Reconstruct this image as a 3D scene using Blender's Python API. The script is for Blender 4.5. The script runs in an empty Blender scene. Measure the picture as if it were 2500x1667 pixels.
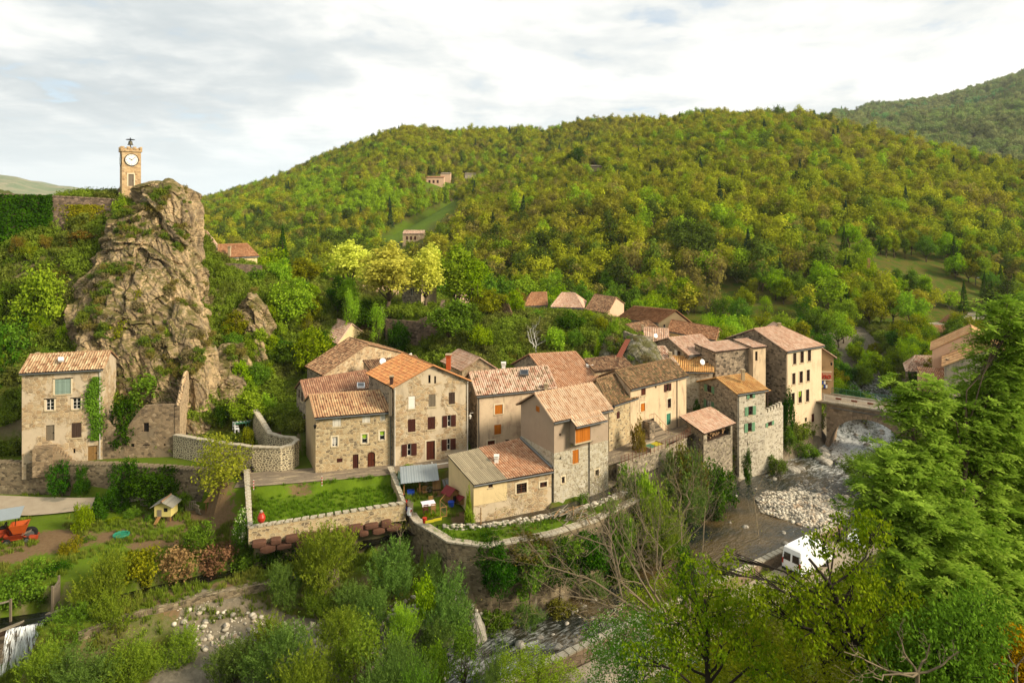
import bpy,math,random
import numpy as np
from mathutils import Vector
random.seed(7)
SC=bpy.context.scene
COL=SC.collection
F,HY,CX=1650.0,515.0,1250.0
ZM={1:(0,300,3.409),2:(0,760,3.136),3:(0,1160,3.093),4:(640,760,3.733),5:(1060,800,3.408),6:(1440,720,3.408),7:(1960,660,3.015),8:(600,1100,2.765),11:(480,540,2.94),12:(1240,680,4.2),13:(1280,1100,2.766),14:(1860,1160,3.092),15:(480,250,2.306),16:(0,1240,9.8),17:(930,1130,9.224),18:(2180,660,4.356),19:(1480,960,7.838),0:(0,0,1.0)}
def S(n,x,y):
 a,b,k=ZM[n];return(a+x/k,b+y/k)
def W(px,py,Y):return Vector(((px-CX)/F*Y,Y,-(py-HY)/F*Y))
def WZ(px,py,z):return W(px,py,-z*F/(py-HY))
def lin(c):
 return c/12.92 if c<=.04045 else((c+.055)/1.055)**2.4
def hx(h,k=1.0):
 h=h.lstrip('#');return tuple(lin(int(h[i:i+2],16)/255)*k for i in(0,2,4))+(1.0,)
class NT:
 def __init__(s,name):
  s.m=bpy.data.materials.new(name);s.m.use_nodes=True;s.t=s.m.node_tree;s.t.nodes.clear()
  s.out=s.t.nodes.new('ShaderNodeOutputMaterial')
 def n(s,ty,ins=None,o=0,**pr):
  nd=s.t.nodes.new('ShaderNode'+ty)
  for k,v in pr.items():setattr(nd,k,v)
  for k,v in(ins or{}).items():
   sk=nd.inputs[k]
   if hasattr(v,'is_output'):s.t.links.new(v,sk)
   else:sk.default_value=v
  return nd.outputs[o]
 def ramp(s,fac,stops,interp='LINEAR'):
  nd=s.t.nodes.new('ShaderNodeValToRGB');cr=nd.color_ramp;cr.interpolation=interp
  while len(cr.elements)<len(stops):cr.elements.new(.5)
  for e,(p,c)in zip(cr.elements,stops):
   e.position=p;e.color=c if len(c)==4 else(*c,1)
  s.t.links.new(fac,nd.inputs[0]);return nd.outputs[0]
 def mix(s,f,a,b,bt='MIX'):
  nd=s.t.nodes.new('ShaderNodeMix');nd.data_type='RGBA';nd.blend_type=bt
  for i,v in((0,f),(6,a),(7,b)):
   if hasattr(v,'is_output'):s.t.links.new(v,nd.inputs[i])
   else:nd.inputs[i].default_value=v
  return nd.outputs[2]
 def math(s,op,a,b=0.0,c=0.0,clamp=False):
  nd=s.t.nodes.new('ShaderNodeMath');nd.operation=op;nd.use_clamp=clamp
  for i,v in enumerate((a,b,c)):
   if hasattr(v,'is_output'):s.t.links.new(v,nd.inputs[i])
   else:nd.inputs[i].default_value=v
  return nd.outputs[0]
 def step(s,f,a,b):
  nd=s.t.nodes.new('ShaderNodeMapRange');nd.interpolation_type='SMOOTHSTEP'
  s.t.links.new(f,nd.inputs[0]);nd.inputs[1].default_value=a;nd.inputs[2].default_value=b
  return nd.outputs[0]
 def mapping(s,v,scale=(1,1,1),rot=(0,0,0)):
  return s.n('Mapping',{'Vector':v,'Scale':scale,'Rotation':rot})
 def noise(s,v,sc,det=4.0,rough=.55,dist=0.0):
  return s.n('TexNoise',{'Vector':v,'Scale':sc,'Detail':det,'Roughness':rough,'Distortion':dist})
 def bsdf(s,col,rough=.85,bump=None,bs=.3,bd=.05,spec=.25,metal=0.0,**kw):
  ins={'Base Color':col,'Roughness':rough,'Specular IOR Level':spec,'Metallic':metal};ins.update(kw)
  if bump is not None:ins['Normal']=s.n('Bump',{'Height':bump,'Strength':bs,'Distance':bd})
  b=s.n('BsdfPrincipled',ins);s.t.links.new(b,s.out.inputs[0]);return s.m
 def uv(s):return s.n('TexCoord',o=2)
 def ob(s):return s.n('TexCoord',o=3)
 def orand(s):return s.n('ObjectInfo',o=5)
def stone_mat(name,cols,mortar,size=.38,plaster=None,pl_amt=.5,dark='#3a342a',stain=.4,k=.8,joint=.06):
 t=NT(name);uv=t.uv()
 off=t.n('Combine'+'XYZ',{'X':t.math('MULTIPLY',t.orand(),37.0),'Y':t.math('MULTIPLY',t.orand(),11.0)})
 uvo=t.n('VectorMath',{0:uv,1:off},operation='ADD')
 wob=t.n('TexNoise',{'Vector':uvo,'Scale':2.2,'Detail':2.0},o=1)
 wv=t.n('VectorMath',{0:wob,1:(.28,.28,.28)},operation='MULTIPLY')
 v=t.n('VectorMath',{0:uvo,1:wv},operation='ADD')
 v=t.mapping(v,(1/size,1.55/size,1))
 cell=t.n('TexVoronoi',{'Vector':v,'Scale':1.0,'Randomness':.9},o=1,voronoi_dimensions='2D')
 edge=t.n('TexVoronoi',{'Vector':v,'Scale':1.0,'Randomness':.9},o=0,voronoi_dimensions='2D',feature='DISTANCE_TO_EDGE')
 cr=t.n('SeparateColor',{'Color':cell},o=0)
 n=len(cols);base=t.ramp(cr,[(i/(n-1),hx(c,k))for i,c in enumerate(cols)])
 fine=t.noise(uvo,9.0,5.0,.65)
 base=t.mix(t.math('MULTIPLY',fine,.45),base,hx('#8d7a5c',k*.7))
 m=t.step(edge,joint*.3,joint*1.6)
 colr=t.mix(m,hx(mortar,k),base)
 hgt=m
 if plaster:
  pn=t.noise(uvo,.42,5.0,.62,.4)
  pm=t.step(pn,pl_amt-.03,pl_amt+.05)
  pc=t.mix(t.noise(uvo,1.7,5.0,.6),hx(plaster,k*.82),hx(plaster,k*1.12))
  colr=t.mix(pm,pc,colr);hgt=t.math('MULTIPLY',m,pm)
 st=t.noise(t.mapping(uvo,(.9,.22,1)),1.3,5.0,.65)
 colr=t.mix(t.math('MULTIPLY',t.step(st,.5,.75),stain),colr,hx(dark,k))
 colr=t.n('HueSaturation',{'Color':colr,'Saturation':.8})
 return t.bsdf(colr,.92,hgt,.6,.06,.1)
def plaster_mat(name,col,dark='#6b5f4e',stain=.35,k=.78,patch=None):
 t=NT(name);uv=t.uv()
 off=t.n('CombineXYZ',{'X':t.math('MULTIPLY',t.orand(),29.0)})
 uv=t.n('VectorMath',{0:uv,1:off},operation='ADD')
 c=t.mix(t.noise(uv,.8,6.0,.62),hx(col,k*.8),hx(col,k*1.15))
 if patch:c=t.mix(t.step(t.noise(uv,.5,5.0,.6,.6),.5,.62),c,hx(patch,k))
 st=t.noise(t.mapping(uv,(1.2,.3,1)),1.2,6.0,.65)
 c=t.mix(t.math('MULTIPLY',t.step(st,.48,.72),stain),c,hx(dark,k))
 c=t.n('HueSaturation',{'Color':c,'Saturation':.88})
 return t.bsdf(c,.9,t.noise(uv,14.0,3.0),.15,.02,.15)
def tile_mat(name,cols,k=.76,pitch=.27,row=.42,moss=None,moss_amt=.6,gaps=0.0):
 t=NT(name);uv=t.uv();x=t.n('SeparateXYZ',{0:uv});y=t.n('SeparateXYZ',{0:uv},o=1)
 ro=t.math('MULTIPLY',t.orand(),91.0)
 ix=t.math('FLOOR',t.math('ADD',t.math('DIVIDE',x,pitch),ro));iy=t.math('FLOOR',t.math('ADD',t.math('DIVIDE',y,row),ro))
 wn=t.n('TexWhiteNoise',{'Vector':t.n('CombineXYZ',{'X':ix,'Y':iy})},o=0,noise_dimensions='2D')
 n=len(cols);c=t.ramp(wn,[((i+.5)/n,hx(q,k))for i,q in enumerate(cols)])
 big=t.noise(t.n('VectorMath',{0:uv,1:t.n('CombineXYZ',{'X':ro})},operation='ADD'),.35,4.0,.6)
 c=t.mix(t.math('MULTIPLY',t.step(big,.45,.7),.35),c,hx(cols[0],k*.75))
 fx=t.math('FRACT',t.math('DIVIDE',x,pitch))
 c=t.mix(t.math('MULTIPLY',t.step(t.math('ABSOLUTE',t.math('SUBTRACT',fx,.5)),.3,.5),.8),c,hx('#3e2c20',k*.6))  # grooves between tile columns darkened, relief shade put into the colour
 c=t.mix(.3,c,t.mix(1.0,c,hx('#e8b880',1.0),'MULTIPLY'));c=t.mix(t.math('MULTIPLY',t.step(t.noise(uv,1.1,6.0,.75),.5,.68),.4),c,hx('#8c7458',.8))
 if moss:
  mn=t.noise(uv,2.6,6.0,.72)
  c=t.mix(t.step(mn,moss_amt-.05,moss_amt+.12),c,hx(moss,k*.8))
 c=t.n('HueSaturation',{'Color':c,'Saturation':.88,'Hue':.516,'Value':1.1})
 return t.bsdf(c,.85,t.noise(uv,6.0,3.0),.25,.03,.2)
def flat_mat(name,col,k=.75,rough=.7,var=.2,metal=0.0,spec=.3,scale=3.0):
 t=NT(name);o=t.ob()
 c=t.mix(t.noise(o,scale,5.0,.65),hx(col,k*(1-var)),hx(col,k*(1+var)))
 return t.bsdf(c,rough,t.noise(o,scale*6,3.0),.08,.01,spec,metal)
def wood_mat(name,col,k=.75,dark=.45,board=.16):
 t=NT(name);uv=t.uv();x=t.n('SeparateXYZ',{0:uv})
 b=t.math('FRACT',t.math('DIVIDE',x,board));bi=t.math('FLOOR',t.math('DIVIDE',x,board))
 wn=t.n('TexWhiteNoise',{'W':bi},o=0,noise_dimensions='1D')
 c=t.mix(wn,hx(col,k*.82),hx(col,k*1.15))
 c=t.mix(t.math('MULTIPLY',t.noise(t.mapping(uv,(9,1.2,1)),1.5,5.0,.7),.5),c,hx(col,k*.5))
 c=t.mix(t.math('MULTIPLY',t.math('LESS_THAN',b,.1),dark*2),c,hx(col,k*.25))
 return t.bsdf(c,.7,t.math('LESS_THAN',b,.1),.3,.01,.25)
def glass_mat(name,col='#1c2126',k=.6):
 t=NT(name);return t.bsdf(t.mix(t.noise(t.ob(),1.2,2.0),hx(col,k*.6),hx(col,k*1.4)),.12,None,spec=.6)
def leaf_mat(name,a,b,trans=.35,k=1.0,flower=None,fl=.9):
 t=NT(name)
 tint=t.n('Attribute',o=2,attribute_name='tint')
 c=t.mix(tint,hx(a,k),hx(b,k))
 c=t.n('HueSaturation',{'Color':c,'Hue':t.math('ADD',.485,t.math('MULTIPLY',t.orand(),.03)),'Value':t.math('ADD',.82,t.math('MULTIPLY',t.orand(),.36))})
 if flower:c=t.mix(t.math('GREATER_THAN',tint,fl),c,hx(flower,.9))
 d=t.n('BsdfDiffuse',{'Color':c});tr=t.n('BsdfTranslucent',{'Color':c})
 mx=t.n('MixShader',{0:trans,1:d,2:tr});t.t.links.new(mx,t.out.inputs[0]);return t.m
M={}
def mats():
 warm=['#a8793f','#d6ab68','#c49a5c','#8f7148','#e0bf85','#b98a4c']
 M['st_warm']=stone_mat('stone_warm',warm,'#d8bd8c',.42,'#d9bd8d',.40,stain=.30)
 M['st_left']=stone_mat('stone_ochre_patched',['#b58a4a','#d8b272','#c7a064','#a08050','#e2c48c'],'#d2b88a',.45,'#cdb48c',.47,stain=.4)
 M['st_h2']=stone_mat('stone_h2',['#b9924f','#d9b672','#caa662','#7e6a4a','#e0c486','#c2a468'],'#d9c08c',.36,None,stain=.18)
 M['st_h3']=stone_mat('stone_h3',['#c08f4c','#dcb674','#cda566','#9f8050','#e4c890'],'#d8bf90',.46,'#d4bb90',.47,stain=.35,dark='#5a4a36')
 M['st_grey']=stone_mat('stone_grey',['#4c443a','#9b8a6e','#b5a284','#6b6152','#cbb993','#8c7c62'],'#a89472',.36,None,stain=.3)
 M['st_dark']=stone_mat('stone_dark',['#2e2a26','#8a7860','#b09776','#4d443a','#c0a680','#6f604c'],'#9c845f',.46,None,stain=.25)
 M['st_pale']=stone_mat('stone_pale',['#b8a888','#dccdac','#cfbf9d','#8f8068','#e6d9bb','#d6c6a2'],'#dccfb0',.34,None,stain=.12)
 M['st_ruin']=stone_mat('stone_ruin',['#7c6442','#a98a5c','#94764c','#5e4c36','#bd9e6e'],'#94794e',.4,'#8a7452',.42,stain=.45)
 M['st_ruin_lit']=stone_mat('stone_ruin_lit_side',['#b08c58','#d6b47c','#c49f68','#8b6f48'],'#c9a671',.3,None,stain=.3)  # paler copy of the ruin stone, sunlight on the return wall put into colour
 M['st_wall']=stone_mat('stone_rubble_wall',['#6b5a40','#a08a62','#8b7652','#4c4232','#b8a274'],'#8d784f',.36,None,stain=.5)
 M['st_ramp']=stone_mat('stone_rampart',['#5d4a38','#8e7152','#7a6147','#463a2e','#a8876a'],'#6e573f',.42,None,stain=.5)
 M['st_curve']=stone_mat('stone_curved_wall',['#6d6350','#8c7c5c','#a18e68','#4f483c','#b39f76'],'#e0cc98',.36,None,stain=.1,joint=.14)
 M['st_bridge']=stone_mat('stone_bridge',['#8a6f52','#b3926c','#a3835e','#6d5844','#c2a27c'],'#8f7454',.6,None,stain=.35)
 M['st_white']=stone_mat('stone_whitish',['#cbb88f','#eadcb8','#dccba2','#a8946c','#f2e8cc'],'#e8dcbc',.3,None,stain=.12,k=.7)
 M['st_tower']=stone_mat('stone_tower',['#c08d44','#e0b468','#d2a354','#a87c40','#ecc684'],'#d9b06a',.42,None,stain=.15)
 M['st_cap']=stone_mat('stone_coping',['#c9b690','#e8dabb','#d8c8a4','#b5a27c'],'#cfbf9c',.5,None,stain=.2,k=.7)
 M['pl_beige']=plaster_mat('render_greybeige','#b59c7f','#9a8468',.2)
 M['pl_h2']=plaster_mat('render_sand','#c4a877','#8d774f',.4)
 M['pl_pale']=plaster_mat('plaster_pale','#ddbf95','#6a5b48',.55,patch='#c9a884')
 M['pl_h8']=plaster_mat('plaster_h8','#e0c092','#5a4f42',.55)
 M['pl_cas']=plaster_mat('plaster_tall','#f0cfa0','#8f7a5c',.3)
 M['pl_och']=plaster_mat('plaster_ochre','#b08a56','#8a6c44',.2)
 M['pl_yel']=plaster_mat('plaster_yellow','#e6c98a','#a48a5c',.25)
 M['pl_grey']=plaster_mat('plaster_grey','#b3a48a','#4b4a48',.7)
 M['pl_pink']=plaster_mat('plaster_pink','#e0b389','#a17b5a',.2)
 M['t_mix']=tile_mat('tiles_mixed',['#9c6848','#d4a880','#e6cca4','#b4845c','#d8b48c','#b07c58'])
 M['t_h2']=tile_mat('tiles_h2',['#a4684a','#d0986c','#deb888','#b87c54','#d4a67a','#c48c62'])
 M['t_red']=tile_mat('tiles_red',['#925a46','#b0765c','#a26a50','#bc886c'],moss='#5a4030',moss_amt=.66)
 M['t_orange']=tile_mat('tiles_orange',['#d0702c','#de8840','#c8682c','#e6984c'],.8,.27,.42)
 M['t_pinkw']=tile_mat('tiles_pink_white',['#b87860','#e4bca8','#f0d8c4','#cc9078','#e8c8b0','#9a7c60'])
 M['t_pink']=tile_mat('tiles_pink',['#cc947c','#e0b49e','#d8a68e','#eccab6','#d4a88e'])
 M['t_h5']=tile_mat('tiles_brightred',['#c07c58','#d49470','#ca8864','#deac8c','#b47250'])
 M['t_h6']=tile_mat('tiles_salmon',['#cc9470','#e4ba98','#ecd0b4','#d8a480','#e8c4a6'],.72)
 M['t_moss']=tile_mat('tiles_mossy',['#7a5236','#b07a50','#94643f','#c89468','#6a4a32'],moss='#6b6038',moss_amt=.5)
 M['t_old']=tile_mat('tiles_old_brown',['#7c4c34','#b4805a','#976344','#c99c74','#6c4430'],moss='#5c4a34',moss_amt=.54)
 M['t_brown']=tile_mat('tiles_brown',['#9c5c38','#b87448','#a86640','#c4845a'],moss='#6c4c34',moss_amt=.66)
 M['t_amber']=tile_mat('tiles_amber',['#d08838','#e09c48','#d89040','#e8ac5c'],.72,.3)
 M['t_peach']=tile_mat('tiles_peach',['#d08850','#e4a468','#dc985c','#ecb47c'],.72,.3)
 M['t_cement']=tile_mat('corrugated_cement',['#a89a80','#c4b698','#b4a68a'],.62,.2,3.0,moss='#4a443a',moss_amt=.62)
 M['shut_brown']=wood_mat('paint_brown','#5a2a1c',.6)
 M['shut_orange']=wood_mat('wood_orange','#d07818',.75)
 M['shut_green']=wood_mat('paint_green','#86b88a',.6)
 M['shut_teal']=wood_mat('paint_teal','#4fa080',.55)
 M['shut_aqua']=wood_mat('paint_aqua_worn','#a9c0ae',.6)
 M['shut_grey']=wood_mat('wood_grey','#9a8a72',.6)
 M['shut_dark']=wood_mat('wood_dark','#5c4636',.6)
 M['shut_white']=wood_mat('paint_white_slats','#efe6d2',.75,.35,.14)
 M['shut_red']=wood_mat('paint_red','#9a2a24',.6)
 M['door_brown']=wood_mat('door_brown','#6a3018',.6,.3,.3)
 M['door_wood']=wood_mat('door_wood','#b58a50',.6)
 M['fr_white']=flat_mat('frame_white','#efe8da',.8,.5,.08)
 M['fr_brown']=flat_mat('frame_brown','#6a3c22',.6,.5,.1)
 M['trim']=flat_mat('trim_pale','#ecd9b4',.72,.9,.12)
 M['sill']=flat_mat('sill_stone','#d8c49c',.66,.9,.12)
 M['pane']=glass_mat('window_glass')
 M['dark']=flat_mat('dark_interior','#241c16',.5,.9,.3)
 M['curtain']=flat_mat('curtain_green','#9ac030',.7,.9,.15)
 M['net']=flat_mat('curtain_net','#c9c4ba',.7,.9,.15)
 M['zinc']=flat_mat('zinc','#8d8f8c',.6,.45,.15,.6)
 M['pipe_white']=flat_mat('pipe_white','#e4ddcf',.75,.5,.05)
 M['pipe_dark']=flat_mat('pipe_dark','#5a544e',.6,.5,.1)
 M['chim_white']=flat_mat('chimney_white','#f2ece0',.8,.8,.06)
 M['chim_brick']=flat_mat('chimney_brick','#c8602c',.65,.85,.2,scale=8)
 M['chim_stone']=flat_mat('chimney_stone','#cdb48c',.62,.9,.2,scale=6)
 M['chim_dark']=flat_mat('chimney_dark','#5a3c30',.6,.8,.2)
 M['iron']=flat_mat('iron_black','#1e1c1a',.6,.5,.1,.4)
 M['rust']=flat_mat('rust_iron','#8a4a30',.6,.8,.25)
 M['rustsheet']=flat_mat('rusty_sheet','#8f4a30',.6,.75,.15,scale=1.2)
 M['white']=flat_mat('paint_white','#f4f4f2',.85,.35,.03,spec=.5)
 M['plastic_white']=flat_mat('plastic_white','#f2f0ea',.8,.4,.03)
 M['tyre']=flat_mat('rubber','#1c1b1a',.7,.9,.1)
 M['vglass']=glass_mat('vehicle_glass','#15181c',.7)
 M['orange']=flat_mat('paint_orange','#cc5c1c',.62,.7,.3)
 M['orange2']=flat_mat('paint_red_orange','#b8451c',.55,.7,.3)
 M['yellow']=flat_mat('plastic_yellow','#d4c428',.6,.6,.08)
 M['greenbin']=flat_mat('plastic_green','#4e8a68',.6,.5,.1)
 M['blue']=flat_mat('plastic_blue','#2a50b8',.7,.45,.1)
 M['poolgreen']=flat_mat('plastic_poolgreen','#2e8a68',.65,.4,.08)
 M['redjar']=flat_mat('glazed_red','#c03a24',.7,.4,.1)
 M['sheet']=flat_mat('galvanised_sheet','#b4bec0',.62,.4,.12,.3,scale=1.5)
 M['tarp']=flat_mat('tarpaulin_green','#8fae98',.6,.6,.2,scale=2)
 M['wood']=wood_mat('wood_plain','#b98a50',.6,.2,.1)
 M['woodgrey']=wood_mat('wood_weathered','#a49880',.6,.3,.12)
 M['log']=flat_mat('log_wood','#a8845c',.6,.9,.3,scale=6)
 M['hutyellow']=flat_mat('hut_yellow','#e6d480',.72,.8,.06)
 M['hutroof']=wood_mat('hut_boards','#b0aa98',.6,.4,.12)
 M['dkred']=flat_mat('roof_darkred','#8c2f30',.6,.7,.12)
 M['concrete']=flat_mat('concrete','#c2b193',.6,.9,.2,scale=1.5)
 M['cloth']=flat_mat('cloth_print','#efe4ea',.8,.8,.12,scale=6)
 M['clock']=flat_mat('clock_white','#f4efe2',.85,.5,.03)
 M['bronze']=flat_mat('bronze','#6b6450',.6,.5,.25,.5)
 M['signred']=flat_mat('sign_red','#c02818',.75,.5,.05)
 M['signpink']=flat_mat('sign_board','#c89474',.7,.5,.05)
 M['paper']=flat_mat('paper','#f0ece0',.8,.7,.05)
 M['truckblue']=flat_mat('paint_blue','#2a6ac0',.7,.4,.05)
 M['headlamp']=flat_mat('lamp_lens','#dfe6ea',.8,.15,.03,spec=.7)
 M['redlamp']=flat_mat('lamp_red','#b02018',.7,.2,.03,spec=.6)
 M['bark']=flat_mat('bark','#6e5c46',.5,.95,.35,scale=5)
 M['barkgrey']=flat_mat('bark_grey','#9c8a6c',.5,.95,.3,scale=5)
 M['barkdark']=flat_mat('bark_dark','#3e3328',.5,.95,.35,scale=5)
 M['boulder_red']=flat_mat('boulder_red','#7a5440',.5,.95,.4,scale=3)
 M['boulder']=flat_mat('boulder_grey','#b4a894',.6,.9,.25,scale=2)
 M['pebble']=None
 L={'spring':('#64860c','#a4bc1c'),'bright':('#6c8e18','#aac434'),'olive':('#68720e','#a4a420'),'dark':('#2c4a0c','#567a18'),'yellow':('#ccd048','#f0f068'),'deep':('#4a6818','#7c9c2c'),'willow':('#587618','#98ac34'),'willow2':('#4c6a26','#7e9a42'),'brown':('#6a5820','#9a8434'),'ash':('#5a8616','#bede58'),'cherry':('#4c700c','#98a81c'),'ivy':('#1c3c08','#4a7412'),'ivyy':('#6e7414','#a89c20'),'scrub':('#5c5424','#7c7a28'),'grass':('#3e6e08','#7ea416'),'dry':('#8a6a48','#a88458'),'budding':('#70761a','#a4a030')}
 for q,(a,b)in L.items():M['l_'+q]=leaf_mat('leaves_'+q,a,b,.5 if q=='ash' else .35,.95 if q=='ash' else .86)
 M['l_gorse']=leaf_mat('leaves_gorse','#4c5c10','#d8a008',.25,.9)
 M['l_blossom']=leaf_mat('leaves_blossom','#4a7a14','#8cac38',.35,.85,'#f4f0c8',.72)
mats()
class MB:
 def __init__(s):s.v=[];s.f=[];s.uv=[];s.m=[]
 def face(s,pts,uv=None,m=0):
  i=len(s.v);s.v+=[tuple(p)for p in pts];s.f.append(tuple(range(i,i+len(pts))))
  if uv is None:
   a=Vector(pts[0]);e=(Vector(pts[1])-a);L=e.length or 1;e=e/L
   nn=e.cross(Vector(pts[-1])-a);g=nn.cross(e);g=g/(g.length or 1)
   uv=[((Vector(p)-a).dot(e),(Vector(p)-a).dot(g))for p in pts]
  s.uv+=uv;s.m.append(m)
 def obox(s,o,a,b,c,m=0):
  o,a,b,c=map(Vector,(o,a,b,c))
  if a.cross(b).dot(c)<0:a,b=b,a
  P=[o,o+a,o+a+b,o+b,o+c,o+a+c,o+a+b+c,o+b+c]
  for q in((3,2,1,0),(4,5,6,7),(0,1,5,4),(1,2,6,5),(2,3,7,6),(3,0,4,7)):
   s.face([P[i]for i in q],None,m)
 def box(s,c,d,rz=0,m=0,rx=0):
  ca,sa=math.cos(rz),math.sin(rz);X=Vector((ca,sa,0));Yv=Vector((-sa,ca,0));Zv=Vector((0,0,1))
  if rx:Yv,Zv=Yv*math.cos(rx)+Zv*math.sin(rx),Zv*math.cos(rx)-Yv*math.sin(rx)
  c=Vector(c);s.obox(c-X*d[0]/2-Yv*d[1]/2-Zv*d[2]/2,X*d[0],Yv*d[1],Zv*d[2],m)
 def tube(s,path,r,sides=8,m=0,cap=True):
  path=[Vector(p)for p in path];n=len(path);rr=r if isinstance(r,(list,tuple))else[r]*n
  base=len(s.v);u=None
  for i,p in enumerate(path):
   d=(path[min(i+1,n-1)]-path[max(i-1,0)])
   d=d.normalized()if d.length>1e-9 else Vector((0,0,1))
   if u is None:u=d.orthogonal().normalized()
   else:
    u=u-d*u.dot(d);u=u.normalized()if u.length>1e-6 else d.orthogonal().normalized()
   w=d.cross(u)
   for k in range(sides):
    a=2*math.pi*k/sides;s.v.append(tuple(p+(u*math.cos(a)+w*math.sin(a))*rr[i]))
  for i in range(n-1):
   for k in range(sides):
    k2=(k+1)%sides
    s.f.append((base+i*sides+k,base+i*sides+k2,base+(i+1)*sides+k2,base+(i+1)*sides+k));s.m.append(m)
    s.uv+=[(k/sides,i),(k2/sides,i),(k2/sides,i+1),(k/sides,i+1)]
  if cap:
   for ring,rev in((0,True),(n-1,False)):
    f=[base+ring*sides+k for k in range(sides)]
    if rev:f=f[::-1]
    s.f.append(tuple(f));s.m.append(m);s.uv+=[(0,0)]*sides
 def lathe(s,c,prof,sides=16,m=0):
  s.tube([Vector(c)+Vector((0,0,z))for r,z in prof],[max(r,.001)for r,z in prof],sides,m)
 def prism(s,poly,z0,z1,m=0):
  a=[Vector((x,y,z0))for x,y in poly];b=[Vector((x,y,z1))for x,y in poly];n=len(poly)
  ar=sum(poly[i][0]*poly[(i+1)%n][1]-poly[(i+1)%n][0]*poly[i][1]for i in range(n))
  if ar<0:a.reverse();b.reverse()
  s.face(a[::-1],None,m);s.face(b,None,m)
  for i in range(n):j=(i+1)%n;s.face([a[i],a[j],b[j],b[i]],None,m)
def mk_mesh(name,v,f,uv=None,mi=None,mats_=(),smooth=False):
 me=bpy.data.meshes.new(name);me.from_pydata(v,[],f)
 if uv is not None and len(uv)==len(me.loops):
  l=me.uv_layers.new(name='UVMap');l.data.foreach_set('uv',np.array(uv,dtype=np.float32).ravel())
 for m in mats_:me.materials.append(m)
 if mi is not None and len(mats_)>1:me.polygons.foreach_set('material_index',mi)
 if smooth:me.polygons.foreach_set('use_smooth',[True]*len(me.polygons))
 me.update();return me
WLOC={}
def link(name,me,parent=None,loc=(0,0,0),rz=0,scale=1):
 o=bpy.data.objects.new(name,me);COL.objects.link(o)
 if parent:o.parent=parent
 o.location=loc;o.rotation_euler=(0,0,rz)
 if scale!=1:o.scale=(scale,)*3 if not isinstance(scale,tuple)else scale
 return o
def obj(name,mb,m,parent=None,loc=None,smooth=False):
 """world-space MB -> object; verts are stored relative to the parent's (or own) base"""
 if parent is not None:base=Vector(WLOC[parent.name])
 else:base=Vector(loc)if loc is not None else Vector((sum(v[0]for v in mb.v)/len(mb.v),sum(v[1]for v in mb.v)/len(mb.v),min(v[2]for v in mb.v)))
 me=mk_mesh(name,[tuple(Vector(v)-base)for v in mb.v],mb.f,mb.uv,mb.m,m if isinstance(m,(list,tuple))else[m],smooth)
 o=link(name,me,parent,(0,0,0)if parent is not None else base)
 WLOC[o.name]=base;return o
def tag(o,label,cat,group=None,kind=None):
 if label:o['label']=label
 if cat:o['category']=cat
 if group:o['group']=group
 if kind:o['kind']=kind
 return o
def thing(name,label,cat,loc,group=None):
 o=link(name,None,None,loc);WLOC[o.name]=Vector(loc);o.empty_display_size=.5
 return tag(o,label,cat,group)
def copy_tree(o,loc,rz,scale,label=None,cat=None,group=None):
 c=o.copy();COL.objects.link(c);c.location=loc;c.rotation_euler=(0,0,rz);c.scale=scale if isinstance(scale,tuple)else(scale,)*3
 for ch in list(o.children):
  d=ch.copy();COL.objects.link(d);d.parent=c
 return tag(c,label,cat,group)
_rng=np.random.RandomState(3);_P=_rng.rand(64,64,64).astype(np.float32)
def vnoise(p,sc):
 q=np.asarray(p)*sc;i=np.floor(q).astype(int);f=q-i;f=f*f*(3-2*f);i&=63;j=(i+1)&63
 def g(a,b,c):return _P[a,b,c]
 x0,y0,z0=i.T;x1,y1,z1=j.T;fx,fy,fz=f.T
 a=g(x0,y0,z0)*(1-fx)+g(x1,y0,z0)*fx;b=g(x0,y1,z0)*(1-fx)+g(x1,y1,z0)*fx
 c=g(x0,y0,z1)*(1-fx)+g(x1,y0,z1)*fx;d=g(x0,y1,z1)*(1-fx)+g(x1,y1,z1)*fx
 return(a*(1-fy)+b*fy)*(1-fz)+(c*(1-fy)+d*fy)*fz
def fbm(p,sc,o=4,rough=.5):
 r=0;a=1;t=0
 for k in range(o):r=r+a*vnoise(np.asarray(p)+k*17.3,sc*2**k);t+=a;a*=rough
 return r/t-.5
RIV=[(80,165,5,-34),(66,125,5.5,-34.6),(56.5,108,5.5,-35),(51.5,98,5.5,-35.1),(45,92,6,-35.2),(38.5,87,7,-35.3),(32,80.5,7.5,-35.8),(22.5,72.6,7.5,-36),(12.5,63.6,5.6,-36.4),(5.6,59.4,5,-36.8),(0,55.4,5.6,-37.1),(-5.5,50.5,6.2,-37.3),(-13,43,7,-37.5),(-22,30,7,-38)]
LEAT=[(-45,53.6,-33.2),(-37.5,55.6,-33.2),(-33,58,-33.1),(-28,60.5,-33),(-21.8,62.9,-32.9),(-15.7,64.8,-32.3),(-11,66,-31.6),(-7.6,65.7,-30.9),(-3,65.8,-30.6),(1.5,67.4,-30.5),(5.3,69,-30.4),(10.5,72.6,-30.3),(13.5,76,-30.2),(18,81.5,-30.1),(21,85,-30)]
PAR=[(48,84),(35,71.5),(29.2,67.6),(20.6,61.5),(8.5,53.2),(1.7,48.6),(-8,42)]
def segdist(x,y,line):
 best=np.full(x.shape,1e9);par=np.zeros(x.shape)
 for i in range(len(line)-1):
  ax,ay=line[i][:2];bx,by=line[i+1][:2];dx,dy=bx-ax,by-ay
  t=np.clip(((x-ax)*dx+(y-ay)*dy)/(dx*dx+dy*dy),0,1)
  d=np.hypot(x-ax-t*dx,y-ay-t*dy);m=d<best;best=np.where(m,d,best);par=np.where(m,i+t,par)
 return best,par
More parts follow.
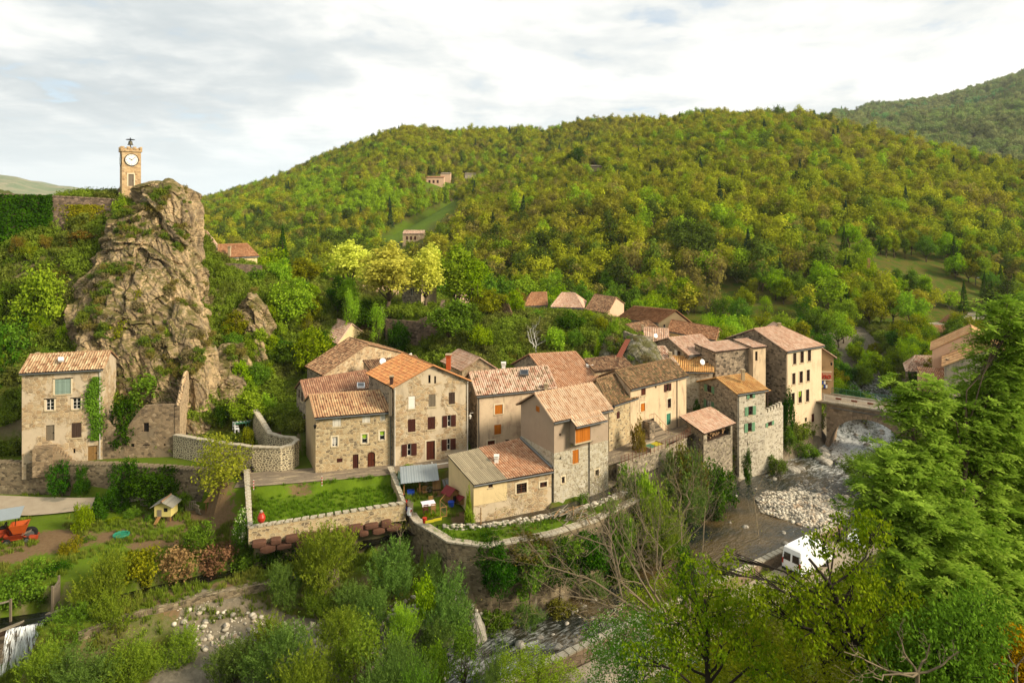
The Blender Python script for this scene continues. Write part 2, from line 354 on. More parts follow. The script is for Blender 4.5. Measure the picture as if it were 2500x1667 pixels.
def inpoly(x,y,poly):
 r=np.zeros(x.shape,bool);n=len(poly)
 for i in range(n):
  x0,y0=poly[i];x1,y1=poly[(i+1)%n]
  if y0==y1:continue
  r^=((y0>y)!=(y1>y))&(x<(x1-x0)*(y-y0)/(y1-y0)+x0)
 return r
CP=[W(*a)for a in[(0,600,98),(150,590,99),(250,565,100),(30,740,92),(200,760,92),(0,900,86),(120,885,86),(0,1060,80),(330,930,85),(440,960,86),(520,648,112),(500,655,122),(620,660,125),(545,656,119),(150,604,97),(250,592,99.3),(325,565,101),(40,606,95),(600,700,110),(560,800,102),(600,900,95),(620,985,90),(690,1000,88),(740,800,108),(700,720,118),(850,740,122),(1000,775,116),(1100,830,104),(1000,885,105.5),(955,885,104.5),(1050,880,104),(1250,800,108),(1200,880,98),(1400,785,112),(1500,835,104),(1480,900,96),(1550,802,122),(1400,792,130),(1150,772,128),(1650,850,125),(560,655,130),(2300,785,165),(2400,722,200),(1000,700,140),(800,690,140),(650,690,140)]]
CP=[tuple(p)for p in CP]+[(-70,115,1.5),(-55,112,1.5),(-66,102.5,1),(-60,105.3,.8),(-54,106.5,.2),(-92,138,-4),(-90,100,0),(-90,80,-22),(0,150,-26),(40,150,-29),(80,150,-28),(-40,165,-22),(-85,165,-16),(100,130,-29),(120,160,-26),(60,138,-31),(12,80,-28),(24,88,-28),(30,98,-28.4),(40,104,-29),(50,108,-29.3),(22,96,-27.5),(70,98,-30),(78,103,-30.2),(66,90,-31),(80,88,-27),(52,80,-32.5),(0,0,-2),(20,20,-16),(0,20,-17),(-20,20,-20),(40,20,-14),(40,40,-25.5),(20,40,-31),(55,55,-28),(0,38,-33),(-20,40,-37),(60,70,-29),(-40,20,-30),(-60,30,-34),(90,60,-14),(100,30,-4),(120,90,-18),(-25,52,-36),(-40,48,-36.5),(-10,55,-36.3),(-60,52,-35),(-47,51,-36.8),(-20,57,-35.8),(-30,55,-35.6),(0,90,-26),(10,95,-24.5),(-8,88,-27),(-25,84,-28),(100,110,-30),(90,140,-29)]
CPA=np.array(CP)
_d=np.hypot(CPA[:,None,0]-CPA[None,:,0],CPA[:,None,1]-CPA[None,:,1]);_n=len(CPA)
_A=np.zeros((_n+3,_n+3));_A[:_n,:_n]=_d-np.eye(_n)*1.0;_A[:_n,_n]=1;_A[:_n,_n+1:]=CPA[:,:2];_A[_n:,:_n]=_A[:_n,_n:].T
_w=np.linalg.solve(_A,np.concatenate([CPA[:,2],np.zeros(3)]))
ROAD=[(-29,71.6,-28.5),(-21,73.0,-28.4),(-12,75.0,-28.3),(-5,77.0,-28.1),(0,78.3,-28),(6,80.2,-28),(9.5,79.0,-28.1)]
PATH=[(9.8,76.6,-28.3),(13.6,79.4,-28.2),(18,83,-28),(22.5,87.2,-28),(25,91,-28),(25,97,-28)]
LAWN=[(-9.2,65.2),(-8.2,64.6),(-3,64.75),(2,66.3),(6,68.1),(11.5,71.9),(12.6,71),(7.6,65.7),(3.4,63.1),(-2.2,61.1),(-5.6,61.8)]
PLATS=[([(-75,76.35),(-60,76.15),(-45,75.65),(-28.5,73.2),(-21.5,74.2),(-21.5,80),(-30,84),(-40,83),(-64,80)],-28.5),([(-75,76.35),(-60,76.15),(-45,75.65),(-28.3,73.2),(-24.4,61.9),(-28,61.6),(-33,59.6),(-38,57.6),(-44,55.6),(-75,55)],-31.7),([(-27.8,72),(-13.4,73.7),(-11,66.6),(-23.6,62.2)],-29.35),([(-13,73.8),(-6.8,71.4),(-3.9,66.8),(-10.6,66.9)],-29.6),(LAWN,-30.25),([(-7,71.2),(4,69.5),(11,73.5),(10,78),(0,77.3)],-28.6),([(-21.8,115),(-20,109.2),(-15.4,108),(-12,109.8),(-11.6,116)],-17.1),([(-30,83),(-27.2,80.3),(-25,78.3),(-24,79.5),(-27,85),(-29,88)],-26.0)]
def bigstep(px,tab):
 xs=sorted(tab);return np.interp(px,xs,[tab[k]for k in xs])
FR_py={500:740,700:680,860:612,960:570,1060:518,1130:486,1250:446,1400:396,1500:356,1600:326,1700:300,1860:296,1960:303,2060:338,2200:371,2350:408,2500:440,2900:500}
FR_Y={500:300,860:330,1060:400,1400:500,1700:600,1860:560,2060:470,2300:400,2500:350,2900:330}
FT_Y={500:280,700:270,900:230,1100:185,1500:170,2000:168,2500:195,2900:210}
LF_py={-400:410,-100:440,0:463,50:482,150:512,300:545,420:530,478:502,560:478,650:448,800:386,900:349,988:327,1150:336,1340:338,1420:320,1600:303,1750:306,1900:310,2900:560}
LF_Y={-400:450,0:520,300:900,478:900,650:850,800:800,988:700,1340:720,1750:700,2900:700}
def hills(x,y):
 yy=np.maximum(y,60);px=CX+F*x/yy
 def hill(pyt,yt,fy,fz,e):
  Yr=bigstep(px,yt);zr=-(bigstep(px,pyt)-HY)/F*Yr
  s=(yy-fy)/np.maximum(Yr-fy,20);up=fz+(zr-fz)*np.clip(s,0,1)**e
  return np.where(s>1,zr-(yy-Yr)*.3,np.where(s<0,fz-1+np.clip(s,-.2,0)*3,up))
 a=hill(FR_py,FR_Y,bigstep(px,FT_Y),-28.0,.9)
 b=hill(LF_py,LF_Y,bigstep(px,{-400:180,300:250,900:300,1100:420,2900:450}),-27.0,.95)
 h=np.maximum(a,b)
 P=np.stack([x,y,np.zeros_like(x)],-1).reshape(-1,3)
 h=h+(fbm(P,1/90.,4)*16*np.clip((yy-190)/150,0,1).reshape(-1)).reshape(h.shape)
 return np.maximum(h,-45)
def ground(x,y):
 x=np.asarray(x,float);y=np.asarray(y,float);sh=x.shape;xf=x.ravel();yf=y.ravel()
 g=np.empty_like(xf)
 for i in range(0,len(xf),20000):
  X=xf[i:i+20000];Yv=yf[i:i+20000]
  g[i:i+20000]=np.hypot(X[:,None]-CPA[None,:,0],Yv[:,None]-CPA[None,:,1])@_w[:_n]+_w[_n]+_w[_n+1]*X+_w[_n+2]*Yv
 P=np.stack([xf,yf,np.zeros_like(xf)],-1)
 g+=fbm(P,.09,4)*1.6
 for poly,z in PLATS:
  m=inpoly(xf,yf,poly);g=np.where(m,z+fbm(P,.35,2)*.18,g)
 for line,hw in((ROAD,2.1),(PATH,1.9)):
  d,p=segdist(xf,yf,line);zz=np.interp(p,range(len(line)),[q[2]for q in line]);g=np.where(d<hw+.3,zz-.08,g)
 d,p=segdist(xf,yf,PAR)
 side=np.zeros_like(xf)
 for i in range(len(PAR)-1):
  ax,ay=PAR[i];bx,by=PAR[i+1];m=(p>=i)&(p<=i+1)
  side=np.where(m,(bx-ax)*(yf-ay)-(by-ay)*(xf-ax),side)
 g=np.where((d<5)&(side>0),-33.95,g)
 g=np.where((d>=5)&(d<12)&(side>0),np.minimum(g,-33.9+(d-5)*.9),g)
 d,p=segdist(xf,yf,LEAT);zz=np.interp(p,range(len(LEAT)),[q[2]for q in LEAT])
 g=np.where((d<2.4)&(p>7.3)&(p<12),np.minimum(g,-30.2),g)
 g=np.where(d<.75,np.minimum(g,zz-.5),g)
 d2,p2=segdist(xf,yf,LEAT[:6]);sd=np.zeros_like(xf)
 for i in range(5):
  ax,ay=LEAT[i][:2];bx,by=LEAT[i+1][:2];m=(p2>=i)&(p2<=i+1);sd=np.where(m,(bx-ax)*(yf-ay)-(by-ay)*(xf-ax),sd)
 bank=(sd<0)&(d2>=.75)&(xf<-13)&(xf>-37)
 g=np.where(bank&(d2<3.2),-32.75+fbm(P,.4,3)*.5,g)
 g=np.where(bank&(d2>=3.2)&(d2<5.2),np.minimum(np.maximum(g,-32.9-(d2-3.2)*1.3),-32.8),g)
 d,p=segdist(xf,yf,RIV);hw=np.interp(p,range(len(RIV)),[q[2]for q in RIV]);zw=np.interp(p,range(len(RIV)),[q[3]for q in RIV])
 e=d-hw
 g=np.where(e<0,zw-.25-.5*np.clip(-e/3,0,1)+fbm(P,.5,3)*.5,np.where(e<4,np.minimum(g,zw-.1+e*1.6),g))
 g=np.where(inpoly(xf,yf,LAWN),-30.25+fbm(P,.35,2)*.15,g)
 t=np.clip((yf-135)/30,0,1);t=t*t*(3-2*t)
 g=g*(1-t)+hills(xf,yf)*t
 return g.reshape(sh)
def gz(x,y):return float(ground(np.array([x]),np.array([y]))[0])
def grid_mesh(name,X,Yg,Zg,mats_,attrs=None):
 ny,nx=X.shape;v=np.stack([X,Yg,Zg],-1).reshape(-1,3).astype(np.float32)
 i=np.arange(ny*nx).reshape(ny,nx)
 f=np.stack([i[:-1,:-1],i[:-1,1:],i[1:,1:],i[1:,:-1]],-1).reshape(-1,4)
 return np_mesh(name,v,f,mats_,attrs,True)
def np_mesh(name,v,f,mats_,attrs=None,smooth=False,mi=None):
 me=bpy.data.meshes.new(name);nv=len(v);nf,k=f.shape
 me.vertices.add(nv);me.vertices.foreach_set('co',np.ascontiguousarray(v,np.float32).ravel())
 me.loops.add(nf*k);me.loops.foreach_set('vertex_index',np.ascontiguousarray(f,np.int32).ravel())
 me.polygons.add(nf);me.polygons.foreach_set('loop_start',np.arange(0,nf*k,k,dtype=np.int32));me.polygons.foreach_set('loop_total',np.full(nf,k,np.int32))
 if smooth:me.polygons.foreach_set('use_smooth',np.ones(nf,bool))
 for m in mats_:me.materials.append(m)
 if mi is not None:me.polygons.foreach_set('material_index',mi.astype(np.int32))
 for q,a in(attrs or{}).items():
  at=me.attributes.new(q,'FLOAT','POINT');at.data.foreach_set('value',np.asarray(a,np.float32).ravel())
 me.update();me.validate();return me
def ground_mat():
 t=NT('ground_cover');o=t.ob();A=lambda q:t.n('Attribute',o=2,attribute_name=q)
 n1=t.noise(o,.35,6.0,.65);n2=t.noise(o,3.0,5.0,.7)
 gr=t.mix(n1,hx('#48680c',.72),hx('#86a024',.72));gr=t.mix(t.math('MULTIPLY',n2,.6),gr,hx('#4a5c14',.6))
 fl=t.mix(n2,hx('#4c4c18',.7),hx('#7a6a34',.65))
 fl=t.mix(t.step(n1,.45,.6),fl,hx('#4a5e14',.65))
 c=t.mix(A('wild'),gr,fl)
 di=t.mix(n2,hx('#6b5238',.6),hx('#a08460',.6));c=t.mix(t.step(t.math('ADD',A('dirt'),t.math('MULTIPLY',t.math('SUBTRACT',n2,.5),.9)),.4,.6),c,di)
 gv=t.mix(t.n('TexVoronoi',{'Vector':o,'Scale':3.2},o=1),hx('#8e8674',.6),hx('#c8baa0',.6));gv=t.mix(n2,gv,hx('#6e6450',.55))
 c=t.mix(t.step(t.math('ADD',A('grav'),t.math('MULTIPLY',t.math('SUBTRACT',n2,.5),.7)),.4,.6),c,gv)
 rk=t.mix(t.noise(o,1.6,7.0,.7),hx('#5c5142',.55),hx('#b09a7a',.6))
 nz=t.n('SeparateXYZ',{0:t.n('NewGeometry',o=1)},o=2)
 c=t.mix(t.math('MULTIPLY',t.step(t.math('ADD',nz,t.math('MULTIPLY',t.math('SUBTRACT',n2,.5),.35)),.72,.5),.85),c,rk)
 return t.bsdf(c,.95,n2,.5,.12,.1)
M['ground']=ground_mat()
def build_terrain():
 xs=np.arange(-92,126.1,.62);ys=np.arange(2,178,.62);X,Yg=np.meshgrid(xs,ys);Z=ground(X,Yg)
 P=np.stack([X.ravel(),Yg.ravel(),np.zeros(X.size)],-1);xf,yf=P[:,0],P[:,1]
 wild=np.ones(X.size)*.75
 for i in(2,4):wild[inpoly(xf,yf,PLATS[i][0])]=0
 wild[inpoly(xf,yf,PLATS[0][0])]=.35;wild[inpoly(xf,yf,PLATS[1][0])]=.15;wild[inpoly(xf,yf,PLATS[3][0])]=.25
 d2,_=segdist(xf,yf,LEAT[:7]);wild=np.where((d2<3.3)&(yf<68),np.minimum(wild,.3),wild)
 wild=np.where((xf>-20)&(xf<25)&(yf>90)&(yf<118),.35,wild)
 wild=np.where((xf>-48)&(xf<-30)&(yf>86)&(yf<112),.5,wild)
 dirt=np.zeros(X.size)
 def spot(cx,cy,r,a=1):
  nonlocal dirt;dirt=np.maximum(dirt,a*np.clip(1.3-np.hypot((xf-cx)/r,(yf-cy)/(r*.6)),0,1))
 spot(-33.5,64.5,3.8);spot(-30,67.5,4);spot(-44,65,5);spot(-22,70.2,2.2,.62);spot(-24,63.3,1.2,.7);spot(-36,69.5,4);spot(-28,65,3.2);spot(-32,70,4);spot(-38.5,66,3);spot(-24.5,59.2,2.2,.9);spot(-29,57.2,2.6,.9);spot(-19.5,61.2,2,.8);spot(-8.7,71,2.6);spot(-5,67.2,1.3)
 spot(-47,62,3.5);spot(-22,57,3.2,.9);spot(-27.5,58,3);spot(-18,61,2)
 grav=np.zeros(X.size);dr,pr=segdist(xf,yf,RIV);hw=np.interp(pr,range(len(RIV)),[q[2]for q in RIV]);e=dr-hw
 grav=np.clip(1.2-np.maximum(e,0)/2.5,0,1)
 grav=np.maximum(grav,np.where((yf<58.5)&(xf<-4)&(xf>-28)&(yf>50),.75,0))
 grav=np.where(inpoly(xf,yf,LAWN),0,grav);wild[inpoly(xf,yf,LAWN)]=0
 grav=np.maximum(grav,np.where(~inpoly(xf,yf,LAWN)&(yf<68.5)&(yf>62)&(xf<5)&(e<6)&(e>0)&(xf>-6),.5,0))
 me=grid_mesh('ground',X,Yg,Z,[M['ground']],{'wild':wild,'dirt':dirt,'grav':grav})
 tag(link('ground',me),'valley floor with gardens, banks and rough slopes',None,None,'structure')
 xs=np.arange(-1100,1500,9.);ys=np.arange(60,1150,9.);X,Yg=np.meshgrid(xs,ys);Z=hills(X,Yg)
 ins=(X>-88)&(X<122)&(Yg<172);Z=np.where(ins,Z-14,Z);Z=np.where(Yg<90,np.minimum(Z,-48),Z)
 yy=np.maximum(Yg,60);px=CX+F*X/yy;py=HY-F*Z/yy
 mead=np.zeros(X.shape)
 for poly in MEADOWS:mead=np.maximum(mead,inpoly(px.ravel(),py.ravel(),poly).reshape(X.shape)*1.0)
 brown=inpoly(px.ravel(),py.ravel(),MEADOWS[1]).reshape(X.shape)*.75
 me=grid_mesh('hills',X,Yg,Z,[M['ground']],{'wild':np.where(mead>0,.05+brown,.9),'dirt':brown*.7,'grav':np.zeros(X.size)})
 tag(link('hills',me),'wooded hills behind the village',None,None,'structure')
MEADOWS=[[(915,592),(955,560),(1050,510),(1140,484),(1110,512),(1040,555),(990,592)],[(1700,740),(1760,722),(1900,715),(2010,700),(2040,745),(1900,772),(1760,765)],[(1040,432),(1105,428),(1110,455),(1040,460)]]
build_terrain()
def strip(name,line,hw,mat_,z_off,label,step=.6,hws=None,attr=None):
 pts=[];L=[Vector(p[:3])for p in line]
 for i in range(len(L)-1):
  n=max(1,int((L[i+1]-L[i]).length/step))
  for k in range(n):
   t=k/n;p0=L[max(i-1,0)];p1,p2=L[i],L[i+1];p3=L[min(i+2,len(L)-1)]
   q=.5*((2*p1)+(p2-p0)*t+(2*p0-5*p1+4*p2-p3)*t*t+(3*p1-p0-3*p2+p3)*t**3);pts.append((q,i+t))
 pts.append((L[-1],len(L)-1));nx=9;V=[];par=[];uvs=[];u=0
 for j,(p,a)in enumerate(pts):
  d=(pts[min(j+1,len(pts)-1)][0]-pts[max(j-1,0)][0]);d.z=0;d.normalize();nrm=Vector((-d.y,d.x,0))
  w=hw if hws is None else np.interp(a,range(len(hws)),hws)
  if j:u+=(p-pts[j-1][0]).length
  for k in range(nx):
   s=k/(nx-1)*2-1;V.append(tuple(p+nrm*s*w+Vector((0,0,z_off))));par.append(a);uvs.append((u,s*w))
 n=len(pts);Fc=[];UV=[]
 for j in range(n-1):
  for k in range(nx-1):
   q=(j*nx+k+1,j*nx+k,(j+1)*nx+k,(j+1)*nx+k+1);Fc.append(q);UV+=[uvs[i]for i in q]
 me=mk_mesh(name,V,Fc,UV,None,[mat_],True)
 if attr:
  at=me.attributes.new('foam','FLOAT','POINT');at.data.foreach_set('value',np.array([np.interp(a,*attr)for a in par],np.float32))
 return tag(link(name,me),label,None,None,'structure')
def road_mat():
 t=NT('old_asphalt');o=t.ob();uv=t.uv();c=t.mix(t.noise(o,.7,6.0,.7),hx('#7c7060',.5),hx('#b8a48a',.55))
 c=t.mix(t.step(t.noise(t.mapping(uv,(.25,1.3,1)),1.2,5.0,.7),.5,.62),c,hx('#cdb894',.55))
 c=t.mix(t.math('MULTIPLY',t.step(t.noise(o,2.5,4.0),.55,.7),.5),c,hx('#5a5044',.45))
 return t.bsdf(c,.95,t.noise(o,12.0),.2,.02,.15)
def water_mat(name,deep,shallow,foamk=1.0,rough=.06):
 t=NT(name);uv=t.uv();o=t.ob()
 w1=t.noise(t.mapping(uv,(.7,1.5,1)),1.3,4.0,.6,.8);w2=t.noise(t.mapping(uv,(.35,1.0,1)),3.6,5.0,.65,.6)
 h=t.math('ADD',w1,t.math('MULTIPLY',w2,.5));fo=t.n('Attribute',o=2,attribute_name='foam')
 c=t.mix(t.step(t.noise(o,.11,3.0),.4,.62),hx(deep,.55),hx(shallow,.6))  # river's deep tone paints in teal sky reflection, patched by noise
 st=t.math('ADD',t.math('MULTIPLY',t.noise(t.mapping(uv,(.45,1.3,1)),1.9,8.0,.78,.8),.65),t.math('MULTIPLY',t.noise(t.mapping(uv,(.16,.5,1)),1.1,4.0,.6,1.0),.35))
 fm=t.step(t.math('ADD',st,t.math('MULTIPLY',t.math('SUBTRACT',fo,.5),.3)),.5,.76)
 c2=t.mix(t.math('MULTIPLY',fm,foamk),c,hx('#e8e8e0',.8))
 r=t.math('ADD',rough,t.math('MULTIPLY',fm,.5))
 return t.bsdf(c2,r,h,.5,.3,1.0)
def concrete_road():
 t=NT('gravel_drive');o=t.ob();c=t.mix(t.noise(o,.9,6.0,.7),hx('#a8957c',.6),hx('#d6c6aa',.62));c=t.mix(t.step(t.noise(o,.4,4.0),.5,.65),c,hx('#98907c',.55))
 return t.bsdf(c,.95,t.noise(o,20.0),.3,.02,.1)
M['road']=road_mat();M['drive']=concrete_road();M['water']=water_mat('river_water','#1e2a28','#6a5634',1.0);M['leatw']=water_mat('race_water','#0c0c08','#12120c',.15,.04)
strip('road',ROAD,2.0,M['road'],.0,'old asphalt village street in front of the houses')
strip('path',PATH,1.7,M['road'],.0,'narrow asphalt lane with railings above the mill race')
strip('drive',[(-80,74,-31.55),(-60,72.8,-31.55),(-50,72.2,-31.55),(-44,73.2,-31.55),(-40.5,74.2,-31.55)],2.3,M['drive'],.06,'pale gravel drive below the old house',hws=[2.6,2.4,2.2,1.3,.3])
strip('river',[(a,b,d)for a,b,c,d in RIV],6,M['water'],0,'shallow river flowing past the village',hws=[c+1.2 for a,b,c,d in RIV],attr=([0,1,2,3,4,5,6,7,7.6,8,8.6,9,9.6,10.3,11,12,13],[.6,.75,.95,.95,.8,.55,.2,.05,.05,.35,.45,.5,.75,.75,.6,.5,.5]))
strip('mill_race',LEAT,.8,M['leatw'],0,'dark narrow mill race below the garden hedge')
strip('riverside_road',[(p[0]+1.35,p[1]-1.95,-33.9)for p in PAR],1.9,M['drive'],.03,'pale riverside road behind the parapet')
V2=lambda p:Vector((p[0],p[1]))
def clip_poly(poly,fn):
 out=[];n=len(poly)
 for i in range(n):
  a,b=poly[i],poly[(i+1)%n];fa,fb=fn(a),fn(b)
  if fa<=1e-9:out.append(a)
  if(fa<-1e-9 and fb>1e-9)or(fa>1e-9 and fb<-1e-9):
   t=fa/(fa-fb);out.append((a[0]+(b[0]-a[0])*t,a[1]+(b[1]-a[1])*t))
 return out
class Side:
 def __init__(s,A,B):
  s.A,s.B=V2(A),V2(B);d=s.B-s.A;s.L=d.length;s.d=d/s.L;s.n=Vector((s.d.y,-s.d.x))
 def P(s,u,z,dep=0.0):
  q=s.A+s.d*u-s.n*dep;return Vector((q.x,q.y,z))
 def uv(s,px,py,dep=0.0):
  r=Vector(((px-CX)/F,1.0));A=s.A-s.n*dep
  t=A.dot(s.n)/r.dot(s.n);q=r*t-A;return q.dot(s.d),-(py-HY)/F*t
 def rect(s,n,x0,y0,x1,y1):
  a,b=S(n,x0,(y0+y1)/2),S(n,x1,(y0+y1)/2);u0=s.uv(*a)[0];u1=s.uv(*b)[0]
  c,d=S(n,(x0+x1)/2,y0),S(n,(x0+x1)/2,y1);z1=s.uv(*c)[1];z0=s.uv(*d)[1]
  u0=min(max(u0,.06),s.L-.3);u1=min(max(u1,u0+.2),s.L-.06)
  return u0,u1,z0,z1
def facade(mb,sd,top,z0,ops,m=0,split=None,t=.2):
 L=sd.L;us={0.0,L};vs={z0}
 for u,z in top:us.add(min(max(u,0),L));vs.add(z)
 if split:vs.add(split)
 for o in ops:
  us|={o[0],o[1]};vs|={o[2],o[3]}
 us=sorted(us);vs=sorted(vs)
 for i in range(len(us)-1):
  ua,ub=us[i],us[i+1]
  if ub-ua<1e-5:continue
  ta=np.interp(ua,[p[0]for p in top],[p[1]for p in top]);tb=np.interp(ub,[p[0]for p in top],[p[1]for p in top])
  for j in range(len(vs)-1):
   va,vb=vs[j],vs[j+1];uc,vc=(ua+ub)/2,(va+vb)/2
   if vb-va<1e-5 or any(o[0]<uc<o[1]and o[2]<vc<o[3]for o in ops):continue
   poly=[(ua,va),(ub,va),(ub,vb),(ua,vb)]
   if vb>min(ta,tb):poly=clip_poly(poly,lambda p:p[1]-(ta+(tb-ta)*(p[0]-ua)/(ub-ua)))
   if len(poly)<3:continue
   mm=m+1 if(split and vc<split)else m
   mb.face([sd.P(*p)for p in poly],[(p[0],p[1])for p in poly],mm)
 for o in ops:
  u0,u1,a,b=o[:4];mm=m+1 if(split and(a+b)/2<split)else m
  for q in(((u0,a,0),(u0,a,t),(u0,b,t),(u0,b,0)),((u1,a,t),(u1,a,0),(u1,b,0),(u1,b,t)),((u0,b,0),(u0,b,t),(u1,b,t),(u1,b,0)),((u0,a,t),(u0,a,0),(u1,a,0),(u1,a,t))):
   mb.face([sd.P(*p)for p in q],None,mm)
  if o[4]:
   w=u1-u0;r=o[4];N=6
   for k in range(N):
    s0,s1=k/N,(k+1)/N
    f=lambda s_:b-r*(1-math.sqrt(max(0,1-(2*s_-1)**2)))
    mb.face([sd.P(u0+w*s0,f(s0),.01),sd.P(u0+w*s1,f(s1),.01),sd.P(u0+w*s1,b,.01),sd.P(u0+w*s0,b,.01)],None,mm)
    mb.face([sd.P(u0+w*s0,f(s0),.01),sd.P(u0+w*s0,f(s0),t),sd.P(u0+w*s1,f(s1),t),sd.P(u0+w*s1,f(s1),.01)],None,mm)
def roof_patch(mb,EL,ER,RL,RR,pitch=.27,row=.42,amp=.06,seed=0):
 EL,ER,RL,RR=map(Vector,(EL,ER,RL,RR))
 L=max((ER-EL).length,(RR-RL).length);Ls=((RL+RR)/2-(EL+ER)/2).length
 nt=max(3,int(L/pitch));nu=nt*4;nr=max(2,int(Ls/row));rng=np.random.RandomState(seed+nt*7+nr)
 nrm=(ER-EL).cross((RL+RR)/2-(EL+ER)/2).normalized()
 if nrm.z<0:nrm=-nrm
 hs=(0,.7,1,.7);jit=rng.rand(nt+1,nr+1)
 base=len(mb.v);vv=[k+e for k in range(nr)for e in(0,.98)]+[nr];sag=.05*rng.rand()+.02
 for v in vv:
  fr=v-int(v);kv=min(int(v),nr-1);y=v/nr
  for i in range(nu+1):
   x=i/nu;p=(EL*(1-x)+ER*x)*(1-y)+(RL*(1-x)+RR*x)*y
   h=amp*hs[i%4]+(.035*(1-fr)if v<nr else 0)+.03*jit[min(i//4,nt),kv]-sag*math.sin(math.pi*x)*math.sin(math.pi*min(y*1.1,1))
   mb.v.append(tuple(p+nrm*h))
 w=nu+1
 for j in range(len(vv)-1):
  for i in range(nu):
   mb.f.append((base+j*w+i,base+j*w+i+1,base+(j+1)*w+i+1,base+(j+1)*w+i));mb.m.append(0)
   x0,x1=(i+.0)/nu*nt*pitch,(i+1)/nu*nt*pitch;y0,y1=vv[j]*row,vv[j+1]*row
   mb.uv+=[(x0,y0+.001),(x1,y0+.001),(x1,y1-.002),(x0,y1-.002)]
 dn=-nrm*.09;lo=[EL+dn,ER+dn,RR+dn,RL+dn];up=[EL,ER,RR,RL]
 mb.face(lo[::-1],None,1)
 for i in range(4):j=(i+1)%4;mb.face([lo[i],lo[j],up[j]+nrm*.03,up[i]+nrm*.03],None,1)
def win(root,sd,kind,r,o):
 """one opening's fittings as parts"""
 u0,u1,a,b=r;P=sd.P;w=u1-u0;h=b-a
 def plate(mb,ua,ub,za,zb,d0,d1,m=0):
  mb.obox(P(ua,za,d1),P(ub,za,d1)-P(ua,za,d1),P(ua,za,d0)-P(ua,za,d1),Vector((0,0,zb-za)),m)
 holder=None
 if kind in('w','h'):
  mb=MB()
  if kind=='h':
   plate(mb,u0,u1,a,b,.17,.3);holder=obj('opening',mb,M['dark'],root)  # dark back plate paints in the shade inside an unglazed opening
  else:
   f=.055;cm=o.get('mull',1)
   for q in((u0,u0+f,a,b),(u1-f,u1,a,b),(u0+f,u1-f,a,a+f),(u0+f,u1-f,b-f,b)):plate(mb,*q,.1,.16)
   if cm and w>.5:plate(mb,(u0+u1)/2-.03,(u0+u1)/2+.03,a+f,b-f,.095,.155)
   for k in range(1,o.get('bars',2)):plate(mb,u0+f,u1-f,a+h*k/o.get('bars',2)-.018,a+h*k/o.get('bars',2)+.018,.105,.15)
   holder=obj('window',mb,M[o.get('fr','fr_brown')],root)
   WLOC[holder.name]=WLOC[root.name]
   pb=MB();plate(pb,u0+f,u1-f,a+f,b-f,.135,.148);obj('pane',pb,M[o.get('gl','pane')],holder)
   if o.get('cur'):
    cb=MB();n=8
    for k in range(n):
     x0,x1=u0+f+(w-2*f)*k/n,u0+f+(w-2*f)*(k+1)/n
     dd=lambda x:abs((x-(u0+u1)/2)/(w/2))
     lowf=lambda x:a+h*(.42 if o['cur']=='curtain' else .08)+h*.25*dd(x)
     cb.face([P(x0,lowf(x0),.1+.02*(k%2)),P(x1,lowf(x1),.12-.02*(k%2)),P(x1,b-f,.12-.02*(k%2)),P(x0,b-f,.1+.02*(k%2))])
    obj('curtain',cb,M[o['cur']],holder)
 elif kind=='c':
  mb=MB();m_=(u0+u1)/2;dp=o.get('dp',.04)
  if o.get('one')or w<.55:plate(mb,u0+.01,u1-.01,a+.01,b-.01,dp,dp+.06)
  else:plate(mb,u0+.01,m_-.012,a+.01,b-.01,dp,dp+.06);plate(mb,m_+.012,u1-.01,a+.01,b-.01,dp,dp+.06)
  for z in(a+h*.18,b-h*.18):plate(mb,u0+.02,u1-.02,z-.05,z+.05,dp-.02,dp)
  holder=obj('shutter',mb,M[o.get('col','shut_brown')],root)
 elif kind=='d':
  mb=MB();plate(mb,u0,u1,a,b,.12,.18)
  for k in range(2):
   for z0_,z1_ in((.08,.42),(.48,.92)):plate(mb,u0+w*(.1+.45*k),u0+w*(.45+.45*k),a+h*z0_,a+h*z1_,.1,.12)
  holder=obj('door',mb,M[o.get('col','door_brown')],root)
  hb=MB();plate(hb,u1-w*.16,u1-w*.1,a+h*.45,a+h*.52,.05,.1);WLOC[holder.name]=WLOC[root.name];obj('handle',hb,M['iron'],holder)
 WLOC[holder.name]=WLOC[root.name]
 if o.get('sr'):
  sb=MB();t=.16
  for q in((u0-t,u0-.004,a-.02,b+t),(u1+.004,u1+t,a-.02,b+t),(u0-.004,u1+.004,b+.004,b+t)):plate(sb,*q,-.03,.05)
  obj('surround',sb,M['trim'],holder)
 if o.get('sill',kind in 'wc')and kind!='d':
  sb=MB();plate(sb,u0-.1,u1+.1,a-.12,a-.004,-.08,.16);obj('sill',sb,M[o.get('sillm','sill')],holder)
 if o.get('lint'):
  sb=MB();plate(sb,u0-.2,u1+.2,b+.004,b+.14,-.03,.1);obj('lintel',sb,M['shut_dark'],holder)
 if o.get('sh'):
  col=o['sh'];sw=o.get('shw',w*.52)
  for side in(0,1):
   mb=MB();x0=(u0-sw-.02)if side==0 else u1+.02
   if o.get('only')is not None and o['only']!=side:continue
   plate(mb,x0,x0+sw,a+.01,b-.01,-.07,-.025)
   for z in(a+h*.2,b-h*.2):plate(mb,x0+.02,x0+sw-.02,z-.04,z+.04,-.09,-.07)
   obj('shutter',mb,M[col],root)
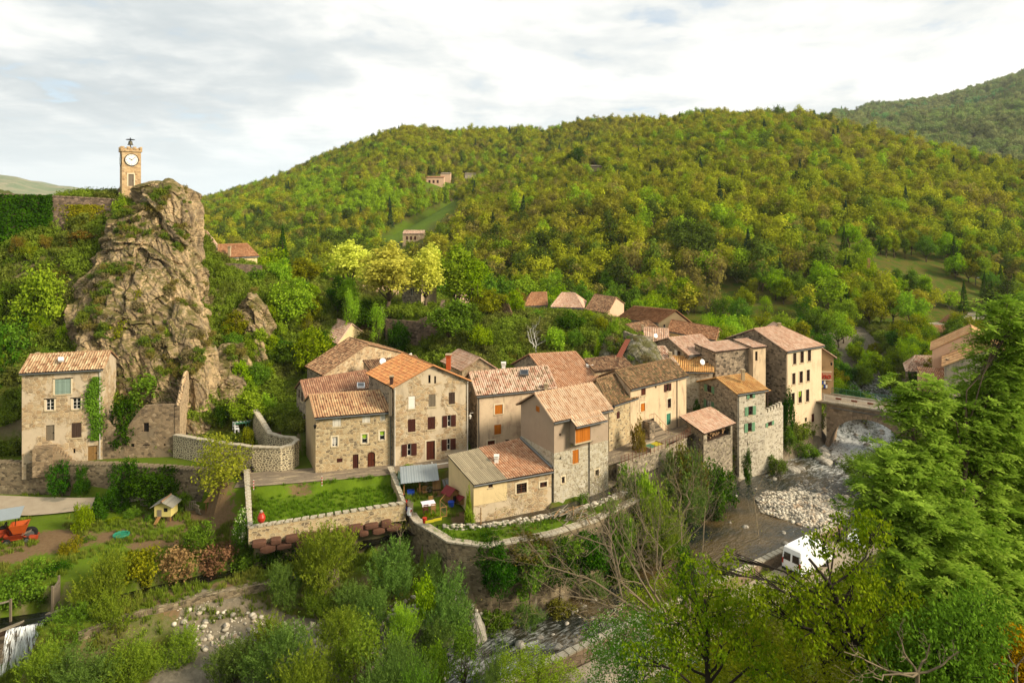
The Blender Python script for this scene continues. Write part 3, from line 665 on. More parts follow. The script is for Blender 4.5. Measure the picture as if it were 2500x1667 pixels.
def house(name,label,C,z0,ze,zr,ridge='x',wall='st_warm',roof='t_mix',ops=(),hipL=0.,hipR=0.,ov=.35,vg=.14,mats_=None,split=None,rf=.5,cat='house',group=None,zn=4,pitch=.27,row=.42,gut=True,amp=.085,roofs=None,cap=True):
 C=[V2(c)for c in C]
 if len(C)==3:C.append(C[2]);C[2]=C[1]+C[3]-C[0]
 cen=sum(C,Vector((0,0)))/4;root=thing(name,label,cat,(cen.x,cen.y,z0),group)
 nm={'F':(0,1),'R':(1,2),'B':(2,3),'L':(3,0)};sides={k:Side(C[i],C[j])for k,(i,j)in nm.items()}
 Q=C;sm='FRBL'
 if ridge=='y':Q=[C[1],C[2],C[3],C[0]];sm='RBLF'
 mid0=Q[0].lerp(Q[3],rf);mid1=Q[1].lerp(Q[2],rf);mono=rf>=.999
 def lc(k):return sides[k].L
 tops={sm[0]:[(0,ze),(lc(sm[0]),ze)],sm[2]:[(0,zr if mono else ze),(lc(sm[2]),zr if mono else ze)]}
 l1,l3=lc(sm[1]),lc(sm[3])
 tops[sm[1]]=[(0,ze),(l1,zr)]if mono else([(0,ze),(l1,ze)]if hipR else[(0,ze),(l1*rf,zr),(l1,ze)])
 tops[sm[3]]=[(0,zr),(l3,ze)]if mono else([(0,ze),(l3,ze)]if hipL else[(0,ze),(l3*(1-rf),zr),(l3,ze)])
 sd_ops={k:[]for k in nm};fit=[]
 for op in ops:
  k,kind,r=op[0],op[1],op[2];o=op[3]if len(op)>3 else{}
  rr=sides[k].rect(o.get('zn',zn),*r)if len(r)==4 and not o.get('abs')else r
  sd_ops[k].append((*rr,o.get('arch',0)));fit.append((k,kind,rr,o))
 wl=MB();mlist=[]
 for k in 'FRBL':
  w_=(mats_ or{}).get(k,wall);mi=len(mlist);mlist.append(M[w_ if isinstance(w_,str)else w_[0]]);
  if split:mlist.append(M[(mats_ or{}).get('split','st_white')])
  facade(wl,sides[k],tops[k],z0,sd_ops[k],mi,split)
 wo=obj('wall',wl,mlist,root)
 for k,kind,rr,o in fit:win(root,sides[k],kind,rr,o)
 q3=lambda p,z:Vector((p.x,p.y,z));rd=(mid1-mid0).normalized()
 R0,R1=q3(mid0,zr),q3(mid1,zr)
 if hipL:R0=R0.lerp(R1,hipL)
 if hipR:R1=R1.lerp(q3(mid0,zr),hipR)
 rb=MB();ex0=Vector((0,0,0))if hipL else-Vector((rd.x,rd.y,0))*vg;ex1=Vector((0,0,0))if hipR else Vector((rd.x,rd.y,0))*vg
 def out(E,R,o_=ov):s=(E-R);s.normalize();return E+s*o_
 lift=Vector((0,0,.1));seed=sum(map(ord,name+label))
 e0,e1=q3(Q[0],ze),q3(Q[1],ze)
 F0=out(e0,q3(Q[0].lerp(Q[3],rf),zr));F1=out(e1,q3(Q[1].lerp(Q[2],rf),zr))
 hl=hr=Vector((0,0,0))
 if hipL:F0=F0-Vector((rd.x,rd.y,0))*ov
 if hipR:F1=F1+Vector((rd.x,rd.y,0))*ov
 if roofs:
  f0=0;parts=[]
  for fr,rm in roofs:
   b2=MB();A=lambda f:(F0+ex0).lerp(F1+ex1,f)+lift;B=lambda f:(R0+ex0).lerp(R1+ex1,f)+lift
   cem=rm=='t_cement'
   roof_patch(b2,A(f0),A(fr),B(f0),B(fr),.2 if cem else pitch,3. if cem else row,.035 if cem else amp,seed);parts.append((b2,rm));f0=fr
  ro=None
  for b2,rm in parts:ro=obj('roof',b2,[M[rm],M['shut_dark']],root);WLOC[ro.name]=WLOC[root.name]
 else:
  roof_patch(rb,F0+ex0+lift,F1+ex1+lift,R0+ex0+lift,R1+ex1+lift,pitch,row,amp,seed)
  if not mono:
   b0,b1=q3(Q[3],ze),q3(Q[2],ze);B0=out(b0,q3(mid0,zr));B1=out(b1,q3(mid1,zr))
   if hipL:B0=B0-Vector((rd.x,rd.y,0))*ov
   if hipR:B1=B1+Vector((rd.x,rd.y,0))*ov
   roof_patch(rb,B1+ex1+lift,B0+ex0+lift,R1+ex1+lift,R0+ex0+lift,pitch,row,amp,seed+1)
   if hipL:roof_patch(rb,B0+lift,F0+lift,R0+lift,R0+lift,pitch,row,amp,seed+2)
   if hipR:roof_patch(rb,F1+lift,B1+lift,R1+lift,R1+lift,pitch,row,amp,seed+3)
  ro=obj('roof',rb,[M[roof],M['shut_dark']],root);WLOC[ro.name]=WLOC[root.name]
 rm=roof if not roofs else roofs[-1][1]
 if cap:
  cb=MB();a_,b_=R0+ex0+lift,R1+ex1+lift;n=max(2,int((b_-a_).length/.45))
  for k in range(n):
   p,q=a_.lerp(b_,k/n),a_.lerp(b_,(k+1)/n);cb.tube([p+Vector((0,0,.02)),q+Vector((0,0,.0))],[.15,.125],6)
  if not roofs:
   for p,q,on in((F0+ex0,R0+ex0,True),(F1+ex1,R1+ex1,True)):
    cb.tube([p+lift+Vector((0,0,.03)),q+lift+Vector((0,0,.03))],.09,6)
   if not mono:
    for p,q in((B0+ex0,R0+ex0),(B1+ex1,R1+ex1)):cb.tube([p+lift+Vector((0,0,.03)),q+lift+Vector((0,0,.03))],.09,6)
  obj('ridge_tiles',cb,M[rm],ro)
 if gut:
  g=MB();g.tube([F0+ex0*.9+Vector((0,0,-.02)),F1+ex1*.9+Vector((0,0,-.02))],.075,6);obj('gutter',g,M['zinc'],root)
 root_sides=sides;return root,sides
def part(root,name,mb,m):return obj(name,mb,M[m]if isinstance(m,str)else m,root)
def chimney(root,n,x0,y0,x1,y1,Y,m='chim_stone',pot=True,dz=.5):
 a,b=S(n,x0,y1),S(n,x1,y0);p=W(a[0],a[1],Y);q=W(b[0],b[1],Y);w=max(q.x-p.x,.25);cx=(p.x+q.x)/2
 mb=MB();h=q.z-p.z;k=.12*w
 mb.obox((cx-w/2+k,Y-w/2,p.z-dz),(w-2*k,0,0),(0,w,0),(0,0,h+dz-.22))
 mb.obox((cx-w/2,Y-w/2-k,q.z-.22),(w,0,0),(0,w+2*k,0),(0,0,.1))
 o=part(root,'chimney',mb,m);WLOC[o.name]=WLOC[root.name]
 c=MB()
 for sx in(-1,1):
  for sy in(-1,1):c.obox((cx+sx*(w/2-.07-k)-.05,Y+sy*(w/2-.07)-.05,q.z-.12),(.1,0,0),(0,.1,0),(0,0,.1))
 c.obox((cx-w/2-.01,Y-w/2-k-.01,q.z-.02),(w+.02,0,0),(0,w+2*k+.02,0),(0,0,.06));obj('chimney_cap',c,M['chim_stone' if m!='chim_white' else m],o)
def pipe(root,sd,u,za,zb,m='zinc',r=.05,off=.09):
 mb=MB();mb.tube([sd.P(u,za,-off),sd.P(u,zb-.25,-off),sd.P(u,zb,-off-.18)],r,6);part(root,'downpipe',mb,m)
def skylight(root,n,x0,y0,x1,y1,Y0,Y1,m='white',gl='pane'):
 a,b=S(n,x0,y1),S(n,x1,y1);c,d=S(n,x1,y0),S(n,x0,y0)
 p=[W(*a,Y0),W(*b,Y0),W(*c,Y1),W(*d,Y1)];nz=(p[1]-p[0]).cross(p[3]-p[0]).normalized()
 mb=MB();lo=[q-nz*.12 for q in p];up=[q+nz*.07 for q in p];mb.face(up)
 for i in range(4):j=(i+1)%4;mb.face([lo[i],lo[j],up[j],up[i]])
 o=part(root,'skylight',mb,m);WLOC[o.name]=WLOC[root.name]
 cc=sum(up,Vector())/4;g=MB();g.face([cc.lerp(q,.78)+nz*.012 for q in up]);obj('pane',g,M[gl],o)
def eaves(n,c0,c1,c3,Y0,c3v=None):
 """three corners sharing one eave height, read from the eave line; c3v = depth vector instead of c3"""
 a=S(n,*c0);ze=-(a[1]-HY)/F*Y0;pts=[W(*a,Y0)]
 for c in(c1,c3):
  if c is None:continue
  b=S(n,*c);pts.append(WZ(b[0],b[1],ze))
 P=[Vector((p.x,p.y))for p in pts]
 if c3v is not None:P.append(P[0]+Vector(c3v))
 return[P[0],P[1],P[1]+P[2]-P[0],P[2]],ze
sB=dict(sh='shut_brown')
CA=[W(53.3,909,75.5),W(250.3,902,77.6)]
C=[Vector((p.x,p.y))for p in CA];d=(C[1]-C[0]).normalized();bk=Vector((-d.y,d.x))*5.2
rA,sA=house('stone_house','three-storey ochre stone house standing alone on a terrace under the crag, pale blue loft shutter',[C[0],C[1],C[1]+bk,C[0]+bk],-30,-18.05,-16.7,'x','st_left','t_mix',zn=2,ops=[('F','c',(420,517,543,634),dict(col='shut_aqua',one=1,lint=1,sr=1)),('F','w',(352,672,415,757),dict(fr='fr_white',sr=1,bars=3,lint=1)),('F','w',(556,665,618,748),dict(fr='fr_white',sr=1,bars=3,lint=1)),('F','d',(350,870,417,990),dict(col='shut_grey')),('F','c',(547,852,624,966),dict(col='shut_dark')),('F','d',(672,1027,747,1143),dict(col='door_wood')),('F','h',(560,1050,577,1085),dict(sill=False))])
pipe(rA,sA['F'],sA['F'].L-.25,-28.4,-18.1,'pipe_white');skylight(rA,2,445,353,488,378,76.9,77.6,'white','headlamp');chimney(rA,2,275,318,298,345,79.5,'chim_brick')
mb=MB();sd=sA['F']
u0=sd.uv(*S(2,350,930))[0];uS=sd.uv(*S(2,590,1100))[0]
mb.obox(sd.P(u0-.9,-29.5,-1.15),sd.P(u0+1.1,-29.5,-1.15)-sd.P(u0-.9,-29.5,-1.15),sd.P(0,0,-.01)-sd.P(0,0,-1.15),(0,0,3.0+.15))
for k in range(8):
 a_=u0+1.1+(uS-u0-1.1)*k/8;b_=u0+1.1+(uS-u0-1.1)*(k+1)/8
 mb.obox(sd.P(a_,-29.5,-1.0),sd.P(b_,0,0)-sd.P(a_,0,0),sd.P(0,0,-.01)-sd.P(0,0,-1.0),(0,0,2.9-k*.27))
part(rA,'stairs',mb,'st_ruin')
Cr=C[1]+d*.04;pr=W(*S(2,1376,1100),78.6);R1=Vector((pr.x,pr.y));bk2=Vector((-d.y,d.x))
def ruin():
 sd=Side(Cr,R1);L=sd.L;root=thing('ruined_barn','roofless ruined stone barn with sloping broken wall beside the lone ochre house','ruin',(*((Cr+R1)/2),-31))
 z=lambda x,y:sd.uv(*S(2,x,y));top=sorted([(0,z(780,800)[1]),(z(850,900)[0],z(850,880)[1]),(z(930,955)[0],z(930,930)[1]),(z(1000,850)[0],z(1000,850)[1]),(z(1050,780)[0],z(1050,780)[1]),(z(1105,722)[0],z(1105,722)[1]),(z(1240,716)[0],z(1240,716)[1]),(L,z(1372,715)[1])])
 mb=MB();ops=[(*sd.rect(2,*r),0)for r in((1098,852,1140,922),(838,1022,855,1040),(1000,1012,1028,1038),(1090,1018,1147,1028),(1253,1012,1266,1030))]
 facade(mb,sd,top,-32,ops,0,None,.45)
 s2=Side(R1,R1+bk2*5.4);z2=lambda x,y:s2.uv(*S(2,x,y))[1]
 t2=[(0,top[-1][1]),(1.2,z2(1395,660)),(3.0,z2(1425,540)),(4.8,z2(1462,440)),(5.4,z2(1470,430))]
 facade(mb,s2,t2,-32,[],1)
 s3=Side(R1+bk2*5.4-d*.5,R1-d*.5);facade(mb,s3,[(5.4-u,zz)for u,zz in t2[::-1]],-32,[],0)
 s4=Side(R1-bk2*(-.5),Cr+bk2*.5);facade(mb,s4,[(s4.L-u,zz)for u,zz in top[::-1]]if False else sorted([(L-u,zz)for u,zz in top]),-32,[],0)
 for i in range(len(t2)-1):a,b=t2[i],t2[i+1];mb.face([s2.P(*a),s2.P(*b),s2.P(b[0],b[1],.5),s2.P(a[0],a[1],.5)],None,0)
 for i in range(len(top)-1):a,b=top[i],top[i+1];mb.face([sd.P(*a),sd.P(*b),sd.P(b[0],b[1],.5),sd.P(a[0],a[1],.5)],None,0)
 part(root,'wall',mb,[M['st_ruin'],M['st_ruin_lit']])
 for o in ops:win(root,sd,'h',o[:4],{'sill':False})
 rng=random.Random(4);tb=MB()
 for k in range(26):
  t=k/26*5.2;zz=np.interp(t,[a[0]for a in t2],[a[1]for a in t2]);p=s2.P(t,zz+.06,.25)
  tb.box(p,(.2,.45,.1),rng.random()*3,0)
 part(root,'broken_tiles',tb,'t_mix');return root
ruin()
rH2,sH2=house('village_house','low stone house with mixed ochre tiles, green window curtains and arched door',[(-21.3,73.3),(-13.25,75.6),(-16.1,81.5),(-24.2,79.3)],-29.5,-22.33,-20.9,'x','st_h2','t_h2',mats_={'L':'pl_h2'},zn=4,ops=[('F','c',(641,957,720,1050),dict(col='shut_white',one=1)),('F','c',(912,930,985,1015),dict(col='shut_white',one=1)),('F','c',(1075,915,1122,998),dict(col='shut_white',one=1)),('F','w',(637,1143,688,1230),dict(fr='fr_white',cur='net',sr=1)),('F','w',(908,1118,960,1202),dict(fr='fr_white',cur='curtain',sr=1,mull=0)),('F','w',(1070,1090,1118,1172),dict(fr='fr_white',cur='curtain',sr=1,mull=0)),('F','c',(680,1338,733,1375),dict(one=1,sill=False)),('F','d',(826,1302,878,1440),dict(col='shut_brown')),('F','d',(960,1280,1030,1428),dict(arch=.3,col='door_brown'))])
pipe(rH2,sH2['F'],sH2['F'].L-.35,-28.5,-22.3)
rH1,sH1=house('village_house','narrow stone house with dull red roof and a white skylight tucked behind the low house',[(-24.2,79.55),(-17.6,84.9),(-20.4,89.8),(-26.9,84.4)],-29.5,-22.13,-20.7,'x','st_grey','t_red',zn=4,ops=[('L','w',(330,710,343,790),dict(sill=False)),('L','w',(355,735,372,820)),('L','w',(345,905,362,985)),('L','w',(378,930,392,1020))])
skylight(rH1,4,865,652,935,692,82.0,83.4)
rH3,sH3=house('village_house','tall stone house with bright orange gable roof and dark brown shutters',[(-13.15,75.1),(-5.05,77.8),(-9.1,83.9),(-17.2,81.2)],-29.3,-19.56,-17.5,'y','st_h3','t_orange',zn=4,ov=.3,vg=.3,mats_={'L':'st_grey'},ops=[('F','h',(1515,580,1535,655)),('F','h',(1568,590,1585,658)),('F','c',(1333,772,1395,888),dict(col='fr_white',one=1)),('F','c',(1517,755,1580,868),dict(col='shut_grey')),('F','c',(1700,737,1757,845),dict(col='shut_dark')),('F','c',(1328,982,1397,1098)),('F','c',(1508,960,1577,1075)),('F','w',(1688,945,1720,1050),dict(fr='fr_white',sh='shut_brown',shw=.55)),('F','w',(1322,1205,1358,1315),dict(fr='fr_white',sh='shut_brown',shw=.6)),('F','d',(1497,1180,1575,1352),dict(col='door_brown',sr=1)),('F','w',(1685,1160,1715,1262),dict(fr='fr_white',sh='shut_brown',shw=.6))])
pipe(rH3,sH3['F'],.12,-28.5,-19.6,'pipe_white');pipe(rH3,sH3['F'],sH3['F'].L-.1,-28,-19.6,'pipe_white')
chimney(rH3,4,1672,392,1725,490,81.5,'chim_brick');chimney(rH3,4,1162,590,1198,680,75.6,'chim_dark')
mb=MB();mb.box((-13.5,75.0,-21.2),(.32,.32,3.0));part(rH3,'flue',mb,'shut_grey')
mb=MB();mb.tube([W(*S(4,978,568),81.5)+Vector((0,0,.14)),W(*S(4,1365,395),82.6)+Vector((0,0,.1))],.16,6);part(rH3,'mortar_verge',mb,'chim_white')
C,ze=eaves(4,(562,578),(1305,390),(410,500),88)
rH27,s_=house('old_house','long old house with mossy brown tiles and a rubble gable behind the orange roof',C,-27,ze,-18.7,'y','st_grey','t_old',zn=4,mats_={'F':'st_warm'},ops=[('L','h',(440,620,460,660),dict(sill=False))])
chimney(rH27,4,845,312,862,392,95,'rust',dz=.3)
C,ze=eaves(4,(690,292),(930,205),(568,240),102)
rH26,s_=house('old_house','small house with faded pink roof, highest on the slope behind the long mossy roof',C,-24,ze,-17.8,'y','pl_yel','t_pink',zn=4,hipR=0)
C=[(-17.5,86.5),(-11,89.5),(-13.5,94),(-20,91)]
house('lean_to','low rusty-tiled annexe wedged between the orange roof and the rubble gable',C,-27,-21.3,-20.2,'x','st_warm','t_old',rf=1.0,cat='annexe',gut=False,cap=False)
C4=[(-4.08,79.0),(5.3,82.4),(3.4,88.6),(-6.1,85.2)]
rH4,sH4=house('village_house','house with flaking pale plaster front, pink and white tiles and orange shutters',C4,-29,-21.5,-19.7,'x','pl_pale','t_pinkw',zn=5,mats_={'L':'st_dark'},ops=[('F','c',(505,640,570,717),dict(col='shut_orange',sr=1)),('F','c',(500,805,558,887),dict(col='shut_orange')),('F','c',(445,938,505,1010),dict(col='door_brown',sr=1)),('F','w',(592,930,625,985),{})])
skylight(rH4,5,715,352,785,392,82.6,83.7,'zinc','pane');chimney(rH4,5,335,368,367,432,82.8,'chim_stone');chimney(rH4,5,558,290,597,342,84.6,'chim_white');chimney(rH4,5,912,465,948,528,81.6)
pipe(rH4,sH4['F'],.2,-28,-21.5);
C,ze=eaves(5,(232,352),(515,345),None,92,(-3.2,5.5))
house('cottage','small cottage with pale pink tiles behind the orange chimney',C,-27,ze,ze+1.55,'y','st_warm','t_pink',zn=5)
C,ze=eaves(5,(1010,497),(1400,470),(608,332),86)
rH5,s_=house('village_house','house with large bright red-orange roof and stout white chimney at its right edge',C,-28.5,ze,-19.5,'x','st_warm','t_h5',zn=5,mats_={'L':'st_grey'})
chimney(rH5,5,1265,305,1320,400,90.5,'chim_white')
C6=[(4.36,70.0),(10.55,74.1),(7.2,79.7),(1.0,75.6)]
rH6,sH6=house('village_house','tall grey-beige rendered house with projecting bay, salmon roof and orange shutters',C6,-31.5,-21.55,-19.7,'x','pl_beige','t_h6',zn=5,split=-25.1,ov=.55,vg=.35,ops=[('R' if 0 else 'L','c',(845,652,877,700),dict(col='shut_orange',sill=False)),('F','h',(1040,878,1055,900)),('F','h',(1043,1075,1057,1098)),('F','c',(1152,1015,1203,1128),dict(col='shut_orange')),('F','w',(1060,1238,1085,1292),dict(sr=1,mull=0)),('F','w',(1340,1180,1370,1232),dict(sr=1,mull=0))])
sd=sH6['F'];u0=sd.uv(*S(5,1125,900))[0];u1=sd.uv(*S(5,1345,900))[0];zb=-24.3;pj=.95
bay=MB();A=sd.P(u0,0,-pj);B=sd.P(u1,0,-pj);bs=Side(A,B);op=bs.rect(5,1172,815,1300,950)
facade(bay,bs,[(0,-21.75),(bs.L,-21.75)],zb,[(*op,0)],0)
for a,b in((sd.P(u0,0,0),A),(B,sd.P(u1,0,0))):
 s5=Side(a,b);facade(bay,s5,[(0,-21.5 if a!=B else-21.75),(s5.L,-21.75 if a!=B else-21.5)],zb,[],0)
bay.face([sd.P(u0,zb,0),sd.P(u1,zb,0),sd.P(u1,zb,-pj),sd.P(u0,zb,-pj)])
bo=part(rH6,'bay',bay,'pl_beige');win(rH6,bs,'c',op,dict(col='shut_orange'))
slope=(-19.7+21.55)/3.26;rb=MB()
e=lambda u,dd,zz=0:sd.P(u,-21.55-slope*(dd)+.14+zz,-dd)
roof_patch(rb,e(u0-.3,pj+.6),e(u1+.3,pj+.6),e(u0-.3,.2),e(u1+.3,.2));part(rH6,'bay_roof',rb,[M['t_h6'],M['shut_dark']])
mb=MB();s=e(u0-.3,pj+.62,-.08);mb.tube([s,e(u1+.3,pj+.62,-.08)],.07,6);part(rH6,'gutter',mb,'zinc');pipe(rH6,sd,sd.uv(*S(5,1287,1100))[0],-30.3,-24.4,'pipe_dark')
C7=[(-3.8,66.7),(4.1,70.1),(0.95,75.55),(-6.6,70.4)]
rH7,sH7=house('workshop','long low workshop, half grey corrugated and half orange tiled roof, against the rendered house',C7,-31.8,-26.95,-25.5,'x','st_h3','t_h2',rf=1.0,zn=5,mats_={'L':'pl_yel'},roofs=[(.4,'t_cement'),(1.0,'t_h5')],cap=False,ov=.3,cat='workshop',ops=[('F','w',(685,1292,770,1375),dict(fr='fr_brown',bars=4,sr=1)),('F','w',(880,1282,938,1325),dict(fr='fr_brown',bars=3,sr=1)),('F','w',(450,1290,487,1328),dict(mull=1))])
sd=sH7['F'];mb=MB();us=sd.uv(*S(5,605,1300))[0];mb.obox(sd.P(.02,-29.5,-.03),sd.P(us,0,0)-sd.P(.02,0,0),sd.P(0,0,-.004)-sd.P(0,0,-.03),(0,0,.0))if 0 else None
fb=MB();r_=sd.rect(5,450,1290,487,1328);s5=Side(sd.P(.0,0,-.035),sd.P(us,0,-.035));facade(fb,s5,[(0,-27.1),(s5.L,-27.1)],-29.1,[(r_[0],r_[1],r_[2],r_[3],0)],0,None,.03);part(rH7,'plaster_front',fb,'pl_yel')
chimney(rH7,5,497,1062,541,1130,70.4,'chim_white');mb=MB();mb.tube([Vector((0.95,75.45,-25.28)),Vector((4.15,70.1,-26.6))],.14,6);part(rH7,'flashing',mb,'zinc')
C8a=[(11.4,79.4),(15.35,83.2),(13.0,89.6),(9.4,86.0)]
rH8a,sa=house('village_house','lower stone house with arched cellar mouth and mossy brown roof beside the lane',C8a,-29.5,-22.85,-20.7,'x','st_h2','t_moss',zn=6,ops=[('F','c',(223,970,250,1028),dict(col='shut_brown')),('F','c',(348,915,363,960),dict(col='shut_brown')),('F','h',(345,1085,437,1197),dict(arch=.75)),('F','h',(228,1200,238,1225))])
C8b=[(14.4,82.2),(22.9,88.8),(19.9,94.8),(11.6,88.2)]
rH8b,sb=house('village_house','cream plastered house with dark damp stains, teal ground door and mossy roof by the lane',C8b,-29.5,-21.6,-20.2,'x','pl_h8','t_moss',zn=6,ops=[('F','c',(427,768,465,835),dict(col='door_brown',dp=.1)),('F','w',(637,738,655,800),dict(sh='shut_brown',shw=.45)),('F','c',(423,900,460,968),dict(col='shut_orange',sr=1,one=1)),('F','w',(645,862,676,940),dict(sr=1)),('F','w',(482,1030,535,1085),dict(fr='shut_teal')),('F','c',(637,985,672,1078),dict(col='shut_teal',sr=1,one=1,sill=False)),('F','h',(542,757,556,775),dict(sill=False))])
pipe(rH8b,sb['F'],sb['F'].uv(*S(6,722,900))[0],-28,-21.6,'pipe_dark')
C=[(18.6,85.6),(23.2,89.2),(20.0,95.2),(15.5,91.6)]
mb=MB();sd=sb['F'];ua=sd.uv(*S(6,440,1100))[0];ub=sd.uv(*S(6,600,1150))[0]
mb.obox(sd.P(ua,-29,-1.1),sd.P(ua+1.0,0,0)-sd.P(ua,0,0),sd.P(0,0,-.01)-sd.P(0,0,-1.1),(0,0,3.1))
for k in range(10):
 a_=ua+1+(ub-ua-1)*k/10;b_=ua+1+(ub-ua-1)*(k+1)/10;mb.obox(sd.P(a_,-29,-1.1),sd.P(b_,0,0)-sd.P(a_,0,0),sd.P(0,0,-.01)-sd.P(0,0,-1.1),(0,0,3.0-k*.24))
part(rH8b,'stairs',mb,'st_dark')
mb=MB();path=[sd.P(ua+.1,-25.9+.95,-1.05),sd.P(ua+1,-25.9+.95,-1.05),sd.P(ub,-28.3+1,-1.05)];mb.tube(path,.025,5)
for k in range(8):
 t=k/7;q=path[0].lerp(path[1],t*3)if t<.33 else path[1].lerp(path[2],(t-.33)/.67);mb.tube([q,q-Vector((0,0,.95))],.015,4)
part(rH8b,'handrail',mb,'rust')
C,ze=eaves(6,(1228,820),(1458,786),(915,722),89)
rH9,s9=house('tower_house','narrow grey stone house with amber roof and pale green shutters above the river',C,-37,ze,ze+1.25,'y' if 0 else 'x','st_pale','t_amber',zn=6,mats_={'L':'st_grey'},ov=.35,vg=.3,ops=[('L','w',(977,752,1014,810),dict(sh='shut_green',shw=.5,fr='fr_brown')),('L','w',(972,877,1011,946),dict(sh='shut_green',shw=.5,cur='net')),('F','w',(1327,812,1351,860),dict(sh='shut_green',shw=.45)),('F','w',(1317,926,1353,1000),dict(sh='shut_green',shw=.55)),('F','w',(1313,1063,1345,1137),dict(sh='shut_green',shw=.55)),('F','h',(1308,1225,1318,1250))])
chimney(rH9,6,1258,620,1290,680,91.5);pipe(rH9,s9['F'],.15,-35,ze,'pipe_dark')
C9=C
p0=C9[1];q=W(*S(6,1608,950),94.0);p1=Vector((q.x,q.y));s10=Side(p0,p1);root=thing('terrace_wall','crenellated stone terrace wall with one green-shuttered opening between two riverside houses','wall',(*((p0+p1)/2),-36.5))
z_l=s10.uv(*S(6,1460,990))[1];mb=MB();r=s10.rect(6,1480,1055,1512,1090);facade(mb,s10,[(0,z_l),(s10.L,z_l+.35)],-37,[(*r,0)])
bkw=Side(p1-s10.n*.5,p0-s10.n*.5);facade(mb,bkw,[(0,z_l+.35),(bkw.L,z_l)],-37,[])
mb.face([s10.P(0,z_l,0),s10.P(s10.L,z_l+.35,0),s10.P(s10.L,z_l+.35,.5),s10.P(0,z_l,.5)])
e5=Side(p1,p1-s10.n*.5);facade(mb,e5,[(0,z_l+.35),(.5,z_l+.35)],-37,[])
for k in range(6):
 u=(k+.15)*s10.L/6;mb.obox(s10.P(u,z_l+.06*k-.1,.05),s10.d.to_3d()*.55*s10.L/6,-s10.n.to_3d()*.4,(0,0,.6))
part(root,'wall',mb,'st_pale');win(root,s10,'w',r,dict(sh='shut_green',shw=.55))
mb=MB();s11=s10;mb.obox(s11.P(.2,z_l+.2,2.2),s11.d.to_3d()*2.2,-s11.n.to_3d()*1.2,(0,0,.1))
root2=thing('veranda','dark wooden veranda with small amber roof beside the green-shuttered house','veranda',(*(p0+s10.d*1.2-s10.n*2),z_l))
for u in(.1,2.2):
 for dd in(.9,3.0):mb=MB();mb.obox(s10.P(u,z_l-1,dd),s10.d.to_3d()*.14,-s10.n.to_3d()*.14,(0,0,3.6));part(root2,'post',mb,'shut_dark')
mb=MB();roof_patch(mb,s10.P(-.1,z_l+2.6,.5),s10.P(2.6,z_l+2.6,.5),s10.P(-.1,z_l+3.3,3.4),s10.P(2.6,z_l+3.3,3.4));part(root2,'roof',mb,[M['t_amber'],M['shut_dark']])
mb=MB();mb.obox(s10.P(.0,z_l-1,3.1),s10.d.to_3d()*2.6,-s10.n.to_3d()*.1,(0,0,4.0));part(root2,'screen',mb,'shut_dark')
C,ze=eaves(6,(893,618),(1130,668),None,97,(2.0,5.5))
rH9b,s_=house('village_house','low stone house with amber tiled roof and dark flue behind the green-shuttered house',[(20.6,96.3),(28.3,95.4),(30.2,101.6),(22.5,102.5)],-29,ze,ze+1.3,'x','st_pale','t_amber',zn=6)
chimney(rH9b,6,952,545,980,605,97.5,'chim_dark')
C10=[(23.7,83.6),(28.5,87.4),(26.9,90.4),(22.4,86.6)]
root=thing('wood_shed','small open-fronted woodshed with pink tiles perched above the river','shed',(25.2,86.8,-36));sides=[Side(C10[i],C10[(i+1)%4])for i in range(4)]
z10=-27.4;mb=MB();L=sides[0].L
facade(mb,sides[0],[(0,z10),(L,z10)],-37,[(.7,L-.4,z10-1.45,z10-.05,0)],0,None,.3)
facade(mb,sides[3],[(0,z10+1.1),(sides[3].L,z10)],-37,[])
facade(mb,sides[1],[(0,z10),(sides[1].L,z10+1.1)],-37,[]);facade(mb,sides[2],[(0,z10+1.1),(sides[2].L,z10+1.1)],-37,[])
part(root,'wall',mb,'st_grey');mb=MB();mb.prism([(c[0]*.97+25.4*.03,c[1]*.97+87*.03)for c in C10],z10-1.6,z10-1.46);part(root,'floor',mb,'shut_dark')
mb=MB();sd=sides[0];sl=1.1/sides[3].L;ez=lambda u,dd:sd.P(u,z10+.12+sl*dd,dd)
roof_patch(mb,ez(-.35,-.4),ez(L+.3,-.4),ez(-.35,sides[3].L+.2),ez(L+.3,sides[3].L+.2));part(root,'roof',mb,[M['t_pink'],M['shut_dark']])
rng=random.Random(2);mb=MB()
for k in range(26):
 u=.8+rng.random()*(L-1.6);z=z10-1.45+.11+rng.random()*.75;mb.tube([sd.P(u,z,.6),sd.P(u+.1,z+.03,1.5)],.1+rng.random()*.06,7)
tag(obj('firewood',mb,M['log']),'stacked firewood logs inside the open woodshed','firewood')
C,ze=eaves(6,(1632,468),(1928,420),(1132,368),98)
rr=lambda*a:('F','w',a,dict(sr=1,fr='fr_brown',bars=3))
rH11,s_11=house('tall_house','big four-storey house with cream rendered front, dark rubble gable and pink roof at the bridge',C,-36.5,ze,-18.0,'x','pl_cas','t_pink',zn=6,mats_={'L':'st_dark'},hipR=.3,ops=[rr(1690,483,1718,578),rr(1750,470,1780,565),rr(1812,458,1840,552),rr(1683,650,1710,745),rr(1743,635,1772,732),rr(1803,622,1830,718),rr(1677,815,1704,910),('F','w',(1735,800,1764,898),dict(sr=1,cur='curtain',bars=3)),rr(1797,785,1825,888),('F','h',(1788,1020,1807,1055)),('F','c',(1845,988,1868,1057),dict(col='door_brown',one=1)),('F','h',(1680,1060,1690,1090))])
pipe(rH11,s_11['F'],.1,-33,ze,'pipe_dark');chimney(rH11,6,1562,235,1588,280,105,'chim_stone')
q0=W(*S(6,1045,480),96.0);q1=W(*S(6,1320,455),98.6)
a=Vector((q0.x,q0.y));b=Vector((q1.x,q1.y));dd=Vector((-.5,.87))*4
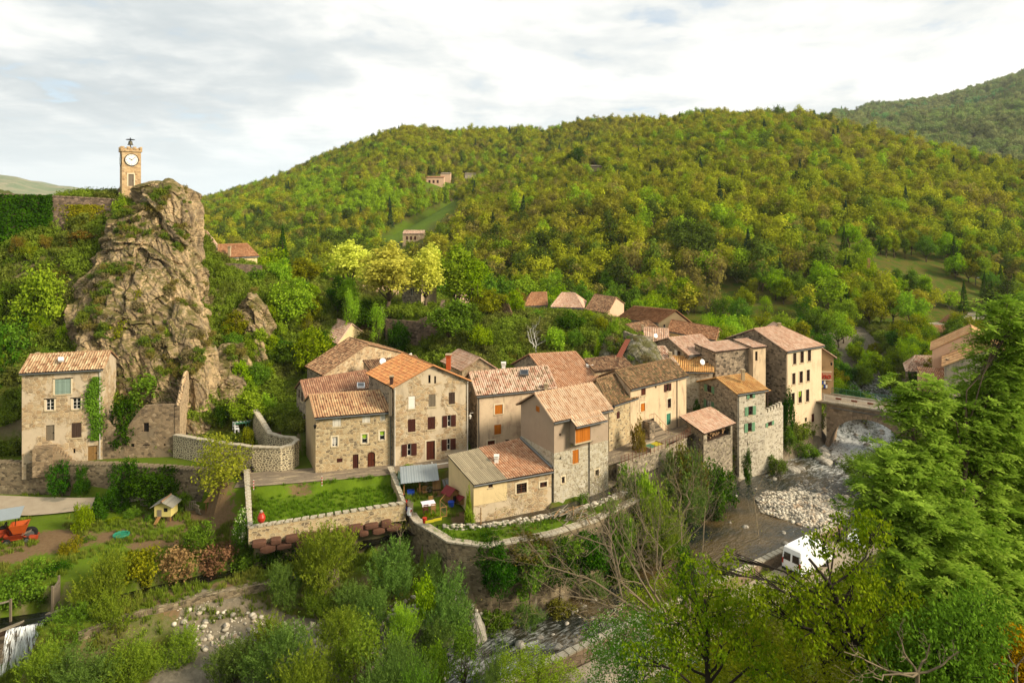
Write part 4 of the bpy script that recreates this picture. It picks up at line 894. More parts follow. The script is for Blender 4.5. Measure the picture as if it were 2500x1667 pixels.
rH11b,s_=house('annexe','dark rubble annexe with thin red coping leaning on the tall gable',[a,b,b+dd,a+dd],-29,q0.z,q0.z+.5,'x','st_dark','t_pink',rf=1.0,ov=.15,zn=6,cat='annexe',cap=False,gut=False)
dv=(b-a).normalized();a2=b+dv*.03;b2=a2+dv*2.4;dd2=Vector((-dv.y,dv.x))*3
rH11c,s_=house('stair_turret','square plastered stair turret with small red roof against the rubble gable',[a2-Vector((-dv.y,dv.x))*.9,b2-Vector((-dv.y,dv.x))*.9,b2+dd2,a2+dd2],-29,q0.z+.25,q0.z+.75,'x','pl_h8','t_pink',rf=1.0,ov=.25,zn=6,cat='turret',cap=False,gut=False,ops=[('F','w',(1376,470,1396,548),dict(sill=False))])
C12=[(43.6,108.9),(51.4,108),(52.2,124),(44.3,125)]
rH12,s12=house('shop_building','ochre shop building with red-lettered sign and pink hipped roof behind the tall house',C12,-30.5,-23.3,-20.6,'y','pl_och','t_pink',zn=6,hipL=.0,hipR=.0,ov=.5)
sd=s12['F'];r=sd.rect(6,1880,655,2018,700);mb=MB()
ub,ue=sd.L-4.6,sd.L-.35;mb.obox(sd.P(ub,r[2]-.1,-.12),sd.d.to_3d()*(ue-ub),sd.n.to_3d()*-.11,(0,0,1.25));sg=part(rH12,'shop_sign',mb,'signpink');WLOC[sg.name]=WLOC[rH12.name]
cu=bpy.data.curves.new('sign_lettering','FONT');cu.body='Casino';cu.size=1.25;cu.shear=.25;cu.extrude=.03;cu.offset=.012;cu.align_x='RIGHT';cu.materials.append(M['signred'])
tf=bpy.data.objects.new('lettering',cu);COL.objects.link(tf);lm=bpy.data.meshes.new_from_object(tf.evaluated_get(bpy.context.evaluated_depsgraph_get()));bpy.data.objects.remove(tf);to=bpy.data.objects.new('lettering',lm);COL.objects.link(to);to.parent=sg;to.location=sd.P(ue-.15,r[2]+.12,-.16)-Vector(WLOC[rH12.name]);to.rotation_euler=(math.pi/2,0,math.atan2(sd.d.y,sd.d.x))
mb=MB();mb.obox(sd.P(ub,r[2]+1.15,-.14),sd.d.to_3d()*(ue-ub),sd.n.to_3d()*-.13,(0,0,.12));mb.obox(sd.P(ub,r[2]-.16,-.14),sd.d.to_3d()*(ue-ub),sd.n.to_3d()*-.13,(0,0,.1));obj('sign_frame',mb,M['trim'],sg)
r=sd.rect(6,1905,732,1975,778);mb=MB();mb.obox(sd.P(r[0],r[2],-.06),sd.d.to_3d()*(r[1]-r[0]),sd.n.to_3d()*-.05,(0,0,r[3]-r[2]));nb=tag(obj('notice_board',mb,M['fr_brown']),'brown notice board pinned with posters on the shop wall','notice board')
mb=MB();rng=random.Random(5)
for k in range(7):
 u=r[0]+.12+(k%4)*(r[1]-r[0]-.2)/4;z=r[2]+.12+(k//4)*.6;mb.obox(sd.P(u,z,-.075),sd.d.to_3d()*.36,sd.n.to_3d()*-.01,(0,0,.5),k%3)
pa=obj('poster',mb,[M['paper'],M['yellow'],M['blue']]);WLOC[nb.name]=Vector(nb.location);pa.parent=nb;pa.location=pa.location-nb.location
C,ze=eaves(12,(1850,786),(2178,748),None,98,(-3.6,8.6))
rH13,s13=house('village_house','grey stone house with pale pink roof and white shutters above the lane',C,-29,ze,-19.3,'x','st_grey','t_pink',zn=12,ops=[('F','c',(1857,787,1920,864),dict(col='shut_white',sill=False)),('L','w',(1738,742,1768,810),dict(sh='fr_white',shw=.6,only=0,fr='fr_brown')),('L','w',(1760,880,1772,945),dict(sh='fr_white',shw=.5,only=1))])
C,ze=eaves(12,(1545,893),(1738,888),None,94,(-2.0,8))
rH14,s_=house('cottage','cottage with striped pink tiles, white chimney and taller stone chimney, between boulder and grey house',C,-28.5,ze,-19.8,'x','pl_yel','t_pinkw',zn=12);chimney(rH14,12,1645,757,1682,860,95.8);chimney(rH14,12,1600,830,1635,922,93.9,'chim_white')
C,ze=eaves(12,(1400,655),(1640,672),None,108,(1.5,7))
rH15,s_=house('cottage','cottage roofed in flat pink tiles below the brown hall',[C[0],C[1],C[2],C[3]],-26.5,ze,ze+1.7,'x','pl_yel','t_pink',zn=12);chimney(rH15,12,1490,632,1528,670,108.2);
C,ze=eaves(12,(1395,605),(1620,560),None,112,(-5,5.5))
rH16,s_=house('cottage','cottage with old brown tiles and a tall pale chimney below the brown hall',C,-26,ze,ze+1.6,'x','st_warm','t_old',zn=12);chimney(rH16,12,1370,478,1392,600,113.2)
C,ze=eaves(12,(1640,535),(2128,628),None,114,(2.6,5))
rH17,s_=house('row_house','low row house with brown striped tiles in front of the hall gable',C,-26.5,ze,ze+1.3,'x','pl_yel','t_brown',zn=12);chimney(rH17,12,1782,560,1812,592,114.5,'chim_white')
C18=[Vector((25.6,118)),Vector((30.8,116)),Vector((36.9-12.1+.1,120.9)),Vector((19.55,122.9))];C18[2]=C18[1]+C18[3]-C18[0]
rH18,s18=house('long_hall','long hall with smooth brown tiled roof and cream gable at the top of the village',C18,-26,-19.4,-17.3,'y','pl_yel','t_brown',zn=12,mats_={'L':'st_grey'},vg=.25,ops=[('L','w',(1228,445,1256,490),dict(sr=1)),('L','w',(1335,460,1365,500),dict(sr=1)),('L','w',(1435,472,1468,500),dict(sr=1)),('F','w',(1592,468,1615,535),dict(arch=.3,fr='fr_white',mull=0)),('F','c',(1738,492,1752,530),dict(col='fr_white',one=1)),('F','h',(1796,482,1806,532))])
chimney(rH18,12,1585,352,1608,382,119)
C,ze=eaves(12,(1020,356),(1190,260),(800,318),124)
rH19,s_=house('cottage','cottage with brown tiled roof and peach gable just left of the long hall',C,-25,ze,ze+2.0,'y','pl_pink','t_old',zn=12)
C,ze=eaves(12,(455,290),(760,300),None,130,(1.5,9))
rH20,s_=house('farmhouse','farmhouse with broad hipped pink roof and tiny chimney at the wood edge',C,-26,ze,ze+2.1,'x','st_warm','t_pink',zn=12,hipL=.25,hipR=.3);chimney(rH20,12,615,142,645,175,134)
C,ze=eaves(12,(180,280),(400,272),None,134,(0,8))
house('farmhouse','farmhouse with sandy brown roof, leftmost of the far roofs at the wood edge',C,-26,ze,ze+2.0,'x','pl_yel','t_brown',zn=12,hipL=.3)
C,ze=eaves(12,(920,1002),(1230,985),None,91,(-1.0,3))
house('shed','low old-tiled shed at the foot of the mossy boulder',[(10.8,88.6),(16.2,91),(15.2,94.5),(9.8,92)],-27,-21.0,-20.2,'x','st_warm','t_old',zn=12,rf=1.0,cat='shed',cap=False,gut=False)
C,ze=eaves(11,(1478,425),(1608,450),None,118,(2,6))
q0=W(*S(11,1475,600),118);q1=W(*S(11,1612,600),116.5);q2=W(*S(11,1722,600),120)
a,b,c=[Vector((q.x,q.y))for q in(q0,q1,q2)]
zt=W(*S(11,1610,440),116.5).z
rH21,s_=house('tall_house','tall grey house among the yellow trees with a brown door',[a,b,c,a+c-b],-18.5,zt,zt+1.2,'x','st_grey','t_pinkw',zn=11,mats_={'R':'pl_pale'},ops=[('F','d',(1528,592,1554,672),dict(col='door_brown',sr=1)),('F','w',(1535,487,1556,535),dict(fr='fr_white'))])
C,ze=eaves(11,(1190,585),(1440,590),None,128,(-1,7))
rH22,s_=house('cottage','cottage with pink and orange roof half hidden by the yellow trees',C,-20,ze,ze+2.7,'x','pl_pink','t_pink',zn=11);skylight(rH22,11,1325,572,1350,586,128.5,129.2);skylight(rH22,11,1210,570,1228,582,128.5,129.2)
C,ze=eaves(11,(2035,645),(2270,690),None,118,(-2.5,8))
house('barn','barn with big sloping mossy tile roof behind a bushy knoll',[C[0],C[1],C[2],C[3]],-22,ze,ze+2.6,'x','st_warm','t_moss',zn=11,cat='barn')
C,ze=eaves(11,(1860,592),(2010,590),None,132,(0,6));house('cottage','cottage with pale pink roof peeping out right of the bright green tree',C,-22,ze,ze+1.8,'x','pl_pink','t_pink',zn=11)
C,ze=eaves(11,(700,490),(860,505),None,140,(0,6));house('cottage','cottage with brown tiles and cream gable behind the olive tree',C,-20,ze,ze+1.7,'x','pl_yel','t_old',zn=11)
C,ze=eaves(11,(865,485),(960,478),None,142,(0,6));house('cottage','cottage with low orange-brown roof left of the dark bushes',C,-20,ze,ze+1.6,'x','pl_yel','t_h2',zn=11)
C,ze=eaves(11,(160,262),(435,248),None,128,(-2.7,6))
rH24,s_=house('house','cream house with smooth brown roof and chimney just right of the crag',C,-14,ze,ze+2.2,'x','pl_yel','t_brown',zn=11,hipR=.25,row=.5);chimney(rH24,11,225,182,246,232,129.3)
C,ze=eaves(11,(-30,195),(152,190),None,133,(-3.2,7))
rH24b,s_=house('house','house with pink hipped roof and white chimney peeping from behind the crag',C,-14,ze,ze+3.2,'x','pl_yel','t_pink',zn=11,hipL=.3,hipR=.45);chimney(rH24b,11,45,92,68,130,135)
a=Vector((66.5,104));f=Vector((.955,-.297));bk=Vector((.54,.84))
ze=-23.9
rH30,s30=house('corner_house','tall corner house with stained grey gable, orange roof and balcony beyond the bridge',[a,a+f*12.5,a+f*12.5+bk*9,a+bk*9],-32,ze,ze+3.1,'y','pl_grey','t_peach',zn=7,mats_={'L':'pl_pink'},pitch=.35,row=.6,ops=[('F','d',(1143,940,1185,1012),dict(col='door_brown',sr=1))])
sd=s30['F'];u0=sd.uv(*S(7,1208,800))[0];mb=MB();zb=sd.uv(*S(7,1260,830))[1]
mb.obox(sd.P(u0,zb,-1.0),sd.d.to_3d()*4,sd.n.to_3d()*-1.0,(0,0,.16));part(rH30,'balcony',mb,'concrete');mb=MB()
for k in range(27):p=sd.P(u0+k*4/26,zb+.16,-.97);mb.tube([p,p+Vector((0,0,.95))],.018,4)
mb.tube([sd.P(u0,zb+1.1,-.97),sd.P(u0+4,zb+1.1,-.97)],.03,5);mb.tube([sd.P(u0,zb+1.1,-.97),sd.P(u0,zb+1.1,-.02)],.03,5);part(rH30,'balcony_railing',mb,'iron')
u0=sd.uv(*S(7,1058,910))[0];u1=sd.uv(*S(7,1222,915))[0];za=sd.uv(*S(7,1140,922))[1];mb=MB();mb.obox(sd.P(u0,za,-1.1),sd.d.to_3d()*(u1-u0),sd.n.to_3d()*-1.1+Vector((0,0,.35)),(0,0,.1));part(rH30,'canopy',mb,'concrete')
r=sd.rect(7,1072,940,1100,957);mb=MB();mb.obox(sd.P(r[0],r[2],-.08),sd.d.to_3d()*(r[1]-r[0]),sd.n.to_3d()*-.07,(0,0,r[3]-r[2]));part(rH30,'shop_sign',mb,'signred')
chimney(rH30,7,1056,650,1074,672,106.5,'chim_dark')
a2=a+bk*9.05+f*.4-Vector((-.3,.95))*.2
rH30b,s_=house('corner_house','taller cream house with orange roof and slim chimney rising behind the corner house',[a2-f*2.3,a2+f*9,a2+f*9+bk*8,a2-f*2.3+bk*8],-32,ze+.9,ze+4.1,'y','pl_pink','t_peach',zn=7,pitch=.35,row=.6,ops=[('L','w',(955,560,965,630),{})]);chimney(rH30b,7,1110,515,1138,562,117)
q=W(*S(7,892,908),104.5);a=Vector((q.x,q.y));f2=Vector((.98,-.2));b2=Vector((.3,.95))
house('lean_to','small lean-to with dark red roof and stained wall beside the corner house',[a,a+f2*5.2,a+f2*5.2+b2*3.4,a+b2*3.4],-32,q.z,q.z+1.2,'x','pl_grey','t_red',rf=1.0,zn=7,cat='lean-to',cap=False,mats_={'L':'pl_pink'},ops=[('F','w',(957,935,975,950),{})])
q=W(*S(7,893,826),108.5);a=Vector((q.x,q.y));house('lean_to','small lean-to with bright orange roof above the dark red one',[a,a+f2*4.4,a+f2*4.4+b2*4,a+b2*4],-32,q.z,q.z+1.5,'x','pl_pink','t_h5',rf=1.0,zn=7,cat='lean-to',cap=False)
q=W(*S(7,775,742),118);a=Vector((q.x,q.y));house('barn','old stone barn with pale pink roof left of the corner house',[a,a+Vector((6,.5)),a+Vector((11,4)),a+Vector((3,6))],-32,q.z,q.z+2.0,'x','st_ruin','t_pinkw',zn=7,cat='barn',hipL=.2)
C=[Vector((104.3,160)),Vector((109.6,159.5)),Vector((109.5,165)),Vector((104.2,165.5))];ze=W(*S(7,1103,414),160).z
q=[W(*S(7,x,414),Y)for x,Y in((1103,158),(1270,157),(995,165))];P=[Vector((v.x,v.y))for v in q]
rH33,s_=house('house','cream house with brown roof and red shutters on the far road bend',[P[0],P[1],P[1]+P[2]-P[0],P[2]],-33,ze,ze+2.0,'y','pl_grey','t_brown',zn=7,mats_={'L':'pl_pink'},ops=[('L','w',(1030,398,1040,435),dict(sh='shut_red',shw=.5)),('L','w',(1062,405,1072,445),dict(sh='shut_red',shw=.5))]);chimney(rH33,7,1070,362,1084,384,162)
q=W(*S(7,850,478),150);a=Vector((q.x,q.y));rx,s_=house('cottage','low cottage with brown roof and white satellite dish below the red-shuttered house',[a,a+Vector((12,-.5)),a+Vector((12,6)),a+Vector((0,6.5))],-34,q.z-.4,q.z+1.6,'x','pl_yel','t_brown',zn=7)
q=W(*S(7,1212,178),205);a=Vector((q.x,q.y));house('garage','pale yellow flat-roofed garage at the far road junction',[a,a+Vector((11,-1)),a+Vector((14,6)),a+Vector((3,7))],q.z-6.5,q.z,q.z+.25,'x','pl_yel','t_cement',rf=1.0,zn=7,cat='garage',cap=False)
def hillpt(px,py):
 best=None
 for Y in range(200,900,3):
  x=(px-CX)/F*Y;z=float(hills(np.array([x]),np.array([float(Y)]))[0])
  if HY-F*z/Y<=py:return Vector((x,float(Y),z))
 return Vector(((px-CX)/F*700,700.,40.))
def hill_house(px,py,w,h,label,wall,roof,name='house',mono=False,dz=0):
 p=hillpt(px,py);k=p.y/F;a=Vector((p.x-w*k/2,p.y-2));b=a+Vector((w*k,.6))
 house(name,label,[a,b,b+Vector((0,8)),a+Vector((0,8))],p.z-8,p.z+h*k+dz,p.z+h*k+1.4+dz,'x',wall,roof,zn=0,cap=False,gut=False,pitch=.6,row=.9,rf=1.0 if mono else .5,cat='house',ops=[('F','c',(px-w/2+6,py-h*.75,px-w/2+11,py-h*.3),dict(col='shut_brown')),('F','c',(px-w/2+16,py-h*.75,px-w/2+21,py-h*.3),dict(col='shut_brown')),('F','c',(px-w/2+26,py-h*.75,px-w/2+31,py-h*.3),dict(col='shut_brown'))]if w>35 else[])
hill_house(1062,452,44,16,'pink hillside villa with flat roofs and brown shutters at the head of the meadow','pl_pink','t_brown','villa',True)
hill_house(1088,446,24,16,'upper wing of pink villa standing behind its right end','pl_pink','t_cement','villa',True,1)
hill_house(1148,437,26,9,'low grey-roofed house on the hill right of the pink villa','pl_grey','t_cement','house',True)
hill_house(1010,592,50,20,'stone farmhouse at the foot of the sloping meadow','st_warm','t_pinkw','farmhouse')
hill_house(1455,418,30,9,'small stone hut in the woods right of the big round dark tree','st_warm','t_cement','hut',True)
def rock_mat(name,cols,moss='#5c6424',k=.85,sc=1.0,mossk=.85):
 t=NT(name);o=t.n('VectorMath',{0:t.ob(),1:t.n('CombineXYZ',{'X':t.math('MULTIPLY',t.orand(),50.0)})},operation='ADD')
 st=t.mapping(o,(1,1,.45),(0,math.radians(38),0));n1=t.noise(st,.55*sc,8.0,.68,.3);n2=t.noise(o,3.2*sc,6.0,.7)
 c=t.ramp(n1,[(.28,hx(cols[0],k)),(.45,hx(cols[1],k)),(.58,hx(cols[2],k)),(.75,hx(cols[3],k))])
 c=t.mix(t.math('MULTIPLY',t.step(n2,.48,.64),.6),c,hx(cols[0],k*.8))
 ve=t.n('TexVoronoi',{'Vector':t.mapping(st,(.9,.9,.5)),'Scale':.55*sc},0,feature='DISTANCE_TO_EDGE')
 cr=t.step(ve,.0,.05);c=t.mix(t.math('MULTIPLY',t.math('SUBTRACT',1.0,cr),.55),c,hx('#2c261e',k))
 li=t.step(t.noise(o,1.4*sc,7.0,.75),.53,.66);c=t.mix(t.math('MULTIPLY',li,.5),c,hx('#8d8a76',k))
 nz=t.n('SeparateXYZ',{0:t.n('NewGeometry',o=1)},o=2)
 mm=t.step(t.math('ADD',nz,t.math('MULTIPLY',t.math('SUBTRACT',n1,.5),1.6)),.4,.7)
 mm=t.math('MULTIPLY',mm,t.step(t.noise(o,.5*sc,4.0),.36,.52));c=t.mix(t.math('MULTIPLY',mm,mossk),c,t.mix(n2,hx(moss,.6),hx('#6b5c2c',.5)))
 h=t.math('ADD',t.math('ADD',n1,t.math('MULTIPLY',n2,.35)),t.math('MULTIPLY',cr,.25))
 return t.bsdf(c,.95,h,.8,.35/sc,.12)
M['rock']=rock_mat('crag_rock',['#54463a','#917d5e','#c2a67c','#d8c09a'])
M['rock_grey']=rock_mat('mossy_rock',['#383630','#6e6a5a','#98907a','#b4ac92'],sc=1.6)
M['stone_river']=rock_mat('river_stone',['#8c8678','#b8b0a0','#d0c6b4','#e4dccb'],sc=2.2,mossk=0,k=.68)
def crag(name,label,levels,ry,mat_,seed=1,nt=150,nzz=130,cat='rock',amp=1.0,cell=4.0,parent=None):
 L=sorted(levels);py=np.array([l[0]for l in L]);Yc=np.array([l[3]for l in L])
 z=-(py-HY)/F*Yc;xl=(np.array([l[1]for l in L])-CX)/F*Yc;xr=(np.array([l[2]for l in L])-CX)/F*Yc
 zi=np.linspace(z[0],z[-1],nzz)
 g=lambda a:np.interp(zi,z[::-1],np.array(a)[::-1])
 XL,XR,YC,RY=g(xl),g(xr),g(Yc),g(ry)
 th=np.linspace(0,2*np.pi,nt,endpoint=False);c,s=np.cos(th),np.sin(th)
 sup=lambda v:np.sign(v)*np.abs(v)**.8
 X=(XL+XR)[:,None]/2+(XR-XL)[:,None]/2*sup(c)[None];Y=YC[:,None]+RY[:,None]*sup(s)[None];Zg=np.repeat(zi[:,None],nt,1)
 P=np.stack([X,Y,Zg],-1).reshape(-1,3);rng=np.random.RandomState(seed)
 nrm=np.stack([np.repeat(c[None],nzz,0),np.repeat(s[None],nzz,0),np.zeros((nzz,nt))],-1).reshape(-1,3)
 fade=np.repeat(np.clip(np.minimum((zi[0]-zi)/2.0,1),.1,1)[:,None],nt,1).ravel()
 a_=math.radians(33);ca,sa=math.cos(a_),math.sin(a_)
 R=np.array([[ca,0,sa],[0,1,0],[-sa,0,ca]])
 wv=np.stack([fbm(P+k*31,.22,3)for k in range(3)],-1)*cell*1.3
 lo,hi=P.min(0)-1,P.max(0)+1;dsp=np.zeros(len(P))
 for lev,(cs,st,am)in enumerate(((cell*2.6,.3,1.5),(cell*1.1,.24,.8),(cell*.42,.34,.32))):
  Q=((P+wv*(1 if lev<2 else .4))@R.T)*np.array([1,1,st]);ql,qh=Q.min(0),Q.max(0);npt=int(min(1500,max(20,np.prod(np.maximum((qh-ql)/cs,1))*1.1)))
  pts=ql+rng.rand(npt,3)*(qh-ql);vals=rng.rand(npt)-.5;dirs=rng.randn(npt,3)*np.array([.5,.3,.2])
  for i in range(0,len(P),3000):
   q=Q[i:i+3000];d=((q[:,None]-pts[None])**2).sum(2);k=np.argpartition(d,1,1)[:,:2];r=np.arange(len(k));sw=d[r,k[:,0]]>d[r,k[:,1]];k[sw]=k[sw][:,::-1]
   k0=k[:,0];e=np.sqrt(d[r,k[:,1]])-np.sqrt(d[r,k0]);rel=q-pts[k0]
   dsp[i:i+3000]+=amp*am*(vals[k0]*1.0+(rel*dirs[k0]).sum(1)/cs*1.4-(np.clip(.1-e/cs,0,.1)*4 if lev==2 else np.clip(.035-e/cs,0,.035)*9))
 r_=np.abs(fbm(P@R.T*np.array([1,1,.35])+9,.28,5,.55))
 fl=np.abs(fbm(P@R.T*np.array([.55,.55,.09])+5,1.,4,.55));dsp=dsp+fbm(P,.09,3)*3.4*amp-r_*.9*amp-fl*3.2*amp+.5*amp+fbm(P,1.1,5,.65)*.6*amp
 P=P+nrm*(dsp*fade)[:,None];P[:,2]+=fbm(P+50,.3,4)*1.5*amp*fade
 i=np.arange(nzz*nt).reshape(nzz,nt);j=np.roll(i,-1,1)
 f=np.stack([i[:-1],i[1:],j[1:],j[:-1]],-1).reshape(-1,4);top=len(P)
 P=np.vstack([P,[P[:nt].mean(0)+[0,0,.15]]]);tri=np.stack([i[0],j[0],np.full(nt,top)],-1)
 base=np.array([P[:,0].mean(),P[:,1].mean(),P[:,2].min()])
 me=mk_mesh(name,(P-base).tolist(),[tuple(q)for q in f]+[tuple(q)for q in tri],None,None,[mat_],False)
 return tag(link(name,me,None,base),label,cat)
crag('crag','huge tan rock crag carrying the clock tower',[(443,372,400,103.5),(452,352,425,103.5),(462,352,436,103),(475,362,440,102.5),(500,366,448,102),(530,336,456,101.5),(560,308,466,101),(600,272,474,100),(640,246,488,99),(665,232,492,98),(700,212,484,97),(740,208,474,95.5),(790,214,480,93.5),(840,226,490,91.5),(900,268,502,89.5),(960,360,516,88),(1010,425,535,87),(1090,435,515,86)],[.8,1.6,3,3.6,4,4.6,5.2,6,6.8,7.2,7.6,7.8,7.5,7,6,5,4.5,4],M['rock'],3,260,260,cell=2.6,amp=1.0)
crag('boulder','big leaning boulder on the right shoulder of the crag',[(437,404,420,101),(455,392,438,101),(490,388,462,100.5),(530,402,478,100),(560,425,478,100),(575,440,470,100)],[.6,1.8,2.4,2.6,2.2,1.2],M['rock'],8,90,80,cell=2.2,amp=.5)
crag('outcrop','rock slab lit from the right at the foot of the crag',[(740,430,455,90),(800,425,492,89),(860,440,510,88),(920,452,520,87),(990,455,530,86)],[1,2,2.6,3,3],M['rock'],12,90,90,cell=2,amp=.5)
crag('outcrop','pale rock outcrop among bushes right of the crag',[(715,606,622,104),(750,598,645,103),(800,604,655,101),(850,606,650,99),(900,600,650,97)],[1,2.5,3,3,3],M['rock'],15,110,110,cell=1.5,amp=.95)
crag('outcrop','rounded mossy rock lump below the pale outcrop',[(840,540,570,94),(870,528,596,93),(920,520,612,91),(980,520,616,89)],[1,2.5,3,3],M['rock'],18,80,70,cell=2,amp=.5)
crag('outcrop','bare rock hump under the clock tower at the rampart end',[(453,302,334,107),(462,292,340,107),(478,288,344,107),(505,292,346,106.8)],[.8,1.2,1.4,1.4],M['rock'],20,80,70,cell=1.6,amp=.35)
crag('outcrop','rough rock face between the lone house and the crag',[(790,210,228,88),(815,202,248,87.5),(860,205,262,87),(900,215,285,86)],[.6,1.8,2.2,2.4],M['rock'],22,70,70,cell=1.8,amp=.5)
crag('boulder','huge mossy boulder above the village roofs with rusty sheet on its side',[(822,1545,1575,97),(838,1522,1602,96.5),(866,1508,1614,96),(900,1504,1612,95),(935,1500,1590,94)],[1,2.6,3.2,3.2,2.6],M['rock_grey'],25,110,90,cell=2.4,amp=.28)
crag('outcrop','dark mossy rock slope left of the rusty sheet',[(838,1470,1512,98),(870,1462,1520,97),(910,1458,1520,95.5),(940,1455,1525,94)],[1,2,2.4,2.4],M['rock_grey'],27,80,70,cell=1.8,amp=.5)
def blob(rad,seed,cuts=14,sub=3,nz=.12,sq=(1,1,1)):
 import bmesh
 bm=bmesh.new();bmesh.ops.create_icosphere(bm,subdivisions=sub,radius=1);rng=np.random.RandomState(seed)
 v=np.array([w.co[:]for w in bm.verts]);f=[tuple(x.index for x in q.verts)for q in bm.faces];bm.free()
 for k in range(cuts):
  n=rng.randn(3);n/=np.linalg.norm(n);h=.62+.3*rng.rand();d=v@n;v=v-np.clip(d-h,0,None)[:,None]*n*.9
 v=v*(1+fbm(v+seed*3.1,1.7,3)[:,None]*nz*3)*np.array(sq)*rad;return v,f
def boulder(px,py,z,r,label,m='stone_river',seed=0,sq=(1.2,1,.75),group=None,name='boulder'):
 p=WZ(px,py,z);v,f=blob(r,seed,12,3,.12,sq);a=seed*1.3;c,s=math.cos(a),math.sin(a)
 v=v@np.array([[c,s,0],[-s,c,0],[0,0,1]]);me=mk_mesh(name,v.tolist(),f,None,None,[M[m]],True)
 return tag(link(name,me,None,p),label,'boulder',group)
rngb=random.Random(11)
for i,(n,x,y,z,r,l)in enumerate([(8,1560,1225,-36.6,1.5,'tall pale boulder standing upright at the edge of the willows'),(8,1345,1225,-36.5,1.3,'broad grey boulder under the willows left of the upright one'),(8,1500,1195,-36.5,.8,'small pale boulder touching the upright one'),(6,1690,1468,-35.4,1.3,'flat tan boulder in the river below the climbing ivy'),(6,1745,1450,-35.3,.8,'flatter stone behind the tan river boulder'),(6,1965,1398,-35.2,1.0,'tan boulder at the foot of the bridge shrub'),(6,1925,1370,-35.2,.8,'pale stone left of the bridge foot boulder'),(6,1945,1290,-35.1,.8,'pale stone in the shallows under the tall house'),(6,1960,1330,-35.1,.7,'pale stone between two boulders under the tall house'),(8,430,1530,-36.2,1.0,'grey boulder poking out of the bottom willows'),(8,1040,445,-31.2,.75,'round pale boulder at the end of the garden wall'),(8,1960,1010,-36.5,.55,'upright slate grey stone in the pebbles by the river'),(8,1905,1030,-36.5,.5,'pale stone beside the upright slate stone'),(8,1615,1110,-36.5,.6,'cream boulder at the left water edge'),(8,1655,1100,-36.5,.45,'tan stone beside the cream boulder')]):
 boulder(*S(n,x,y),z,r,l,'stone_river' if 'grey' not in l else 'rock_grey',i+3,(.75,.6,1.25)if 'upright' in l and 'left' not in l and 'touch' not in l and 'beside' not in l else(1.2,1,.6))
for i,(x,y)in enumerate([(1615,1380),(1655,1345),(1700,1340),(1300,1390)]):pass
A,B=Vector((-23.3,61.25)),Vector((-11.2,65.75));nb=18
ords=['first','second','third','fourth','fifth','sixth','seventh','eighth','ninth','tenth','eleventh','twelfth','thirteenth','fourteenth','fifteenth','sixteenth','seventeenth','eighteenth','nineteenth','twentieth']
ordw=lambda i:ords[i]if i<20 else('twenty-'+ords[i-20]if i<29 else('thirtieth' if i==29 else('thirty-'+ords[i-30]if i<39 else 'fortieth')))
for i in range(nb):
 p=A.lerp(B,(i+.5)/nb);v,f=blob(1,40+i,5,3,.05);v=v/(np.abs(v).max(1)[:,None]**.75);v=v*np.array([.62+.14*math.sin(i*2.3),.42,.3+.05*math.sin(i*1.7)]);a=math.atan2(B.y-A.y,B.x-A.x);c,s=math.cos(a),math.sin(a);v=v@np.array([[c,s,0],[-s,c,0],[0,0,1]])
 tag(link('boulder',mk_mesh('boulder',v.tolist(),f,None,None,[M['boulder_red']],False),None,(p.x,p.y,-30.15-(i%2)*.56)),'reddish block under the lawn wall, %s from the left'%ordw(i),'boulder','red blocks under the lawn wall')
def pebbles(name,label,spots_fn,n,smin,smax,seed,mat_):
 rng=np.random.RandomState(seed);V=[];Fc=[];base=[blob(1,60+k,8,1 if smax<.5 else 2,.1,(1.15,.95,.7))for k in range(6)];off=0
 for k in range(n):
  p=spots_fn(rng);s=smin*(smax/smin)**(rng.rand()**1.8);v,f=base[k%6];a=rng.rand()*6.28;c,q=math.cos(a),math.sin(a)
  vv=v@np.array([[c,q,0],[-q,c,0],[0,0,1]])*s*np.array([1,1,.8+.4*rng.rand()])+np.array([p[0],p[1],p[2]+s*.25]);V.append(vv);Fc.append(np.array(f)+off);off+=len(v)
 me=np_mesh(name,np.vstack(V),np.vstack(Fc),[mat_],None,False);return tag(link(name,me),label,'stones',None,'stuff')
def peb_mat():
 t=NT('pebble_stone');o=t.ob();vc=t.n('TexVoronoi',{'Vector':o,'Scale':1.9},1);c=t.ramp(t.n('SeparateColor',{'Color':vc}),[(0,hx('#8e8a80',.62)),(.25,hx('#b4aa98',.66)),(.5,hx('#d8ccb4',.72)),(.75,hx('#ece2cc',.76)),(1,hx('#c4a888',.66))])
 c=t.mix(t.math('MULTIPLY',t.noise(o,8.0,4.0),.3),c,hx('#7a6c58',.6));return t.bsdf(c,.85,None)
M['pebble']=peb_mat()
BAR=[(30.4,84.8),(37,89),(44.5,91),(47.5,87),(44,82),(39.5,78),(33.5,76.4),(29.6,80.4)]
def in_poly_pt(rng,poly,z):
 xs=[p[0]for p in poly];ys=[p[1]for p in poly]
 while True:
  x=min(xs)+rng.rand()*(max(xs)-min(xs));y=min(ys)+rng.rand()*(max(ys)-min(ys))
  if inpoly(np.array([x]),np.array([y]),poly)[0]:return x,y,z
mb=MB();rb_=[Vector((x,y))for x,y in BAR];cc=sum(rb_,Vector((0,0)))/8
for ring in range(5):
 pass
xs=np.linspace(28,49,66);ys=np.linspace(75,92.5,60);X,Yg=np.meshgrid(xs,ys)
dd=np.full(X.shape,1e9)
ed=segdist(X.ravel(),Yg.ravel(),BAR+[BAR[0]])[0].reshape(X.shape);ins=inpoly(X.ravel(),Yg.ravel(),BAR).reshape(X.shape)
Zb=np.where(ins,-35.9+np.minimum(ed*.2,.34),-35.95-ed*.5)+fbm(np.stack([X.ravel(),Yg.ravel(),0*X.ravel()],-1),.5,3).reshape(X.shape)*.25
